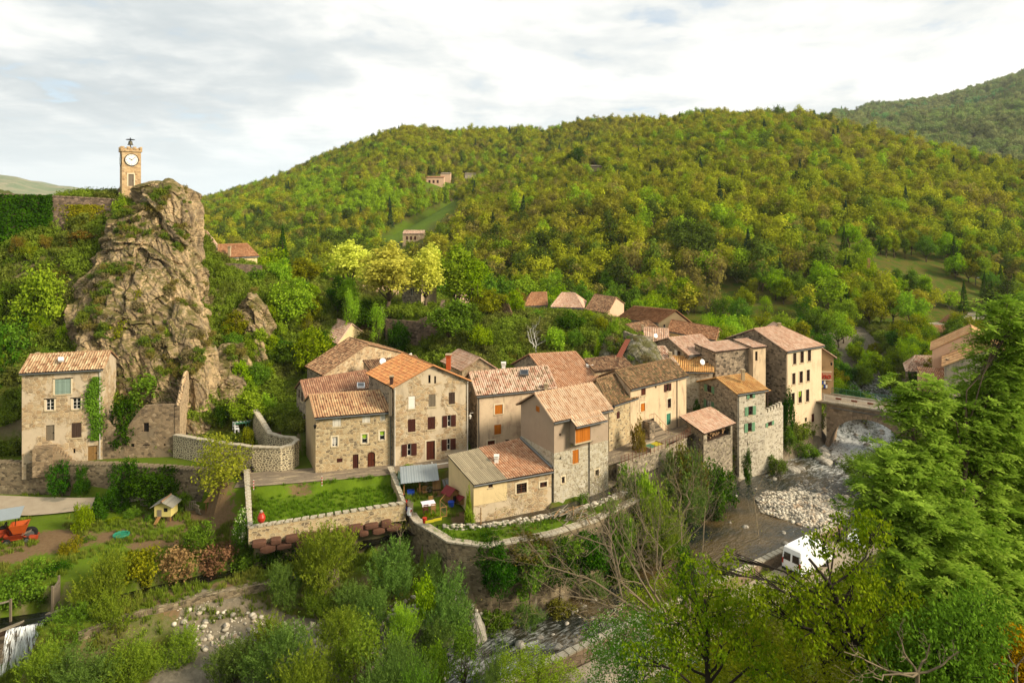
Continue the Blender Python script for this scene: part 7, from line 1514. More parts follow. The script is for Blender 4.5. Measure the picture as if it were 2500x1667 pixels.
def limbs(mb,base,tips,r0,rng,fork=.35,sides=6,wob=.12):
 top=Vector((sum(t[0]for t in tips)/len(tips),sum(t[1]for t in tips)/len(tips),sum(t[2]for t in tips)/len(tips)));base=Vector(base);f=base.lerp(top,fork);f.x=base.x+(f.x-base.x)*.5;f.y=base.y+(f.y-base.y)*.5
 mb.tube([base-Vector((0,0,.6)),base.lerp(f,.5)+Vector((rng.gauss(0,wob),rng.gauss(0,wob),0)),f],[r0*1.25,r0*.9,r0*.75],sides+2)
 for t in tips:
  t=Vector(t);m1=f.lerp(t,.4)+Vector((rng.gauss(0,wob*2),rng.gauss(0,wob*2),wob));mb.tube([f,m1,t],[r0*.5,r0*.28,r0*.08],sides)
def mesh_of(name,mb,m):return mk_mesh(name,mb.v,mb.f,None,None,[m],True)
PR={}
def proto(kind,H,Wd,crown_g,tips,r0,seed,mb=None):
 rng=random.Random(seed)
 if mb is None:mb=MB();limbs(mb,(0,0,0),tips,r0,rng)
 PR.setdefault(kind,[]).append((H,Wd,crown_mesh('crown',crown_g,M['l_spring']),mesh_of('trunk',mb,M['bark'])))
def rblobs(rng,H,R,zc,rz,n=6,k=.62):
 out=[((0,0,zc),(R*.75,R*.75,rz*.8))]
 for i in range(n):
  a=i*2*math.pi/n+rng.uniform(-.4,.4);z=zc+rng.uniform(-.6,.75)*rz;rr=R*rng.uniform(.32,.5);q=math.sqrt(max(.1,1-((z-zc)/rz)**2));out.append(((math.cos(a)*R*.62*q,math.sin(a)*R*.62*q,z),(rr,rr,rr*.9)))
 out.append(((rng.uniform(-.3,.3)*R,rng.uniform(-.3,.3)*R,zc+rz*.75),(R*.4,R*.4,rz*.4)));return out
for s in range(4):
 rg=random.Random(100+s);bl=rblobs(rg,9,4,5.6,3.2);g,cc=crown_geo(bl,95,42,.42,.42,.62,s);proto('round',9.2,8.2,g,[tuple(c)for c in cc[:9]],.22,s)
 bl=rblobs(rg,12,2.6,7.4,4.6,9);g,cc=crown_geo(bl,130,42,.36,.36,.6,10+s,.4);proto('tall',12.2,5.8,g,[tuple(c)for c in cc[:11]],.22,s)
 bl=rblobs(rg,3,1.6,1.45,1.25,7);g,cc=crown_geo(bl,80,36,.2,.2,.6,20+s,.5);proto('bush',3,3.4,g,[tuple(c)for c in cc[:8]],.05,s)
 bl=rblobs(rg,3,1.6,1.45,1.25,9);g,cc=crown_geo(bl,150,34,.15,.13,.8,30+s,.75);proto('ivy',3,3.4,g,[tuple(c)for c in cc[:8]],.05,s)
 bl=rblobs(rg,5,2.1,2.4,1.9,7);g,cc=spray_geo(bl,520,22,1.1,.09,40+s,size=.19);proto('willow',5.4,4.8,g,[tuple(c)for c in cc[:12]],.1,s)
 bl=rblobs(rg,6,2.4,3.6,2.2,8);g,cc=crown_geo(bl,150,20,.3,.2,.6,50+s,.3);proto('airy',6.2,5.2,g,[tuple(c)for c in cc[:26]],.1,s)
for s in range(2):
 rng=np.random.RandomState(s);gs=[];n=2600;t=rng.rand(n)**.7;a=rng.rand(n)*6.28;lay=np.floor((1-t)*9)/9;r=(t)*2.3*(.55+.45*rng.rand(n));c=np.stack([np.cos(a)*r,np.sin(a)*r,11*(1-t)+.8-r*.25+rng.randn(n)*.12],-1);N,T,B=orient(n,rng,np.array([[0,0,1.]]),.5)
 g=quads(c,T,B,.42,.2,rng.rand(n));mb=MB();mb.tube([(0,0,-.6),(0,0,6),(0,0,11.6)],[.24,.16,.03],7);proto('conifer',12,4.6,g,None,.2,s,mb)
def add_plant(name,kind,mat_,loc,w,h,label,cat,group=None,bark='bark',rz=None,idx=None,depth=1.0):
 rng=random.Random(int(loc[0]*71+loc[1]*37));P=PR[kind];H,Wd,cm,tm=P[rng.randrange(len(P))if idx is None else idx%len(P)]
 r=link(name,None,None,loc,rng.random()*6.28 if rz is None else rz,(w/Wd,w/Wd*depth,h/H));WLOC[r.name]=Vector(loc);tag(r,label,cat,group)
 c=link('foliage' if cat in('bush','hedge','ivy','shrub','climber')else 'crown',cm,r);c.material_slots[0].link='OBJECT';c.material_slots[0].material=M['l_'+mat_]
 t=link('stem' if cat in('bush','hedge','ivy','shrub','climber')else 'trunk',tm,r);t.material_slots[0].link='OBJECT';t.material_slots[0].material=M[bark];return r
def veg(kind,mat_,n,cx,yb,yt,w,Y,label,cat='tree',name=None,bark='bark',on=True,depth=1.0,rz=None):
 b=S(n,cx,yb);t=S(n,cx,yt);k=ZM[n][2];p=W(b[0],b[1],Y);top=W(t[0],t[1],Y).z;z=p.z
 if on:z=min(z,gz(p.x,p.y))
 z-=.1;w*={'tall':1.45,'round':1.12,'willow':1.12}.get(kind,1);top+={'willow':.1}.get(kind,0);return add_plant(name or{'bush':'bush','ivy':'ivy','willow':'willow'}.get(kind,'tree'),kind,mat_,(p.x,p.y,z),w/k/F*Y,top-z,label,cat,None,bark,rz,None,depth)
T_,B_='tree','bush'
for a in[('tall','yellow',11,1105,520,130,250,135,'yellow-leaved plane tree, leftmost of the three yellow ones'),('tall','yellow',11,1385,665,142,310,109.6,'biggest yellow-leaved plane tree in front of the pink cottage'),('tall','yellow',11,1640,640,172,215,112.5,'slimmer yellow-leaved plane tree in front of the tall grey house'),('tall','bright',11,1862,610,155,240,118,'tall bright green tree right of the yellow trees'),('tall','spring',11,1975,610,255,190,119,'lower bright green tree touching the tall one beside the yellow trees'),('round','olive',11,770,490,258,240,126,'olive-green tree left of the yellow trees'),('round','bright',11,600,480,275,180,122,'fresh green tree below the cream house right of the crag'),('round','bright',11,700,770,415,340,108,'broad light green tree on the slope left of the dark bush'),('round','deep',11,290,720,375,270,112,'deep green tree on the bank under the dark rubble wall'),('round','bright',11,90,340,235,120,118,'small green tree half hiding the house behind the crag'),('bush','bright',11,250,880,715,170,99,'bright green bush at the foot of the pale outcrop',B_),('round','spring',11,840,1010,765,270,97,'spreading olive-green tree left of the faded pink roof'),('round','dark',11,1010,700,405,170,113,'dark evergreen tree left of the pink cottage'),('tall','bright',11,1090,620,395,120,112,'slim bright tree before the dark evergreen'),('airy','bright',11,1112,745,480,150,107,'thin-stemmed young tree bending above the faded pink roof'),('round','dark',11,1190,730,560,210,110,'dark rounded bush left of the bastion wall'),('airy','bright',11,1300,800,585,130,106,'thin young tree against the bastion wall'),('bush','ivy',11,1452,805,700,180,106.4,'clipped ivy block hanging over the bastion wall','ivy'),('round','deep',11,1815,890,565,350,104,'big dense green bush right of the bastion wall',B_,'bush'),('round','deep',11,1965,720,585,180,108,'rounded green bush behind the big dense one',B_,'bush'),('bush','spring',11,2050,870,735,190,101,'light green bush on the knoll slope',B_),('round','olive',11,2120,700,480,260,114,'loose yellow-green tree in front of the mossy barn'),('round','spring',11,2290,690,480,150,115,'yellow-green tree at the right end of the mossy barn'),('round','deep',11,650,1050,860,230,98,'green tree in the dark gully left of the village'),('bush','dark',11,560,960,830,240,100,'dark bush in the gully below the pale outcrop',B_),('round','dark',11,900,960,790,200,100,'dark green tree shading the faded pink roof'),('bush','deep',11,430,420,330,160,114,'bush growing along the dark rubble wall',B_),('round','brown',12,85,400,110,190,120,'brownish budding tree left of the far farm roofs'),('round','deep',12,310,500,320,230,112,'soft green tree on the knoll before the farm roofs'),('round','dark',12,640,660,330,300,106,'large dark tree mass on the crest of the knoll'),('bush','bright',12,470,800,495,250,100,'yellow-green bush on the knoll slope right of the bare white tree',B_),('bush','deep',12,700,700,520,200,101,'green bush under the large dark knoll tree',B_),('round','spring',12,830,440,325,130,112,'small fresh tree beside the brown-tiled cottage'),('bush','olive',12,955,470,365,170,106,'clump of tall yellowish shoots on the ruined wall stub',B_),('bush','bright',12,1090,530,395,110,105,'bright bush at the top of the mossy boulder',B_),('bush','deep',12,1010,720,505,210,99,'green bush on top of the rock slope',B_),('bush','bright',12,830,960,735,160,96,'bright shrub behind the white chimney of the bright red roof',B_),('bush','spring',12,930,790,620,100,97.5,'thin light shrub in a rock cleft',B_),('bush','scrub',12,160,760,600,200,101,'dry scrub on the knoll left of the bare white tree',B_),('bush','scrub',12,60,860,700,220,99,'brown scrub low on the knoll',B_),('round','bright',12,2200,740,485,250,108,'bright green tree between the grey house and the tall house'),('round','bright',0,105,850,650,130,91,'bright green tree on the slope left of the crag'),('round','deep',0,60,930,770,110,89,'green tree above the lone house roof at far left'),('round','dark',0,15,1080,800,110,86,'dark tall bush left of the lone house'),('bush','brown',0,200,600,560,90,99,'low brown bush at the rampart foot',B_),('bush','deep',0,60,680,620,110,96,'green bush under the ivied end of the rampart',B_),('bush','scrub',0,130,720,650,100,95,'olive scrub on the slope under the rampart',B_),('bush','scrub',0,170,830,750,90,92,'brown scrub between the bright tree and the crag',B_),('airy','bright',0,410,880,800,36,87.5,'slim bright sapling growing from the crag foot'),('bush','olive',0,300,830,770,80,87.6,'heather-like bush on a ledge of the crag',B_),('bush','olive',0,345,745,700,60,90,'small dark bush in the middle of the crag face',B_),('bush','deep',0,325,895,850,60,85.5,'green bush beneath the crag ledge',B_),('bush','bright',0,300,500,470,46,101.5,'bright shrub where the rampart meets the crag',B_),('bush','deep',2,1150,760,430,450,84,'large rounded bush filling the roofless barn',B_),('ivy','ivy',2,950,970,640,340,79.4,'thick ivy spilling over the broken barn wall','ivy'),('round','bright',2,1900,890,585,280,84,'bushy green tree shading the terrace table'),('bush','dark',2,1700,900,720,160,84,'dark shrub at the crag foot behind the terrace table',B_),('bush','olive',2,1890,925,885,110,79,'low flowering plants at the edge of the terrace',B_),('bush','bright',2,2050,720,600,130,86,'small green shrub on top of the terrace wall',B_),('airy','budding',2,1690,1490,900,500,71,'budding yellow-brown tree before the curved wall'),('ivy','ivy',2,460,1310,1135,200,75.1,'ivy clump hanging on the terrace wall below the stairs','ivy'),('ivy','ivy',2,628,1300,1160,130,74.9,'smaller ivy clump on the terrace wall','ivy'),('ivy','ivy',2,960,1300,1115,250,74.2,'ivy clump on the terrace wall below the ruin','ivy'),('ivy','ivy',2,1190,1490,1195,420,72.6,'great dark mound of ivy over the terrace wall','ivy'),('bush','deep',2,1390,1480,1370,160,71.5,'low green plants by the pallets',B_),('conifer','dark',3,735,440,130,230,69.5,'dark conifer beside the hen house garden'),('ivy','ivy',3,860,330,80,230,71.5,'ivy-covered hedge behind the hen house','hedge','hedge'),('ivy','spring',3,615,500,205,170,67,'light green hedge shrub at the end of the gravel drive','hedge','hedge'),('ivy','ivyy',3,525,680,445,190,63,'yellowish hedge shrub below the light green one','hedge','hedge'),('ivy','deep',3,640,640,430,170,65,'dark hedge between drive and hen garden','hedge','hedge'),('ivy','deep',3,170,1010,640,430,57,'big dark ivy bush above the sluice','ivy'),('ivy','ivy',3,420,800,630,200,59.5,'ivy bush above the sluice gate','ivy'),('bush','deep',3,1010,340,245,150,70,'bush left of the hen house',B_),('bush','deep',3,1140,370,270,110,69.5,'bush behind the hen house ramp',B_),('bush','deep',3,1505,570,355,230,62.5,'big rounded shrub alone in the hen garden',B_),('bush','blossom',3,1850,470,255,200,63.5,'white-flowering shrub at the lawn wall corner',B_),('bush','spring',3,860,380,320,130,69,'rosette plants at the foot of the hedge',B_),('willow','willow',3,770,1110,590,390,57,'tall feathery willow left of the water channel'),('willow','deep',3,540,1290,990,400,54,'dark feathery bush right of the waterfall'),('willow','willow',3,850,1270,880,340,55,'feathery bush on the channel bank'),('bush','olive',3,1060,870,560,330,60,'shaggy bush overhanging the water channel',B_),('bush','dry',3,1380,800,500,360,61.5,'tangle of dry brown creepers over the channel',B_),('bush','dry',3,1640,760,520,340,62.3,'brown creepers hanging above the channel, right part',B_),('bush','deep',3,1880,720,520,280,63,'green creepers below the white-flowering shrub',B_),('bush','ivy',3,2110,700,480,330,64,'dark creepers under the red blocks',B_),('willow','willow2',3,600,1640,1310,480,50,'low willow clump at the bottom left'),('willow','willow',3,1000,1620,1230,420,52,'willow clump at the bottom, second from the left'),('willow','willow',3,1350,1520,1165,330,54,'rounded willow in the gravel left of the stones'),('willow','willow2',3,1750,1640,1250,380,52,'dusky willow beside the grey stones'),('willow','willow',3,2000,1560,1090,400,54.5,'tall willow right of the grey stones'),('willow','willow',8,540,920,455,440,60,'big round willow below the lawn wall'),('willow','willow2',8,260,960,745,240,58.5,'grey-green willow left of the big round one'),('willow','willow2',8,990,1010,610,330,61,'dusky willow before the mossy retaining wall'),('willow','willow2',8,1260,840,685,160,62,'small dusky willow at the foot of the mossy retaining wall'),('willow','willow2',8,1360,1190,800,360,58,'broad willow at the water edge above the upright boulder'),('bush','spring',8,1205,1100,820,180,58,'yellow-green sapling between two dusky willows',B_),('willow','willow2',8,850,1190,920,250,57,'grey-green willow in the thicket centre'),('willow','bright',8,1060,1260,1000,230,56,'bright green willow in the thicket centre'),('willow','willow',8,640,1290,1050,320,55,'willow at the edge of the gravel'),('willow','willow',8,420,1690,1330,420,48,'willow clump cut by the bottom edge, left of the thin budding tree'),('willow','willow2',8,930,1700,1380,420,47,'willow clump cut by the bottom edge, right of the thin budding tree'),('willow','deep',8,1180,1690,1400,330,46,'dark willow cut by the bottom edge left of the maple sapling'),('willow','willow2',8,720,1100,900,260,58.5,'grey-green willow under the big round one'),('willow','deep',8,480,1090,900,200,58,'dark low willow at the gravel head'),('willow','willow',8,700,1530,1240,330,53,'feathery willow in the middle of the bottom thicket'),('willow','willow2',8,1290,1350,1120,260,56,'dusky willow right behind the broad grey boulder'),('willow','willow',3,330,1600,1280,340,50,'feathery willow beside the plunge pool'),('willow','willow2',8,230,1590,1170,470,51,'wide dusky willow along the bottom edge'),('airy','willow',8,800,1640,1130,420,50,'thin budding tree among the bottom willows'),('willow','willow2',8,1060,1640,1250,380,50,'willow at the bottom left of the maple sapling'),('airy','deep',8,1480,1600,1170,300,52,'loose bush at the water edge below the upright boulder'),('bush','bright',8,1280,1500,1270,200,53,'bright leafy bush by the broad grey boulder',B_),('willow','willow2',8,1680,1640,1290,260,47,'dusky bush at the bottom beside the river'),('ivy','ivy',8,1640,780,550,260,61.5,'dark ivy bush capping the retaining wall corner','ivy'),('bush','scrub',8,1900,760,540,380,62.5,'scrubby hedge along the lower lawn edge','hedge','hedge','bark',False),('bush','deep',8,2120,720,520,360,64,'green scrub at the right end of the lower lawn',B_),('ivy','deep',8,1800,720,600,200,62.8,'green ivy hanging over the retaining wall','ivy',None,'bark',False),('bush','deep',13,720,300,55,210,73.5,'green bush below the bin enclosure',B_),('bush','bright',13,835,360,75,190,71,'bright leafy shrub right of the concrete platform',B_),('willow','willow2',13,1090,300,-10,330,78,'feathery bushes below the woodshed',B_),('bush','deep',13,640,480,330,280,67,'bramble bush above the driftwood pile',B_),('bush','deep',13,400,350,280,90,70.5,'small round bush on the loose stone wall',B_),('willow','willow',13,930,520,250,330,68,'feathery bush on the river bank below the platform'),('bush','dark',13,1350,240,130,180,82,'dark shrub at the water under the woodshed',B_),('ivy','ivy',6,1650,1120,765,105,97.5,'slim dark ivy column climbing at the tall house corner','ivy'),('ivy','deep',6,1655,1340,1090,130,96,'bushy foot of the ivy column','ivy'),('bush','deep',6,1810,1370,1215,220,97,'shaggy shrub on the rocks by the bridge foot',B_),('bush','deep',6,1560,1440,1330,170,91,'green shrub at the water below the crenellated wall',B_),('bush','dark',6,1310,1430,1250,90,88,'dark creeper on the foot of the green-shuttered house',B_),('ivy','ivy',6,888,1000,855,70,93,'ivy on the corner facing the lane','ivy'),('bush','brown',6,400,1090,1010,140,79.6,'dry creeper above the arched cellar mouth','ivy'),('bush','deep',6,660,1300,1220,120,80.5,'small bush behind the bin enclosure',B_),('bush','scrub',6,820,1480,1200,320,79,'leafless scrub below the woodshed',B_),('bush','dark',6,1000,1560,1370,300,80,'dark shrub at the foot of the woodshed wall',B_),('willow','deep',7,540,1640,1320,480,85,'large rounded shrub on the far side of the gravel bank'),('bush','deep',7,850,1620,1440,300,78,'shrub behind the parapet near the gravel bank',B_),('ivy','ivy',7,820,860,735,130,116,'ivy under the pale pink barn roof','ivy'),('bush','deep',0,1215,1030,1000,60,74.3,'weeds',B_)if 0 else('bush','bright',17,620,80,10,260,75.4,'green weeds along the front of the orange-roofed house',B_),('bush','bright',17,1960,720,400,150,66.6,'young leafy sapling by the kennels',B_),('bush','bright',17,2000,1160,900,250,66.2,'leafy plants at the workshop corner',B_),('bush','spring',17,1130,1260,1080,420,67.2,'leafy vegetable patch in the yard',B_)]:
 veg(*a)
for i,(x,y,w,h,z,k,m_,lb)in enumerate([(-1.2,60.3,3.6,5.0,-35,'ivy','ivy','first from left'),(1.6,61.3,3.8,5.2,-35.1,'ivy','deep','second from left'),(4.4,62.6,3.8,5.1,-35.1,'ivy','ivy','third from left'),(7.5,64.6,4,5.3,-35.1,'ivy','ivy','fourth from left'),(10.4,67.2,4.2,5.4,-35.1,'ivy','deep','fifth from left'),(13.1,70,4.2,5.4,-35.1,'ivy','ivy','sixth from left')]):
 add_plant('hedge',k,m_,(x,y,z),w,h,'dark ivy hedge mound over the lower lawn wall, '+lb,'hedge','ivy mounds over the lower lawn wall')
for i,(x,y,w,h,k,m_)in enumerate([(-1.5,60.0,3,2.4,'bush','deep'),(1.5,60.6,3.2,2.6,'willow','willow2'),(4.4,62,3,2.2,'bush','scrub'),(7.8,64.2,3.4,2.8,'willow','willow2'),(11,66.6,3.6,3,'bush','deep'),(13.8,69.6,4,3.4,'willow','willow'),(16.5,73.5,4,3.6,'bush','deep'),(19,77.5,4,3.4,'willow','willow2')]):
 add_plant('bush' if k=='bush' else 'willow',k,m_,(x,y,gz(x,y)-.2),w,h,('bush' if k=='bush' else 'willow')+' on the river bank below the houses, %s from left'%ordw(i),'bush','riverbank shrubs below the houses')
def ivy_sheet(name,label,mat_,A,B,pts_fn,n,size,seed,thick=.25):
 rng=np.random.RandomState(seed);A,B=np.array(A),np.array(B);d=(B-A)/np.linalg.norm(B-A);nn=np.array([d[1],-d[0]]);c=np.array([pts_fn(rng)for _ in range(n)]);P=np.stack([A[0]+d[0]*c[:,0]+nn[0]*(rng.rand(n)*thick),A[1]+d[1]*c[:,0]+nn[1]*(rng.rand(n)*thick),c[:,1]],-1);base=np.array([P[:,0].mean(),P[:,1].mean(),P[:,2].min()])
 N,T,B2=orient(n,rng,np.array([[nn[0],nn[1],.3]]),.5);s=size*(.6+.8*rng.rand(n));g=quads(P-base,T,B2,s,s*.8,np.clip(vnoise(P,1.3)*.7+rng.rand(n)*.4-.05,0,1));r=link(name,None,None,base);WLOC[r.name]=Vector(base);tag(r,label,'ivy');link('foliage',crown_mesh('foliage',g,M['l_'+mat_]),r)
 mb=MB()
 for k in range(5):a=c[rng.randint(n)];mb.tube([Vector((A[0]+d[0]*(a[0]+.2),A[1]+d[1]*(a[0]+.2),base[2]))-Vector(base),Vector((A[0]+d[0]*a[0],A[1]+d[1]*a[0],a[1]))-Vector(base)],[.05,.02],5)
 link('stem',mesh_of('stem',mb,M['barkdark']),r)
sdA=sA['F']
def ivA(r):
 z=-26.2+r.rand()*7.2;t=(z+26.2)/7.2;c=sdA.L-.75+.25*math.sin(t*7);return c+r.randn()*(.22+.22*math.sin(t*3.1)),z
ivy_sheet('ivy','ivy climbing the right corner of the lone ochre house','deep',sdA.A,sdA.B,ivA,2200,.2,1,.35)
rA_,rB_=W(-120,470,95)[:2],W(0,476,97)[:2]
ivy_sheet('ivy','dark ivy blanket covering the left end of the rampart','ivy',W(-60,475,96.1)[:2],W(150,480,99.5)[:2],lambda r:(lambda u:(u,2.35-abs(r.randn())*.0-r.rand()**1.0*(8.5-max(0,u-5.5)*1.1)))(r.rand()*9.4),7000,.3,2,.5)
ivy_sheet('ivy','yellowish ivy patch in the middle of the rampart','ivyy',W(150,480,99.5)[:2],W(250,484,101.5)[:2],lambda r:(2.9+r.randn()*1.2,.9-abs(r.randn())*1.9),1500,.26,3,.3)
SHP={'round':'round-topped','tall':'tall narrow','airy':'thin','conifer':'pointed'}
ADJ={'spring':'yellow-green','bright':'bright green','olive':'olive','dark':'dark green','deep':'deep green','brown':'brown budding','budding':'ochre budding'}
def belt(where,n,px0,px1,Y0,Y1,hs,kinds,cols,seed,group,avoid=()):
 rng=random.Random(seed);L=[];tries=0
 while len(L)<n and tries<4000:
  tries+=1;px=rng.uniform(px0,px1);Y=rng.uniform(Y0,Y1);x=(px-CX)/F*Y
  if any(a[0]<x<a[1]and a[2]<Y<a[3]for a in avoid):continue
  if any((x-q[0])**2+(Y-q[1])**2<(hs[0]*.42)**2 for q in L):continue
  L.append((x,Y))
 L.sort(key=lambda p:p[0]/p[1]);cnt={}
 for i,(x,Y)in enumerate(L):
  k=rng.choice(kinds);c=rng.choice(cols);h=rng.uniform(*hs);w=h*{'round':.85,'tall':.5,'airy':.7,'conifer':.38}[k]
  key=(k,c);cnt[key]=cnt.get(key,0)+1
  add_plant('tree' if k!='conifer' else 'pine_tree',k,c if k!='conifer' else 'dark',(x,Y,gz(x,Y)-.2),w,h,'%s %s tree, %s such from left %s'%(ADJ[c if k!='conifer' else 'dark'],SHP[k],ordw(cnt[key]-1),where),'tree',group)
G_=['spring','bright','deep','dark','olive']
belt('in the wood right of the crag',34,475,860,145,250,(8,13),['round','round','tall','conifer'],['spring','deep','deep','olive','bright'],1,'trees in the valley wood right of the crag')
belt('in the belt behind the upper roofs',40,1060,1640,140,185,(7,11),['round','round','tall'],['deep','dark','deep','bright','spring'],2,'trees in the belt behind the upper roofs',[(14,32,110,130)])
belt('in the belt behind the tall house',36,1660,2060,128,185,(5.5,9),['round','round','airy'],['deep','dark','spring','olive','bright'],3,'trees in the belt behind the tall house')
belt('in the thicket across the bridge',40,2035,2275,112,150,(3.5,6.5),['round','airy','round'],['spring','deep','olive','dark','spring'],4,'trees in the thicket across the bridge',[(60,72,112,130)])
belt('around the far road',60,2060,2500,160,225,(6,10),['round','round','tall','conifer'],['spring','deep','bright','olive'],5,'trees around the far road',[(96,130,155,186),(110,135,190,215)])
belt('on the slope right of the crag',26,545,770,90,122,(2.5,5),['round','airy','round'],['spring','deep','olive','bright'],6,'small trees on the slope between crag and village',[(-34,-14,80,106),(-62,-38,101,125)])
belt('on the slope under the rampart',14,-20,185,84,97,(2,4),['round','airy'],['deep','olive','brown','spring'],7,'small trees on the slope under the rampart',[(-62,-48,70,84)])
belt('behind the yellow trees',22,780,1120,140,215,(7,11),['round','tall'],['deep','spring','dark'],8,'trees on the valley floor behind the yellow trees')
belt('behind the red-shuttered house',16,2150,2480,122,150,(4,7),['round','airy'],['spring','deep','olive'],9,'trees below the red-shuttered house',[(66,90,112,135)])
p=hillpt(1408,415);add_plant('tree','round','dark',(p.x,p.y,p.z-1),54/F*p.y,62/F*p.y,'big dark round tree alone on the wooded hill','tree')
p=hillpt(1395,640)
for i,(px,py,hh)in enumerate([(1965,268,22),(1985,268,18),(1935,300,20)]):
 Y=640;b=W(px,py+hh+6,Y);add_plant('pine_tree','conifer' if i>5 else 'round','dark',b,16/F*Y,(hh+6)/F*Y,['umbrella pine on the skyline, left of the pair','umbrella pine on the skyline, right of the pair','dark pine just below the skyline pair'][i],'tree')
for i,(n,x,yb,yt)in enumerate([(15,1855,300,300)]):pass
hx_=[(2290,640,560),(2390,730,620),(2040,690,610),(1780,0,0)]
for i,(px,yb,yt)in enumerate([(2285,470,425),(2395,690,585),(1718,700,610),(2022,660,590),(690,610,548),(2210,470,440)]):
 Y=260 if yb>600 else 380;b=W(px,yb,Y);z=float(ground(np.array([b.x]),np.array([b.y]))[0])if Y<175 else float(hills(np.array([b.x]),np.array([b.y]))[0]);h=W(px,yt,Y).z-z
 add_plant('pine_tree','conifer','dark',(b.x,b.y,z),max(3.5,h*.4),max(h,8),['dark pine on the upper right hillside','spreading dark pine above the far road','dark pine low on the hill left of the rough field','dark pine above the rocky bluff','blue-green pine in the valley wood right of the crag','dark pine left of the upper right hillside pine'][i],'tree')
def branchy(mb,p0,p1,r0,r1,depth,rng,nchild=5,up=.25):
 p0,p1=Vector(p0),Vector(p1);L=(p1-p0).length;n=5;path=[];rr=[]
 w=[Vector((rng.gauss(0,1),rng.gauss(0,1),rng.gauss(0,1)))*L*.05 for _ in range(n+1)]
 for i in range(n+1):t=i/n;path.append(p0.lerp(p1,t)+w[i]*math.sin(math.pi*t)+Vector((0,0,-L*.06*math.sin(math.pi*t))));rr.append(r0+(r1-r0)*t)
 mb.tube(path,rr,6 if depth>1 else 3,cap=False)
 if depth==0:return[path[-1]]
 tips=[path[-1]]
 for k in range(nchild):
  t=.25+.75*(k+rng.random())/nchild;i=min(int(t*n),n-1);q=path[i].lerp(path[i+1],t*n-i);d=(path[i+1]-path[i]).normalized();o=Vector((rng.gauss(0,1),rng.gauss(0,1),rng.gauss(0,1)+up));o=(o-d*o.dot(d)).normalized();a=rng.uniform(.35,.9)
  dd=d*math.cos(a)+o*math.sin(a);ln=L*rng.uniform(.28,.5);r=(r0+(r1-r0)*t)*.52;tips+=branchy(mb,q,q+dd*ln,r,max(r*.3,.006),depth-1,rng,nchild if depth>2 else nchild+1,up)
 return tips
def bare_tree(label,base,tips,r0,seed,depth=3,bark='barkgrey',leaves=None,nchild=6,name='bare_tree'):
 rng=random.Random(seed);root=thing(name,label,'tree',base);mb=MB();al=[];base=Vector(base)
 fork=base+Vector((0,0,.8));mb.tube([base-Vector((0,0,1)),fork],[r0*1.2,r0],8)
 for t in tips:al+=branchy(mb,fork,t,r0*.62,.012,depth,rng,nchild)
 o=part(root,'branches',mb,bark)
 if leaves:
  m_,n,s=leaves;nr=np.random.RandomState(seed);A=np.array([tuple(a-base)for a in al]);c=A[nr.randint(0,len(A),n)]+nr.randn(n,3)*.22;N,T,B=orient(n,nr);link('crown',crown_mesh('crown',quads(c,T,B,s,s*.5,nr.rand(n)),M['l_'+m_]),root)
 return root
WP=lambda px,py,Y:tuple(W(px,py,Y))
bare_tree('wide leafless tree leaning over the river from the right',WP(1640,1560,42),[WP(1290,1400,41),WP(1275,1300,44),WP(1330,1240,45),WP(1400,1170,44),WP(1470,1250,43),WP(1380,1480,40),WP(1540,1230,44)],.17,3,3,leaves=('budding',420,.11),nchild=6)
bare_tree('tall leafless tree rising in front of the dark pool',WP(1640,1530,52),[WP(1545,1120,56),WP(1600,1160,54),WP(1690,1110,55),WP(1750,1170,54),WP(1870,1150,55),WP(1500,1230,54)],.15,5,3,leaves=('budding',420,.12),nchild=6)
bare_tree('leafless tree on the bank below the woodshed',WP(1660,1290,72),[WP(1650,1120,73),WP(1600,1150,72),WP(1700,1150,73),WP(1560,1170,71)],.16,7,3,leaves=('budding',300,.13),nchild=6)
bare_tree('leafless thicket tree above the driftwood pile',WP(1490,1330,60),[WP(1420,1190,61),WP(1470,1160,62),WP(1530,1180,61),WP(1400,1260,60)],.13,8,3,leaves=('budding',420,.11),nchild=6)
bare_tree('bone-white dead tree on the knoll',WP(*S(12,285,800),99),[WP(*S(12,225,505),99),WP(*S(12,262,500),99.3),WP(*S(12,205,540),98.8)],.1,9,2,'chim_white',nchild=4)
bare_tree('leafless saplings by the retaining wall',WP(*S(8,1040,640),62.5),[WP(*S(8,1010,480),62.6),WP(*S(8,1060,470),62.8),WP(*S(8,1090,500),62.4)],.06,10,2,leaves=('budding',90,.12),nchild=3)
bare_tree('dead twiggy shrub at the bottom right',WP(2240,1720,17),[WP(2060,1590,17),WP(2190,1540,17.3),WP(2270,1570,17),WP(2340,1590,16.8),WP(2130,1650,16.6)],.05,11,2,leaves=None,nchild=4)
bare_tree('grey slanting leafless branches at the right bottom',WP(2480,1700,18),[WP(2390,1600,18),WP(2440,1560,18.4),WP(2500,1600,18)],.04,12,2,nchild=3)
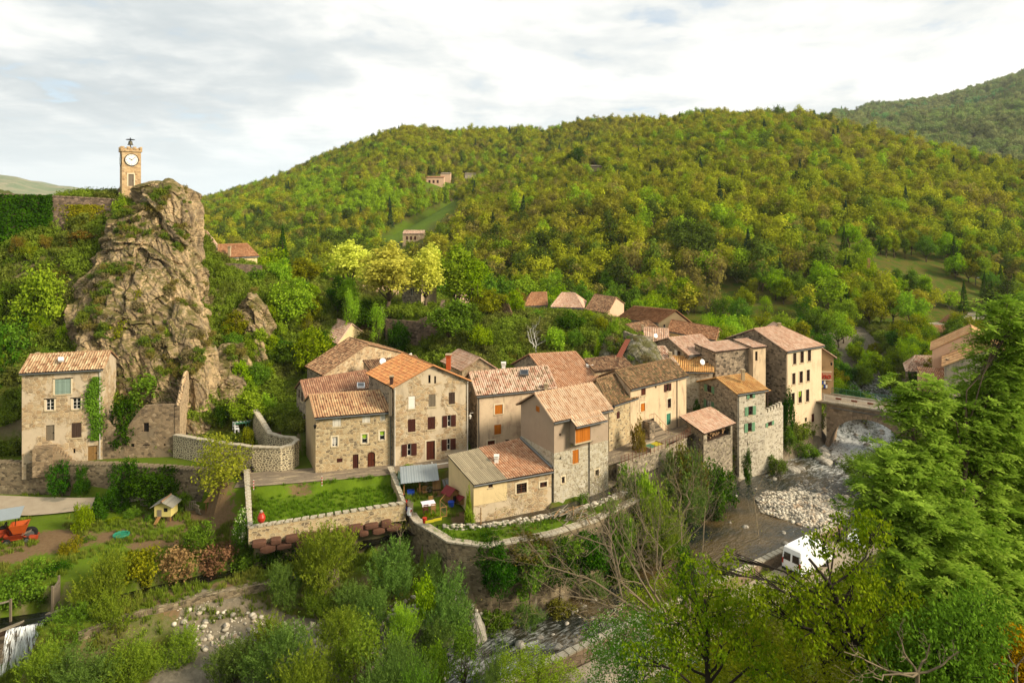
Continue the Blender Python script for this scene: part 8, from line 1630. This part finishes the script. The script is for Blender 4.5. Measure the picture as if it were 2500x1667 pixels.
def big_tree(name,label,base,blobs,ntip,seed,leaf,mat_,bark,r0,per=8,cat='tree',limbn=14,fill=None):
 """foreground tree: limbs to blob centres, leaf sprays on twig tips"""
 rng=random.Random(seed);nr=np.random.RandomState(seed);root=thing(name,label,cat,base);base=Vector(base);mb=MB()
 C=[W(px,py,Y)for px,py,r,Y in blobs];R=[r/F*Y for px,py,r,Y in blobs]
 cen=sum(C,Vector())/len(C);top=cen+Vector((0,0,max(c.z for c in C)-cen.z))*.5;tp=[base-Vector((0,0,1))]+[base.lerp(top,k/6)+Vector((rng.gauss(0,.12),rng.gauss(0,.12),0))*r0*6 for k in range(7)];mb.tube(tp,[r0*1.2,r0*1.1]+[r0*(1-.14*k)for k in range(6)],8)
 for c,r in zip(C,R):
  tz=min(.95,max(.22,(c.z-base.z)/max(top.z-base.z,.1)-rng.uniform(.2,.42)));f=base.lerp(top,tz);rl=r0*(1-.7*tz)*.6
  m1=f.lerp(c,.5)+Vector((rng.gauss(0,.25),rng.gauss(0,.25),rng.uniform(.1,.5)));mb.tube([f,f.lerp(m1,.5)+Vector((0,0,-.1)),m1,c],[rl,rl*.8,rl*.6,rl*.3],6,cap=False)
  for k in range(7):d=Vector((rng.gauss(0,1),rng.gauss(0,1),rng.gauss(0,1)+.2)).normalized()*r;mb.tube([m1.lerp(c,rng.random()),c+d*.5,c+d*.95],[r0*.14,r0*.08,.012],4,cap=False)
 part(root,'trunk',mb,bark)
 w=np.array(R)**2;k=nr.choice(len(C),ntip,p=w/w.sum());d=nr.randn(ntip,3);d/=np.linalg.norm(d,axis=1)[:,None];CC=np.array([tuple(c)for c in C]);RR=np.array(R);sd=nr.randn(len(C),11,3)+np.array([0,0,.25]);sd/=np.linalg.norm(sd,axis=2)[:,:,None];sub=nr.randint(0,11,ntip);tips=CC[k]+(sd[k,sub]*(.55+.4*nr.rand(len(C),11)[k,sub])[:,None]*RR[k][:,None]if leaf=='pinnate' else d*(RR[k]*(.45+.55*nr.rand(ntip)**.6))[:,None])+nr.randn(ntip,3)*(RR[k]*(.33 if leaf=='pinnate' else .05))[:,None]*np.array([1,1,.9])
 tt=nr.rand(ntip);gs=[]
 if leaf=='pinnate':
  n=ntip*per;ti=np.repeat(np.arange(ntip),per);a=nr.rand(n)*6.28;el=nr.uniform(-.3,.9,n);dr=np.stack([np.cos(a)*np.cos(el),np.sin(a)*np.cos(el),np.sin(el)],-1);L=.26+.14*nr.rand(n)
  side=np.cross(dr,np.array([[0,0,1.]]));side/=np.linalg.norm(side,axis=1)[:,None]
  for j in range(6):
   t=(j+1.2)/6.2;ax=tips[ti]+dr*(L*t)[:,None]+np.array([0,0,-1.])*(L*.3*t*t)[:,None];dd=dr*.75+np.array([0,0,-.35*t])
   for s in((-1,1)if j<5 else(0,)):
    T=dd*.55+side*s*.85 if s else dd;T=T+nr.randn(n,3)*.12;T/=np.linalg.norm(T,axis=1)[:,None];B=np.cross(T,side*.3+np.array([[0,0,1.]]));B/=np.linalg.norm(B,axis=1)[:,None]+1e-9;ll=.145*(1-.3*abs(t-.5));gs.append(quads(ax+T*ll*.5,T,B,ll,ll*.46,np.clip(tt[ti]*.6+nr.rand(n)*.4,0,1)))
 elif leaf=='droop':
  n=ntip*per;ti=np.repeat(np.arange(ntip),per);T=nr.randn(n,3)*.5+np.array([0,0,-.8]);T/=np.linalg.norm(T,axis=1)[:,None];B=np.cross(T,nr.randn(n,3));B/=np.linalg.norm(B,axis=1)[:,None];s=.1+.05*nr.rand(n);c=tips[ti]+nr.randn(n,3)*.09+T*s[:,None]*.5;gs.append(quads(c,T,B,s,s*.48,np.clip(tt[ti]*.5+nr.rand(n)*.5,0,1)))
 else:
  n=ntip*per;ti=np.repeat(np.arange(ntip),per);N,T,B=orient(n,nr,np.array([[0,0,1.]]),.3);s=.07+.06*nr.rand(n);c=tips[ti]+nr.randn(n,3)*.13;gs.append(quads(c,T,B,s,s*.6,np.clip(tt[ti]*.6+nr.rand(n)*.4,0,1)))
 v,fc,ti_=merge(*gs);b=np.array(base);link('crown' if cat=='tree' else 'foliage',np_mesh('crown',v-b,fc,[M['l_'+mat_]],{'tint':ti_}),root);return root
big_tree('ash_tree','big light green ash tree filling the right edge in front',WP(2330,1800,21),[(2455,800,60,25),(2440,860,50,25),(2440,930,60,25),(2470,940,90,25.5),(2350,1035,60,24.5),(2250,985,55,24),(2220,1040,55,24),(2290,1070,60,24),(2420,1060,100,25),(2480,1120,90,26),(2350,1150,90,24),(2250,1160,70,23.5),(2190,1190,70,23),(2130,1230,55,23),(2230,1260,80,22.5),(2330,1270,100,23.5),(2450,1250,110,25),(2480,1380,90,25),(2370,1380,90,23.5),(2260,1350,70,22.5),(2180,1300,60,22.5),(2490,860,60,26),(2440,1180,100,26.5),(2400,1000,60,25.5),(2300,1230,90,25.5),(2420,1330,110,26.5),(2500,1300,80,24),(2160,1120,40,23.5),(2300,1450,90,21),(2420,1480,90,22),(2200,1420,60,21.5),(2490,1480,70,22),(2360,1280,90,24),(2380,1100,70,24),(2490,1020,60,25),(2310,1330,80,22),(2440,1380,80,22.5)],5600,21,'pinnate','ash','bark',.15,8)
big_tree('cherry_tree','young tree with reddish drooping leaves leaning towards the van',WP(2180,1750,19),[(2130,1290,45,20),(2070,1290,50,20),(2010,1320,40,20),(2110,1380,50,20),(2000,1440,60,19.5),(2080,1450,60,19.5),(1930,1450,50,19.5),(1860,1470,45,19.5),(1960,1530,60,19),(2090,1540,70,19),(2180,1480,60,19.5),(1840,1400,26,19.5),(1790,1360,24,20),(1750,1390,26,20)],620,22,'droop','cherry','barkdark',.13,11)
big_tree('cherry_tree','small tree with drooping red-tipped leaves at the lower centre',WP(1740,1760,20),[(1700,1380,36,21),(1660,1420,40,21),(1740,1440,45,21),(1800,1480,50,20.5),(1700,1500,55,20.5),(1620,1520,45,20.5),(1760,1560,60,20),(1650,1590,60,20),(1560,1600,45,20),(1840,1580,55,20),(1880,1640,60,19.5)],470,23,'droop','cherry','barkdark',.1,11)
big_tree('bush','dense dark green thicket in front of the van',WP(2050,1800,25),[(1800,1560,90,27),(1900,1530,90,27),(2010,1510,90,27),(1700,1620,80,26),(1850,1640,110,25),(2000,1620,120,25),(2150,1600,120,25),(2280,1560,110,25),(2100,1520,80,26),(2250,1660,100,23),(1760,1500,70,29),(1960,1450,60,29),(2080,1450,60,28),(2180,1440,70,28),(1780,1680,100,22),(1950,1690,110,22),(2120,1690,110,22)],4600,24,'small','olive','barkdark',.09,11,'bush')
big_tree('bush','dark shrubs under the ash at the right bottom',WP(2400,1850,26),[(2350,1500,90,29),(2460,1500,110,29),(2400,1600,110,27),(2500,1600,110,27),(2300,1440,80,29),(2220,1500,80,28),(2420,1450,90,30),(2300,1660,110,22),(2450,1680,110,22)],3600,25,'small','dark','barkdark',.09,11,'bush')
big_tree('bush','white-dotted thicket at the bottom beside the riverside road',WP(1540,1760,30),[(1480,1560,55,32),(1540,1540,60,32),(1600,1560,60,31),(1500,1630,70,30),(1590,1640,80,30),(1680,1660,70,29)],1500,26,'small','blossom','barkdark',.07,11,'bush')
big_tree('bush','leafy undergrowth in front of the ash trunk',WP(2330,1900,18),[(2250,1580,90,18.5),(2340,1540,90,18.5),(2400,1500,70,19),(2300,1650,100,18),(2180,1640,90,18.5),(2380,1610,80,18.2)],1500,31,'droop','deep','barkdark',.07,9,'bush')
big_tree('gorse','yellow-flowering broom bush at the bottom right corner',WP(2450,1800,18),[(2440,1640,60,19),(2490,1600,60,19),(2400,1680,50,18.5),(2520,1680,60,18.5)],1000,27,'small','gorse','barkdark',.05,9,'bush')
big_tree('maple_sapling','bright yellow-green sapling at the bottom centre',WP(1310,1780,38),[(1255,1620,36,40),(1300,1610,34,40),(1345,1640,40,40),(1270,1670,44,39),(1390,1650,30,40),(1330,1690,50,39)],900,28,'small','bright','bark',.07,12)
big_tree('ivy','ivy-wrapped dead trunk standing in the riverside scrub',WP(1690,1560,44),[(1670,1350,18,46),(1675,1390,26,46),(1680,1430,28,46),(1685,1470,26,46),(1690,1510,22,46)],900,29,'small','ivy','barkgrey',.12,9,'ivy')
big_tree('bush','green scrub along the far side of the riverside road',WP(1720,1640,44),[(1560,1480,50,46),(1620,1450,45,48),(1740,1520,60,45),(1650,1540,60,44),(1840,1470,40,48),(1780,1440,45,48),(1720,1450,40,48),(1880,1430,34,50)],2200,30,'small','spring','barkdark',.06,10,'bush')
def scatter(name,label,kind,pts,protos,rots,scl,idx,cols=None):
 me=bpy.data.meshes.new(name);me.from_pydata([tuple(p)for p in pts],[],[])
 def at(n,ty,key,data):a=me.attributes.new(n,ty,'POINT');a.data.foreach_set(key,np.asarray(data,np.int32 if ty=='INT' else np.float32).ravel())
 at('rot','FLOAT_VECTOR','vector',rots);at('scl','FLOAT_VECTOR','vector',scl);at('idx','INT','value',idx)
 if cols is not None:at('col','FLOAT_COLOR','color',np.concatenate([cols,np.ones((len(cols),1))],1))
 o=link(name,me);tag(o,label,kind,None,'stuff');cl=bpy.data.collections.new(name+'_kinds')
 for i,(m_,mats2)in enumerate(protos):
  po=bpy.data.objects.new('%02d'%i,m_);cl.objects.link(po)
 ng=bpy.data.node_groups.new(name,'GeometryNodeTree');ng.interface.new_socket('Geometry',in_out='INPUT',socket_type='NodeSocketGeometry');ng.interface.new_socket('Geometry',in_out='OUTPUT',socket_type='NodeSocketGeometry')
 N=ng.nodes.new;gi,go=N('NodeGroupInput'),N('NodeGroupOutput');ip=N('GeometryNodeInstanceOnPoints');ci=N('GeometryNodeCollectionInfo');ci.inputs[0].default_value=cl;ci.inputs[1].default_value=True;ci.inputs[2].default_value=True
 def na(nm,ty):n=N('GeometryNodeInputNamedAttribute');n.data_type=ty;n.inputs[0].default_value=nm;return n.outputs[0]
 Lk=ng.links.new;Lk(gi.outputs[0],ip.inputs['Points']);Lk(ci.outputs[0],ip.inputs['Instance']);ip.inputs['Pick Instance'].default_value=True;Lk(na('idx','INT'),ip.inputs['Instance Index']);Lk(na('rot','FLOAT_VECTOR'),ip.inputs['Rotation']);Lk(na('scl','FLOAT_VECTOR'),ip.inputs['Scale']);Lk(ip.outputs[0],go.inputs[0])
 md=o.modifiers.new('scatter','NODES');md.node_group=ng;return o
def inst_leaf(name,trans=.35,lo=.72,hi=1.28):
 t=NT(name);c=t.n('Attribute',o=0,attribute_name='col',attribute_type='INSTANCER');ti=t.n('Attribute',o=2,attribute_name='tint');k=t.math('ADD',lo,t.math('MULTIPLY',ti,hi-lo));c=t.n('VectorMath',{0:c,1:t.n('CombineXYZ',{'X':k,'Y':k,'Z':k})},operation='MULTIPLY')
 mx=t.n('MixShader',{0:trans,1:t.n('BsdfDiffuse',{'Color':c}),2:t.n('BsdfTranslucent',{'Color':c})});t.t.links.new(mx,t.out.inputs[0]);return t.m
M['forest_leaf']=inst_leaf('forest_leaf');M['grass_blade']=inst_leaf('grass_blade',.3)
def forest():
 P=[]
 for s in range(7):
  rg=random.Random(300+s);R=4;
  if s<5:bl=rblobs(rg,9,R,5.2,3.3+.5*(s%2),6)
  else:bl=rblobs(rg,11,3,6.4,4.4,7)
  dens=(75,95,70,36,80,80,60)[s];g,cc=crown_geo(bl,dens,15,(.55,.66,.6,.6,.5,.55,.6)[s],.62,.72,200+s,.6 if s!=3 else .3,bk=.72,up=.35);mb=MB();limbs(mb,(0,0,-1.5),[tuple(c)for c in cc[:8 if s!=3 else 22]],.2,rg,sides=4)
  nv=len(g[0]);v=np.vstack([g[0],np.array(mb.v)]);me=bpy.data.meshes.new('forest_tree')
  me.from_pydata(v.tolist(),[],[tuple(q)for q in g[1]]+[tuple(i+nv for i in q)for q in mb.f]);me.materials.append(M['forest_leaf']);me.materials.append(M['barkgrey']);me.polygons.foreach_set('material_index',[0]*len(g[1])+[1]*len(mb.f));a=me.attributes.new('tint','FLOAT','POINT');a.data.foreach_set('value',np.concatenate([g[2],np.full(len(mb.v),.5)]).astype(np.float32));P.append((me,None))
 g=[None];rng=np.random.RandomState(7);n=700;t=rng.rand(n)**.7;a=rng.rand(n)*6.28;r=t*2.6*(.5+.5*rng.rand(n));c=np.stack([np.cos(a)*r,np.sin(a)*r,11*(1-t)+.8-r*.2],-1);N_,T,B=orient(n,rng,np.array([[0,0,1.]]),.5);q=quads(c,T,B,.9,.4,rng.rand(n));P.append((np_mesh('forest_pine',q[0],q[1],[M['forest_leaf']],{'tint':q[2]}),None))
 rng=np.random.RandomState(11);N0=60000;px=rng.uniform(380,2620,N0);Y=np.sqrt(rng.rand(N0)*(900**2-165**2)+165**2);keep0=rng.rand(N0)<.9;x=(px-CX)/F*Y;z=hills(x,Y);py=HY-F*z/Y
 Yr1=bigstep(px,FR_Y);Yr2=bigstep(px,LF_Y);ok=((z>-27.2)|((Y>186)&(px>1500)))&((Y<Yr1*1.04)|(px<1750))&(Y<np.maximum(Yr1,Yr2)*1.04)
 for m in MEADOWS:
  for dy in((0,10,20,30,40,48)if m is MEADOWS[0]else(0,8,14)):ok&=~inpoly(px,py-dy,m)
 ok&=~((np.abs(px-1062)<30)&(py>437)&(py<490))&~((np.abs(px-1010)<34)&(py>575)&(py<640))&~((np.abs(px-1455)<18)&(py>408)&(py<440))&~((np.abs(px-1148)<18)&(py>428)&(py<458))
 ok&=~((Y<230)&(x>96)&(x<150)&(Y>190))
 dens_n=vnoise(np.stack([x,Y,0*x],-1),.012);x,Y,z,px,py=[q[ok]for q in(x,Y,z,px,py)]
 sp=4.3;key=(np.floor(x/sp).astype(np.int64)*100003+np.floor(Y/sp).astype(np.int64));_,u=np.unique(key,return_index=True);x,Y,z,px,py=[q[u]for q in(x,Y,z,px,py)]
 n=len(x);Q=np.stack([x,Y,z],-1);n1=vnoise(Q,.011);n2=vnoise(Q+40,.03);n3=rng.rand(n);v=n1*.45+n2*.3+n3*.35
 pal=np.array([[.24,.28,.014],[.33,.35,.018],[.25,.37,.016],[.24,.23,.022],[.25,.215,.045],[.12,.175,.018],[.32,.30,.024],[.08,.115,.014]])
 w=np.ones((n,8))*np.array([1.2,1.3,.6,.8,.55,.5,.8,.3])
 g_=lambda cx,cy,sx,sy:np.exp(-((px-cx)/sx)**2-((py-cy)/sy)**2)
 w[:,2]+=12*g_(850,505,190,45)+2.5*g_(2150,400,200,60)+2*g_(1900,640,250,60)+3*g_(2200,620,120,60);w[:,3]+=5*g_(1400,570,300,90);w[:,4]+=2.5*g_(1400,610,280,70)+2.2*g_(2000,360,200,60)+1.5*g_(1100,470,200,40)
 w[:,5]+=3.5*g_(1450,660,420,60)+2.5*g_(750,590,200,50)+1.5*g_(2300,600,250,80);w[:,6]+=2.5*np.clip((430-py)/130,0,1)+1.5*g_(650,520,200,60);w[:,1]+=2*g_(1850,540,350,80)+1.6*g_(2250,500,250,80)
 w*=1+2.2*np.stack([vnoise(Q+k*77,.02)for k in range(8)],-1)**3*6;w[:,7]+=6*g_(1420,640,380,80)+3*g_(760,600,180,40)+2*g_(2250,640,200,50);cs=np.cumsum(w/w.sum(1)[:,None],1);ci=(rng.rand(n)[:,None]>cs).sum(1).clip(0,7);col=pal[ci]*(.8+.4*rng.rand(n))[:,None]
 idx=rng.choice([0,1,2,4,5,6],n);idx=np.where((ci==4)|((ci==3)&(rng.rand(n)<.5)),3,idx);pine=rng.rand(n)<.018;idx=np.where(pine,7,idx);col[pine]=np.array([.05,.09,.03])
 s=.58+.5*rng.rand(n)**1.5;s=s*np.where(Y>450,1.12,1.0);scl=np.stack([s*(.9+.2*rng.rand(n)),s*(.9+.2*rng.rand(n)),s*(.8+.35*rng.rand(n))],-1);rot=np.stack([rng.randn(n)*.05,rng.randn(n)*.05,rng.rand(n)*6.28],-1)
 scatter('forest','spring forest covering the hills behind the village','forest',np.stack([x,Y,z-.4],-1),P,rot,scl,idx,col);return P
FP=forest()
def far_mountain(name,label,crest,Yc,Y0,z0,px0,px1,e,mat_,trees=0,seed=1,colr=None,nzamp=30):
 pxs=np.linspace(px0,px1,200);t=np.linspace(0,1.25,90);PX,Tt=np.meshgrid(pxs,t);Yg=Y0+(Yc-Y0)*Tt;zc=-(bigstep(PX,crest)-HY)/F*Yc;Z=np.where(Tt<=1,z0+(zc-z0)*np.clip(Tt,0,1)**e,zc-(Tt-1)*(Yc-Y0)*.35);X=(PX-CX)/F*Yg
 Q=np.stack([X,Yg,0*X],-1).reshape(-1,3);f=lambda q:-np.abs(fbm(q,1/260.,5))*nzamp*3;Z=Z+(f(Q).reshape(Z.shape)+nzamp*.4)*np.clip(1-np.abs(Tt-.5)*1.9,0,1)
 o=link(name,grid_mesh(name,X,Yg,Z,[mat_],{'wild':np.full(X.size,.9),'dirt':np.zeros(X.size),'grav':np.zeros(X.size)}));tag(o,label,None,None,'structure')
 if trees:
  rng=np.random.RandomState(seed);i=rng.randint(0,88*199,trees*3);r,c=i//199,i%199;w=(t[r]<1.02);r,c=r[w],c[w];fr,fc=rng.rand(len(r)),rng.rand(len(r));bil=lambda A:(A[r,c]*(1-fr)+A[r+1,c]*fr)*(1-fc)+(A[r,c+1]*(1-fr)+A[r+1,c+1]*fr)*fc
  x,y,z=bil(X),bil(Yg),bil(Z);tt=t[r];Q=np.stack([x,y,z],-1);nn=fbm(Q,1/140.,4)+.5;keep=nn-.32*tt>.16;Q=Q[keep][:trees];n=len(Q);s=1.25+.9*rng.rand(n);pal=np.array(colr);cc=pal[(vnoise(Q,1/120.)*.7*len(pal)+rng.rand(n)*.3*len(pal)).astype(int).clip(0,len(pal)-1)]*(.75+.5*rng.rand(n))[:,None]
  scatter('forest','dusky woods on the far mountain at right','forest',Q-np.array([0,0,.5]),FP,np.stack([0*s,0*s,rng.rand(n)*6.28],-1),np.stack([s,s,s*.9],-1),np.where(rng.rand(n)<.12,7,rng.randint(0,7,n)),cc)
def mount_mat(name,a,b,c2):
 t=NT(name);o=t.ob();n=t.noise(o,.012,8.0,.68);c=t.mix(t.step(n,.42,.6),hx(a,.6),hx(b,.6));c=t.mix(t.step(t.noise(o,.03,7.0,.75),.55,.68),c,hx(c2,.6));return t.bsdf(c,.95,n,.6,9.0,.05)
M['mount_r']=mount_mat('mountain_moor','#64743c','#84844c','#787858');M['mount_l']=mount_mat('mountain_scrub_hazed','#8a9870','#aca884','#c4b49a')  # left mountain tones paled, distance haze put into the colour
far_mountain('mountain','long dusky mountain at the right skyline',{1700:330,1850:300,1980:285,2050:272,2120:266,2200:262,2300:246,2400:219,2500:183,2700:125,2900:90},1700,560,-10,1750,3000,.8,M['mount_r'],9000,4,[[.16,.27,.07],[.23,.30,.08],[.25,.27,.09],[.16,.31,.09]])
far_mountain('mountain','pale scrubby mountain behind the rampart',{-600:395,-300:402,-100:412,0:427,40:432,70:440,120:452,170:455,200:460,240:472,270:480,300:496,500:540},2300,1200,-60,-700,520,.8,M['mount_l'],0)
far_mountain('mountain','faint blue mountain farthest left',{-400:430,0:442,60:440,100:443,140:452,190:470,260:500,400:540},4200,3000,-100,-500,450,.8,M['mount_l'],0)
def grass():
 rng=np.random.RandomState(2);P=[]
 for s in range(3):
  n=26;a=rng.rand(n)*6.28;r=rng.rand(n)*.22;b=np.stack([np.cos(a)*r,np.sin(a)*r,0*r],-1);h=.16+.2*rng.rand(n);ln=np.stack([np.cos(a)*.12*rng.rand(n),np.sin(a)*.12*rng.rand(n),h],-1);w=np.stack([-np.sin(a),np.cos(a),0*a],-1)*.022
  v=np.stack([b-w,b+w,b+ln+w*.2,b+ln-w*.2],1).reshape(-1,3);P.append((np_mesh('tuft',v,np.arange(4*n).reshape(n,4),[M['grass_blade']],{'tint':np.repeat(rng.rand(n),4)}),None))
 for s in range(3):
  bl=rblobs(random.Random(s),1,.5,.35,.3,5);g,_=crown_geo(bl,34,16,.1,.11,.6,400+s);P.append((crown_mesh('weed',g,M['grass_blade']),None))
 N0=210000;x=rng.uniform(-72,120,N0);y=rng.uniform(42,168,N0);X=np.stack([x,y,0*x],-1);lw=inpoly(x,y,PLATS[2][0])|inpoly(x,y,LAWN);gd=inpoly(x,y,PLATS[1][0]);yd=inpoly(x,y,PLATS[3][0]);dl,_=segdist(x,y,LEAT);lb=(dl<4.5)&(dl>.8)&(x<-12);n=vnoise(X,.5)
 dr,pr=segdist(x,y,RIV);hw=np.interp(pr,range(len(RIV)),[q[2]for q in RIV]);rd,_=segdist(x,y,ROAD);pd,_=segdist(x,y,PATH);up=(y>84)|((x>-62)&(x<-22)&(y>79));slope=up&(rng.rand(N0)<np.where(y>124,.3,.6))
 dry=(np.hypot((x+23)/3.2,(y-70)/1.8)<1)|(np.hypot((x+17)/1.6,(y-69)/1.1)<1)
 k=(lw&(rng.rand(N0)<1)&(~dry|(rng.rand(N0)<.25)))|(gd&(n>.52)&(rng.rand(N0)<.6))|(yd&(n>.35))|(lb&(n>.25))|slope
 drive_d,_=segdist(x,y,[(-80,74),(-60,72.8),(-50,72.2),(-40.5,74.2)]);k&=~(gd&(drive_d<2.7))
 k&=(dr>hw+1)&(rd>2.1)&(pd>1.9)&((x<60)|(y>100));x,y=x[k],y[k];up=slope[k];lwk=lw[k];z=ground(x,y);n=len(x);Q=np.stack([x,y,z],-1)
 dens_l=np.where(lwk,1.0,1.0);base=np.where(lwk[:,None],np.array([[.12,.22,.012]]),np.array([[.16,.22,.02]]));bn=vnoise(Q,.25);yel=np.array([.22,.2,.04]);brn=np.array([.16,.11,.05]);t=np.clip((bn-.45)*2.2,0,1)[:,None]
 col=base*(1-t*.6)+np.where(up[:,None],brn,yel)*t*.6;col*=(.7+.6*rng.rand(n))[:,None];s=.8+.7*rng.rand(n);idx=rng.randint(0,3,n);w=up&(rng.rand(n)<.5);idx=np.where(w,3+rng.randint(0,3,n),idx);s=np.where(w,.8+1.6*rng.rand(n)**2,s*np.where(up,1.5,1));s=np.where(lwk,s*.75,s)
 scatter('grass','grass and weeds on lawns, banks and rough slopes','grass',Q,P,np.stack([0*s,0*s,rng.rand(n)*6.28],-1),np.stack([s,s,s],-1),idx,col)
grass()
def rock_plants():
 rng=np.random.RandomState(9);PP=[]
 for o in list(COL.objects):
  if o.get('category')=='rock' and o.type=='MESH':
   me=o.data;n=len(me.polygons);c=np.empty(n*3);nn=np.empty(n*3);ar=np.empty(n);me.polygons.foreach_get('center',c);me.polygons.foreach_get('normal',nn);me.polygons.foreach_get('area',ar);c=c.reshape(-1,3)+np.array(o.location);nn=nn.reshape(-1,3);m=vnoise(c,.35)
   k=(nn[:,2]>.32)&(rng.rand(n)<np.clip(ar*2.2*(m-.5)*4,0,.5))&(c[:,2]<3.2);PP.append(c[k])
 Q=np.vstack(PP);n=len(Q);pal=np.array([[.16,.2,.02],[.22,.18,.04],[.12,.18,.02],[.2,.16,.07]]);s=.5+1.2*rng.rand(n)**2
 pr=[(m,None)for m in bpy.data.meshes if m.name.startswith('weed')];scatter('rock_plants','heather and weeds rooted in the ledges of the rocks','plants',Q,pr,np.stack([0*s,0*s,rng.rand(n)*6.28],-1),np.stack([s,s,s],-1),rng.randint(0,3,n),pal[rng.randint(0,4,n)])
rock_plants()
SUN_AZ,SUN_EL=math.radians(112),math.radians(30)
def world():
 w=bpy.data.worlds.new('World');SC.world=w;w.use_nodes=True;nt=w.node_tree;nt.nodes.clear()
 t=NT.__new__(NT);t.t=nt;t.out=nt.nodes.new('ShaderNodeOutputWorld')
 sky=nt.nodes.new('ShaderNodeTexSky');sky.sky_type='NISHITA';sky.sun_disc=False;sky.sun_elevation=SUN_EL;sky.sun_rotation=SUN_AZ;sky.dust_density=1.5
 d=t.n('TexCoord',o=0);sep=nt.nodes.new('ShaderNodeSeparateXYZ');nt.links.new(d,sep.inputs[0]);x,y,z=sep.outputs
 zz=t.math('ADD',t.math('MAXIMUM',z,0.0),.11)
 p=t.n('CombineXYZ',{'X':t.math('DIVIDE',x,zz),'Y':t.math('DIVIDE',y,zz)})
 pr=t.mapping(p,(.62,.34,1),(0,0,math.radians(-24)))
 n1=t.noise(pr,1.0,7.0,.58,.35);n2=t.noise(t.mapping(p,(.22,.5,1),(0,0,math.radians(30))),1.2,6.0,.6,.5);n3=t.noise(p,2.6,6.0,.62,.3)
 k=t.math('ADD',t.math('MULTIPLY',n1,.6),t.math('ADD',t.math('MULTIPLY',n2,.35),t.math('MULTIPLY',n3,.2)))
 br=t.step(t.n('VectorMath',{0:d,1:(.32,.9,.3)},1,operation='DOT_PRODUCT'),.62,.98)
 dens=t.step(t.math('ADD',k,t.math('MULTIPLY',br,.05)),.5,.68)
 grey=t.n('CombineColor',{0:4.5,1:4.75,2:4.75});white=t.n('CombineColor',{0:6.7,1:6.5,2:6.05})
 dark=t.n('CombineColor',{0:3.4,1:3.7,2:3.8})
 cloud=t.mix(t.math('ADD',t.math('MULTIPLY',dens,.72),t.math('MULTIPLY',br,.32),clamp=True),grey,white)
 cloud=t.mix(t.math('MULTIPLY',t.step(k,.63,.49),t.math('SUBTRACT',.95,t.math('MULTIPLY',br,.4))),cloud,dark)
 blue=t.mix(.35,sky.outputs[0],(3.5,4.4,5.2,1))
 hole=t.math('MULTIPLY',t.step(n3,.46,.34),t.step(n1,.52,.38))
 c=t.mix(t.math('MULTIPLY',hole,.8),cloud,blue)
 c=t.mix(t.step(z,.16,.0),c,(5.0,5.4,5.4,1))
 bg=t.n('Background',{'Color':c,'Strength':.1});nt.links.new(bg,t.out.inputs[0])
world()
sun=bpy.data.lights.new('sun','SUN');sun.energy=3.6;sun.angle=math.radians(16);sun.color=(1.0,.88,.69)
so=bpy.data.objects.new('sun',sun);COL.objects.link(so)
sd_=Vector((math.sin(SUN_AZ)*math.cos(SUN_EL),math.cos(SUN_AZ)*math.cos(SUN_EL),math.sin(SUN_EL)))
so.rotation_euler=sd_.to_track_quat('Z','Y').to_euler();so.location=sd_*200
hm=bpy.data.materials.new('haze_air');hm.use_nodes=True;hm.node_tree.nodes.clear();ho=hm.node_tree.nodes.new('ShaderNodeOutputMaterial');hv=hm.node_tree.nodes.new('ShaderNodeVolumePrincipled');hv.inputs['Color'].default_value=(.84,.9,.96,1);hv.inputs['Density'].default_value=.00006;hv.inputs['Anisotropy'].default_value=.2;hm.node_tree.links.new(hv.outputs[0],ho.inputs['Volume'])
hb=MB();hb.obox((-2600,-60,-420),(6200,0,0),(0,6200,0),(0,0,960));tag(obj('haze',hb,hm),'thin pale haze over the valley',None,None,'stuff')
cam=bpy.data.cameras.new('camera');co=bpy.data.objects.new('camera',cam);COL.objects.link(co)
cam.sensor_width=36;cam.lens=36*F/2500;cam.shift_y=-(1667/2-HY)/2500;cam.clip_end=20000;cam.clip_start=.5
co.location=(0,0,0);co.rotation_euler=(math.pi/2,0,0);SC.camera=co
SC.view_settings.view_transform='Standard';SC.view_settings.look='None';SC.view_settings.exposure=0.92;SC.view_settings.gamma=1
SC.cycles.max_bounces=6;SC.cycles.diffuse_bounces=3;SC.cycles.glossy_bounces=2;SC.cycles.transmission_bounces=4;SC.cycles.volume_bounces=0;SC.cycles.use_denoising=True
SC.cycles.caustics_reflective=False;SC.cycles.caustics_refractive=False
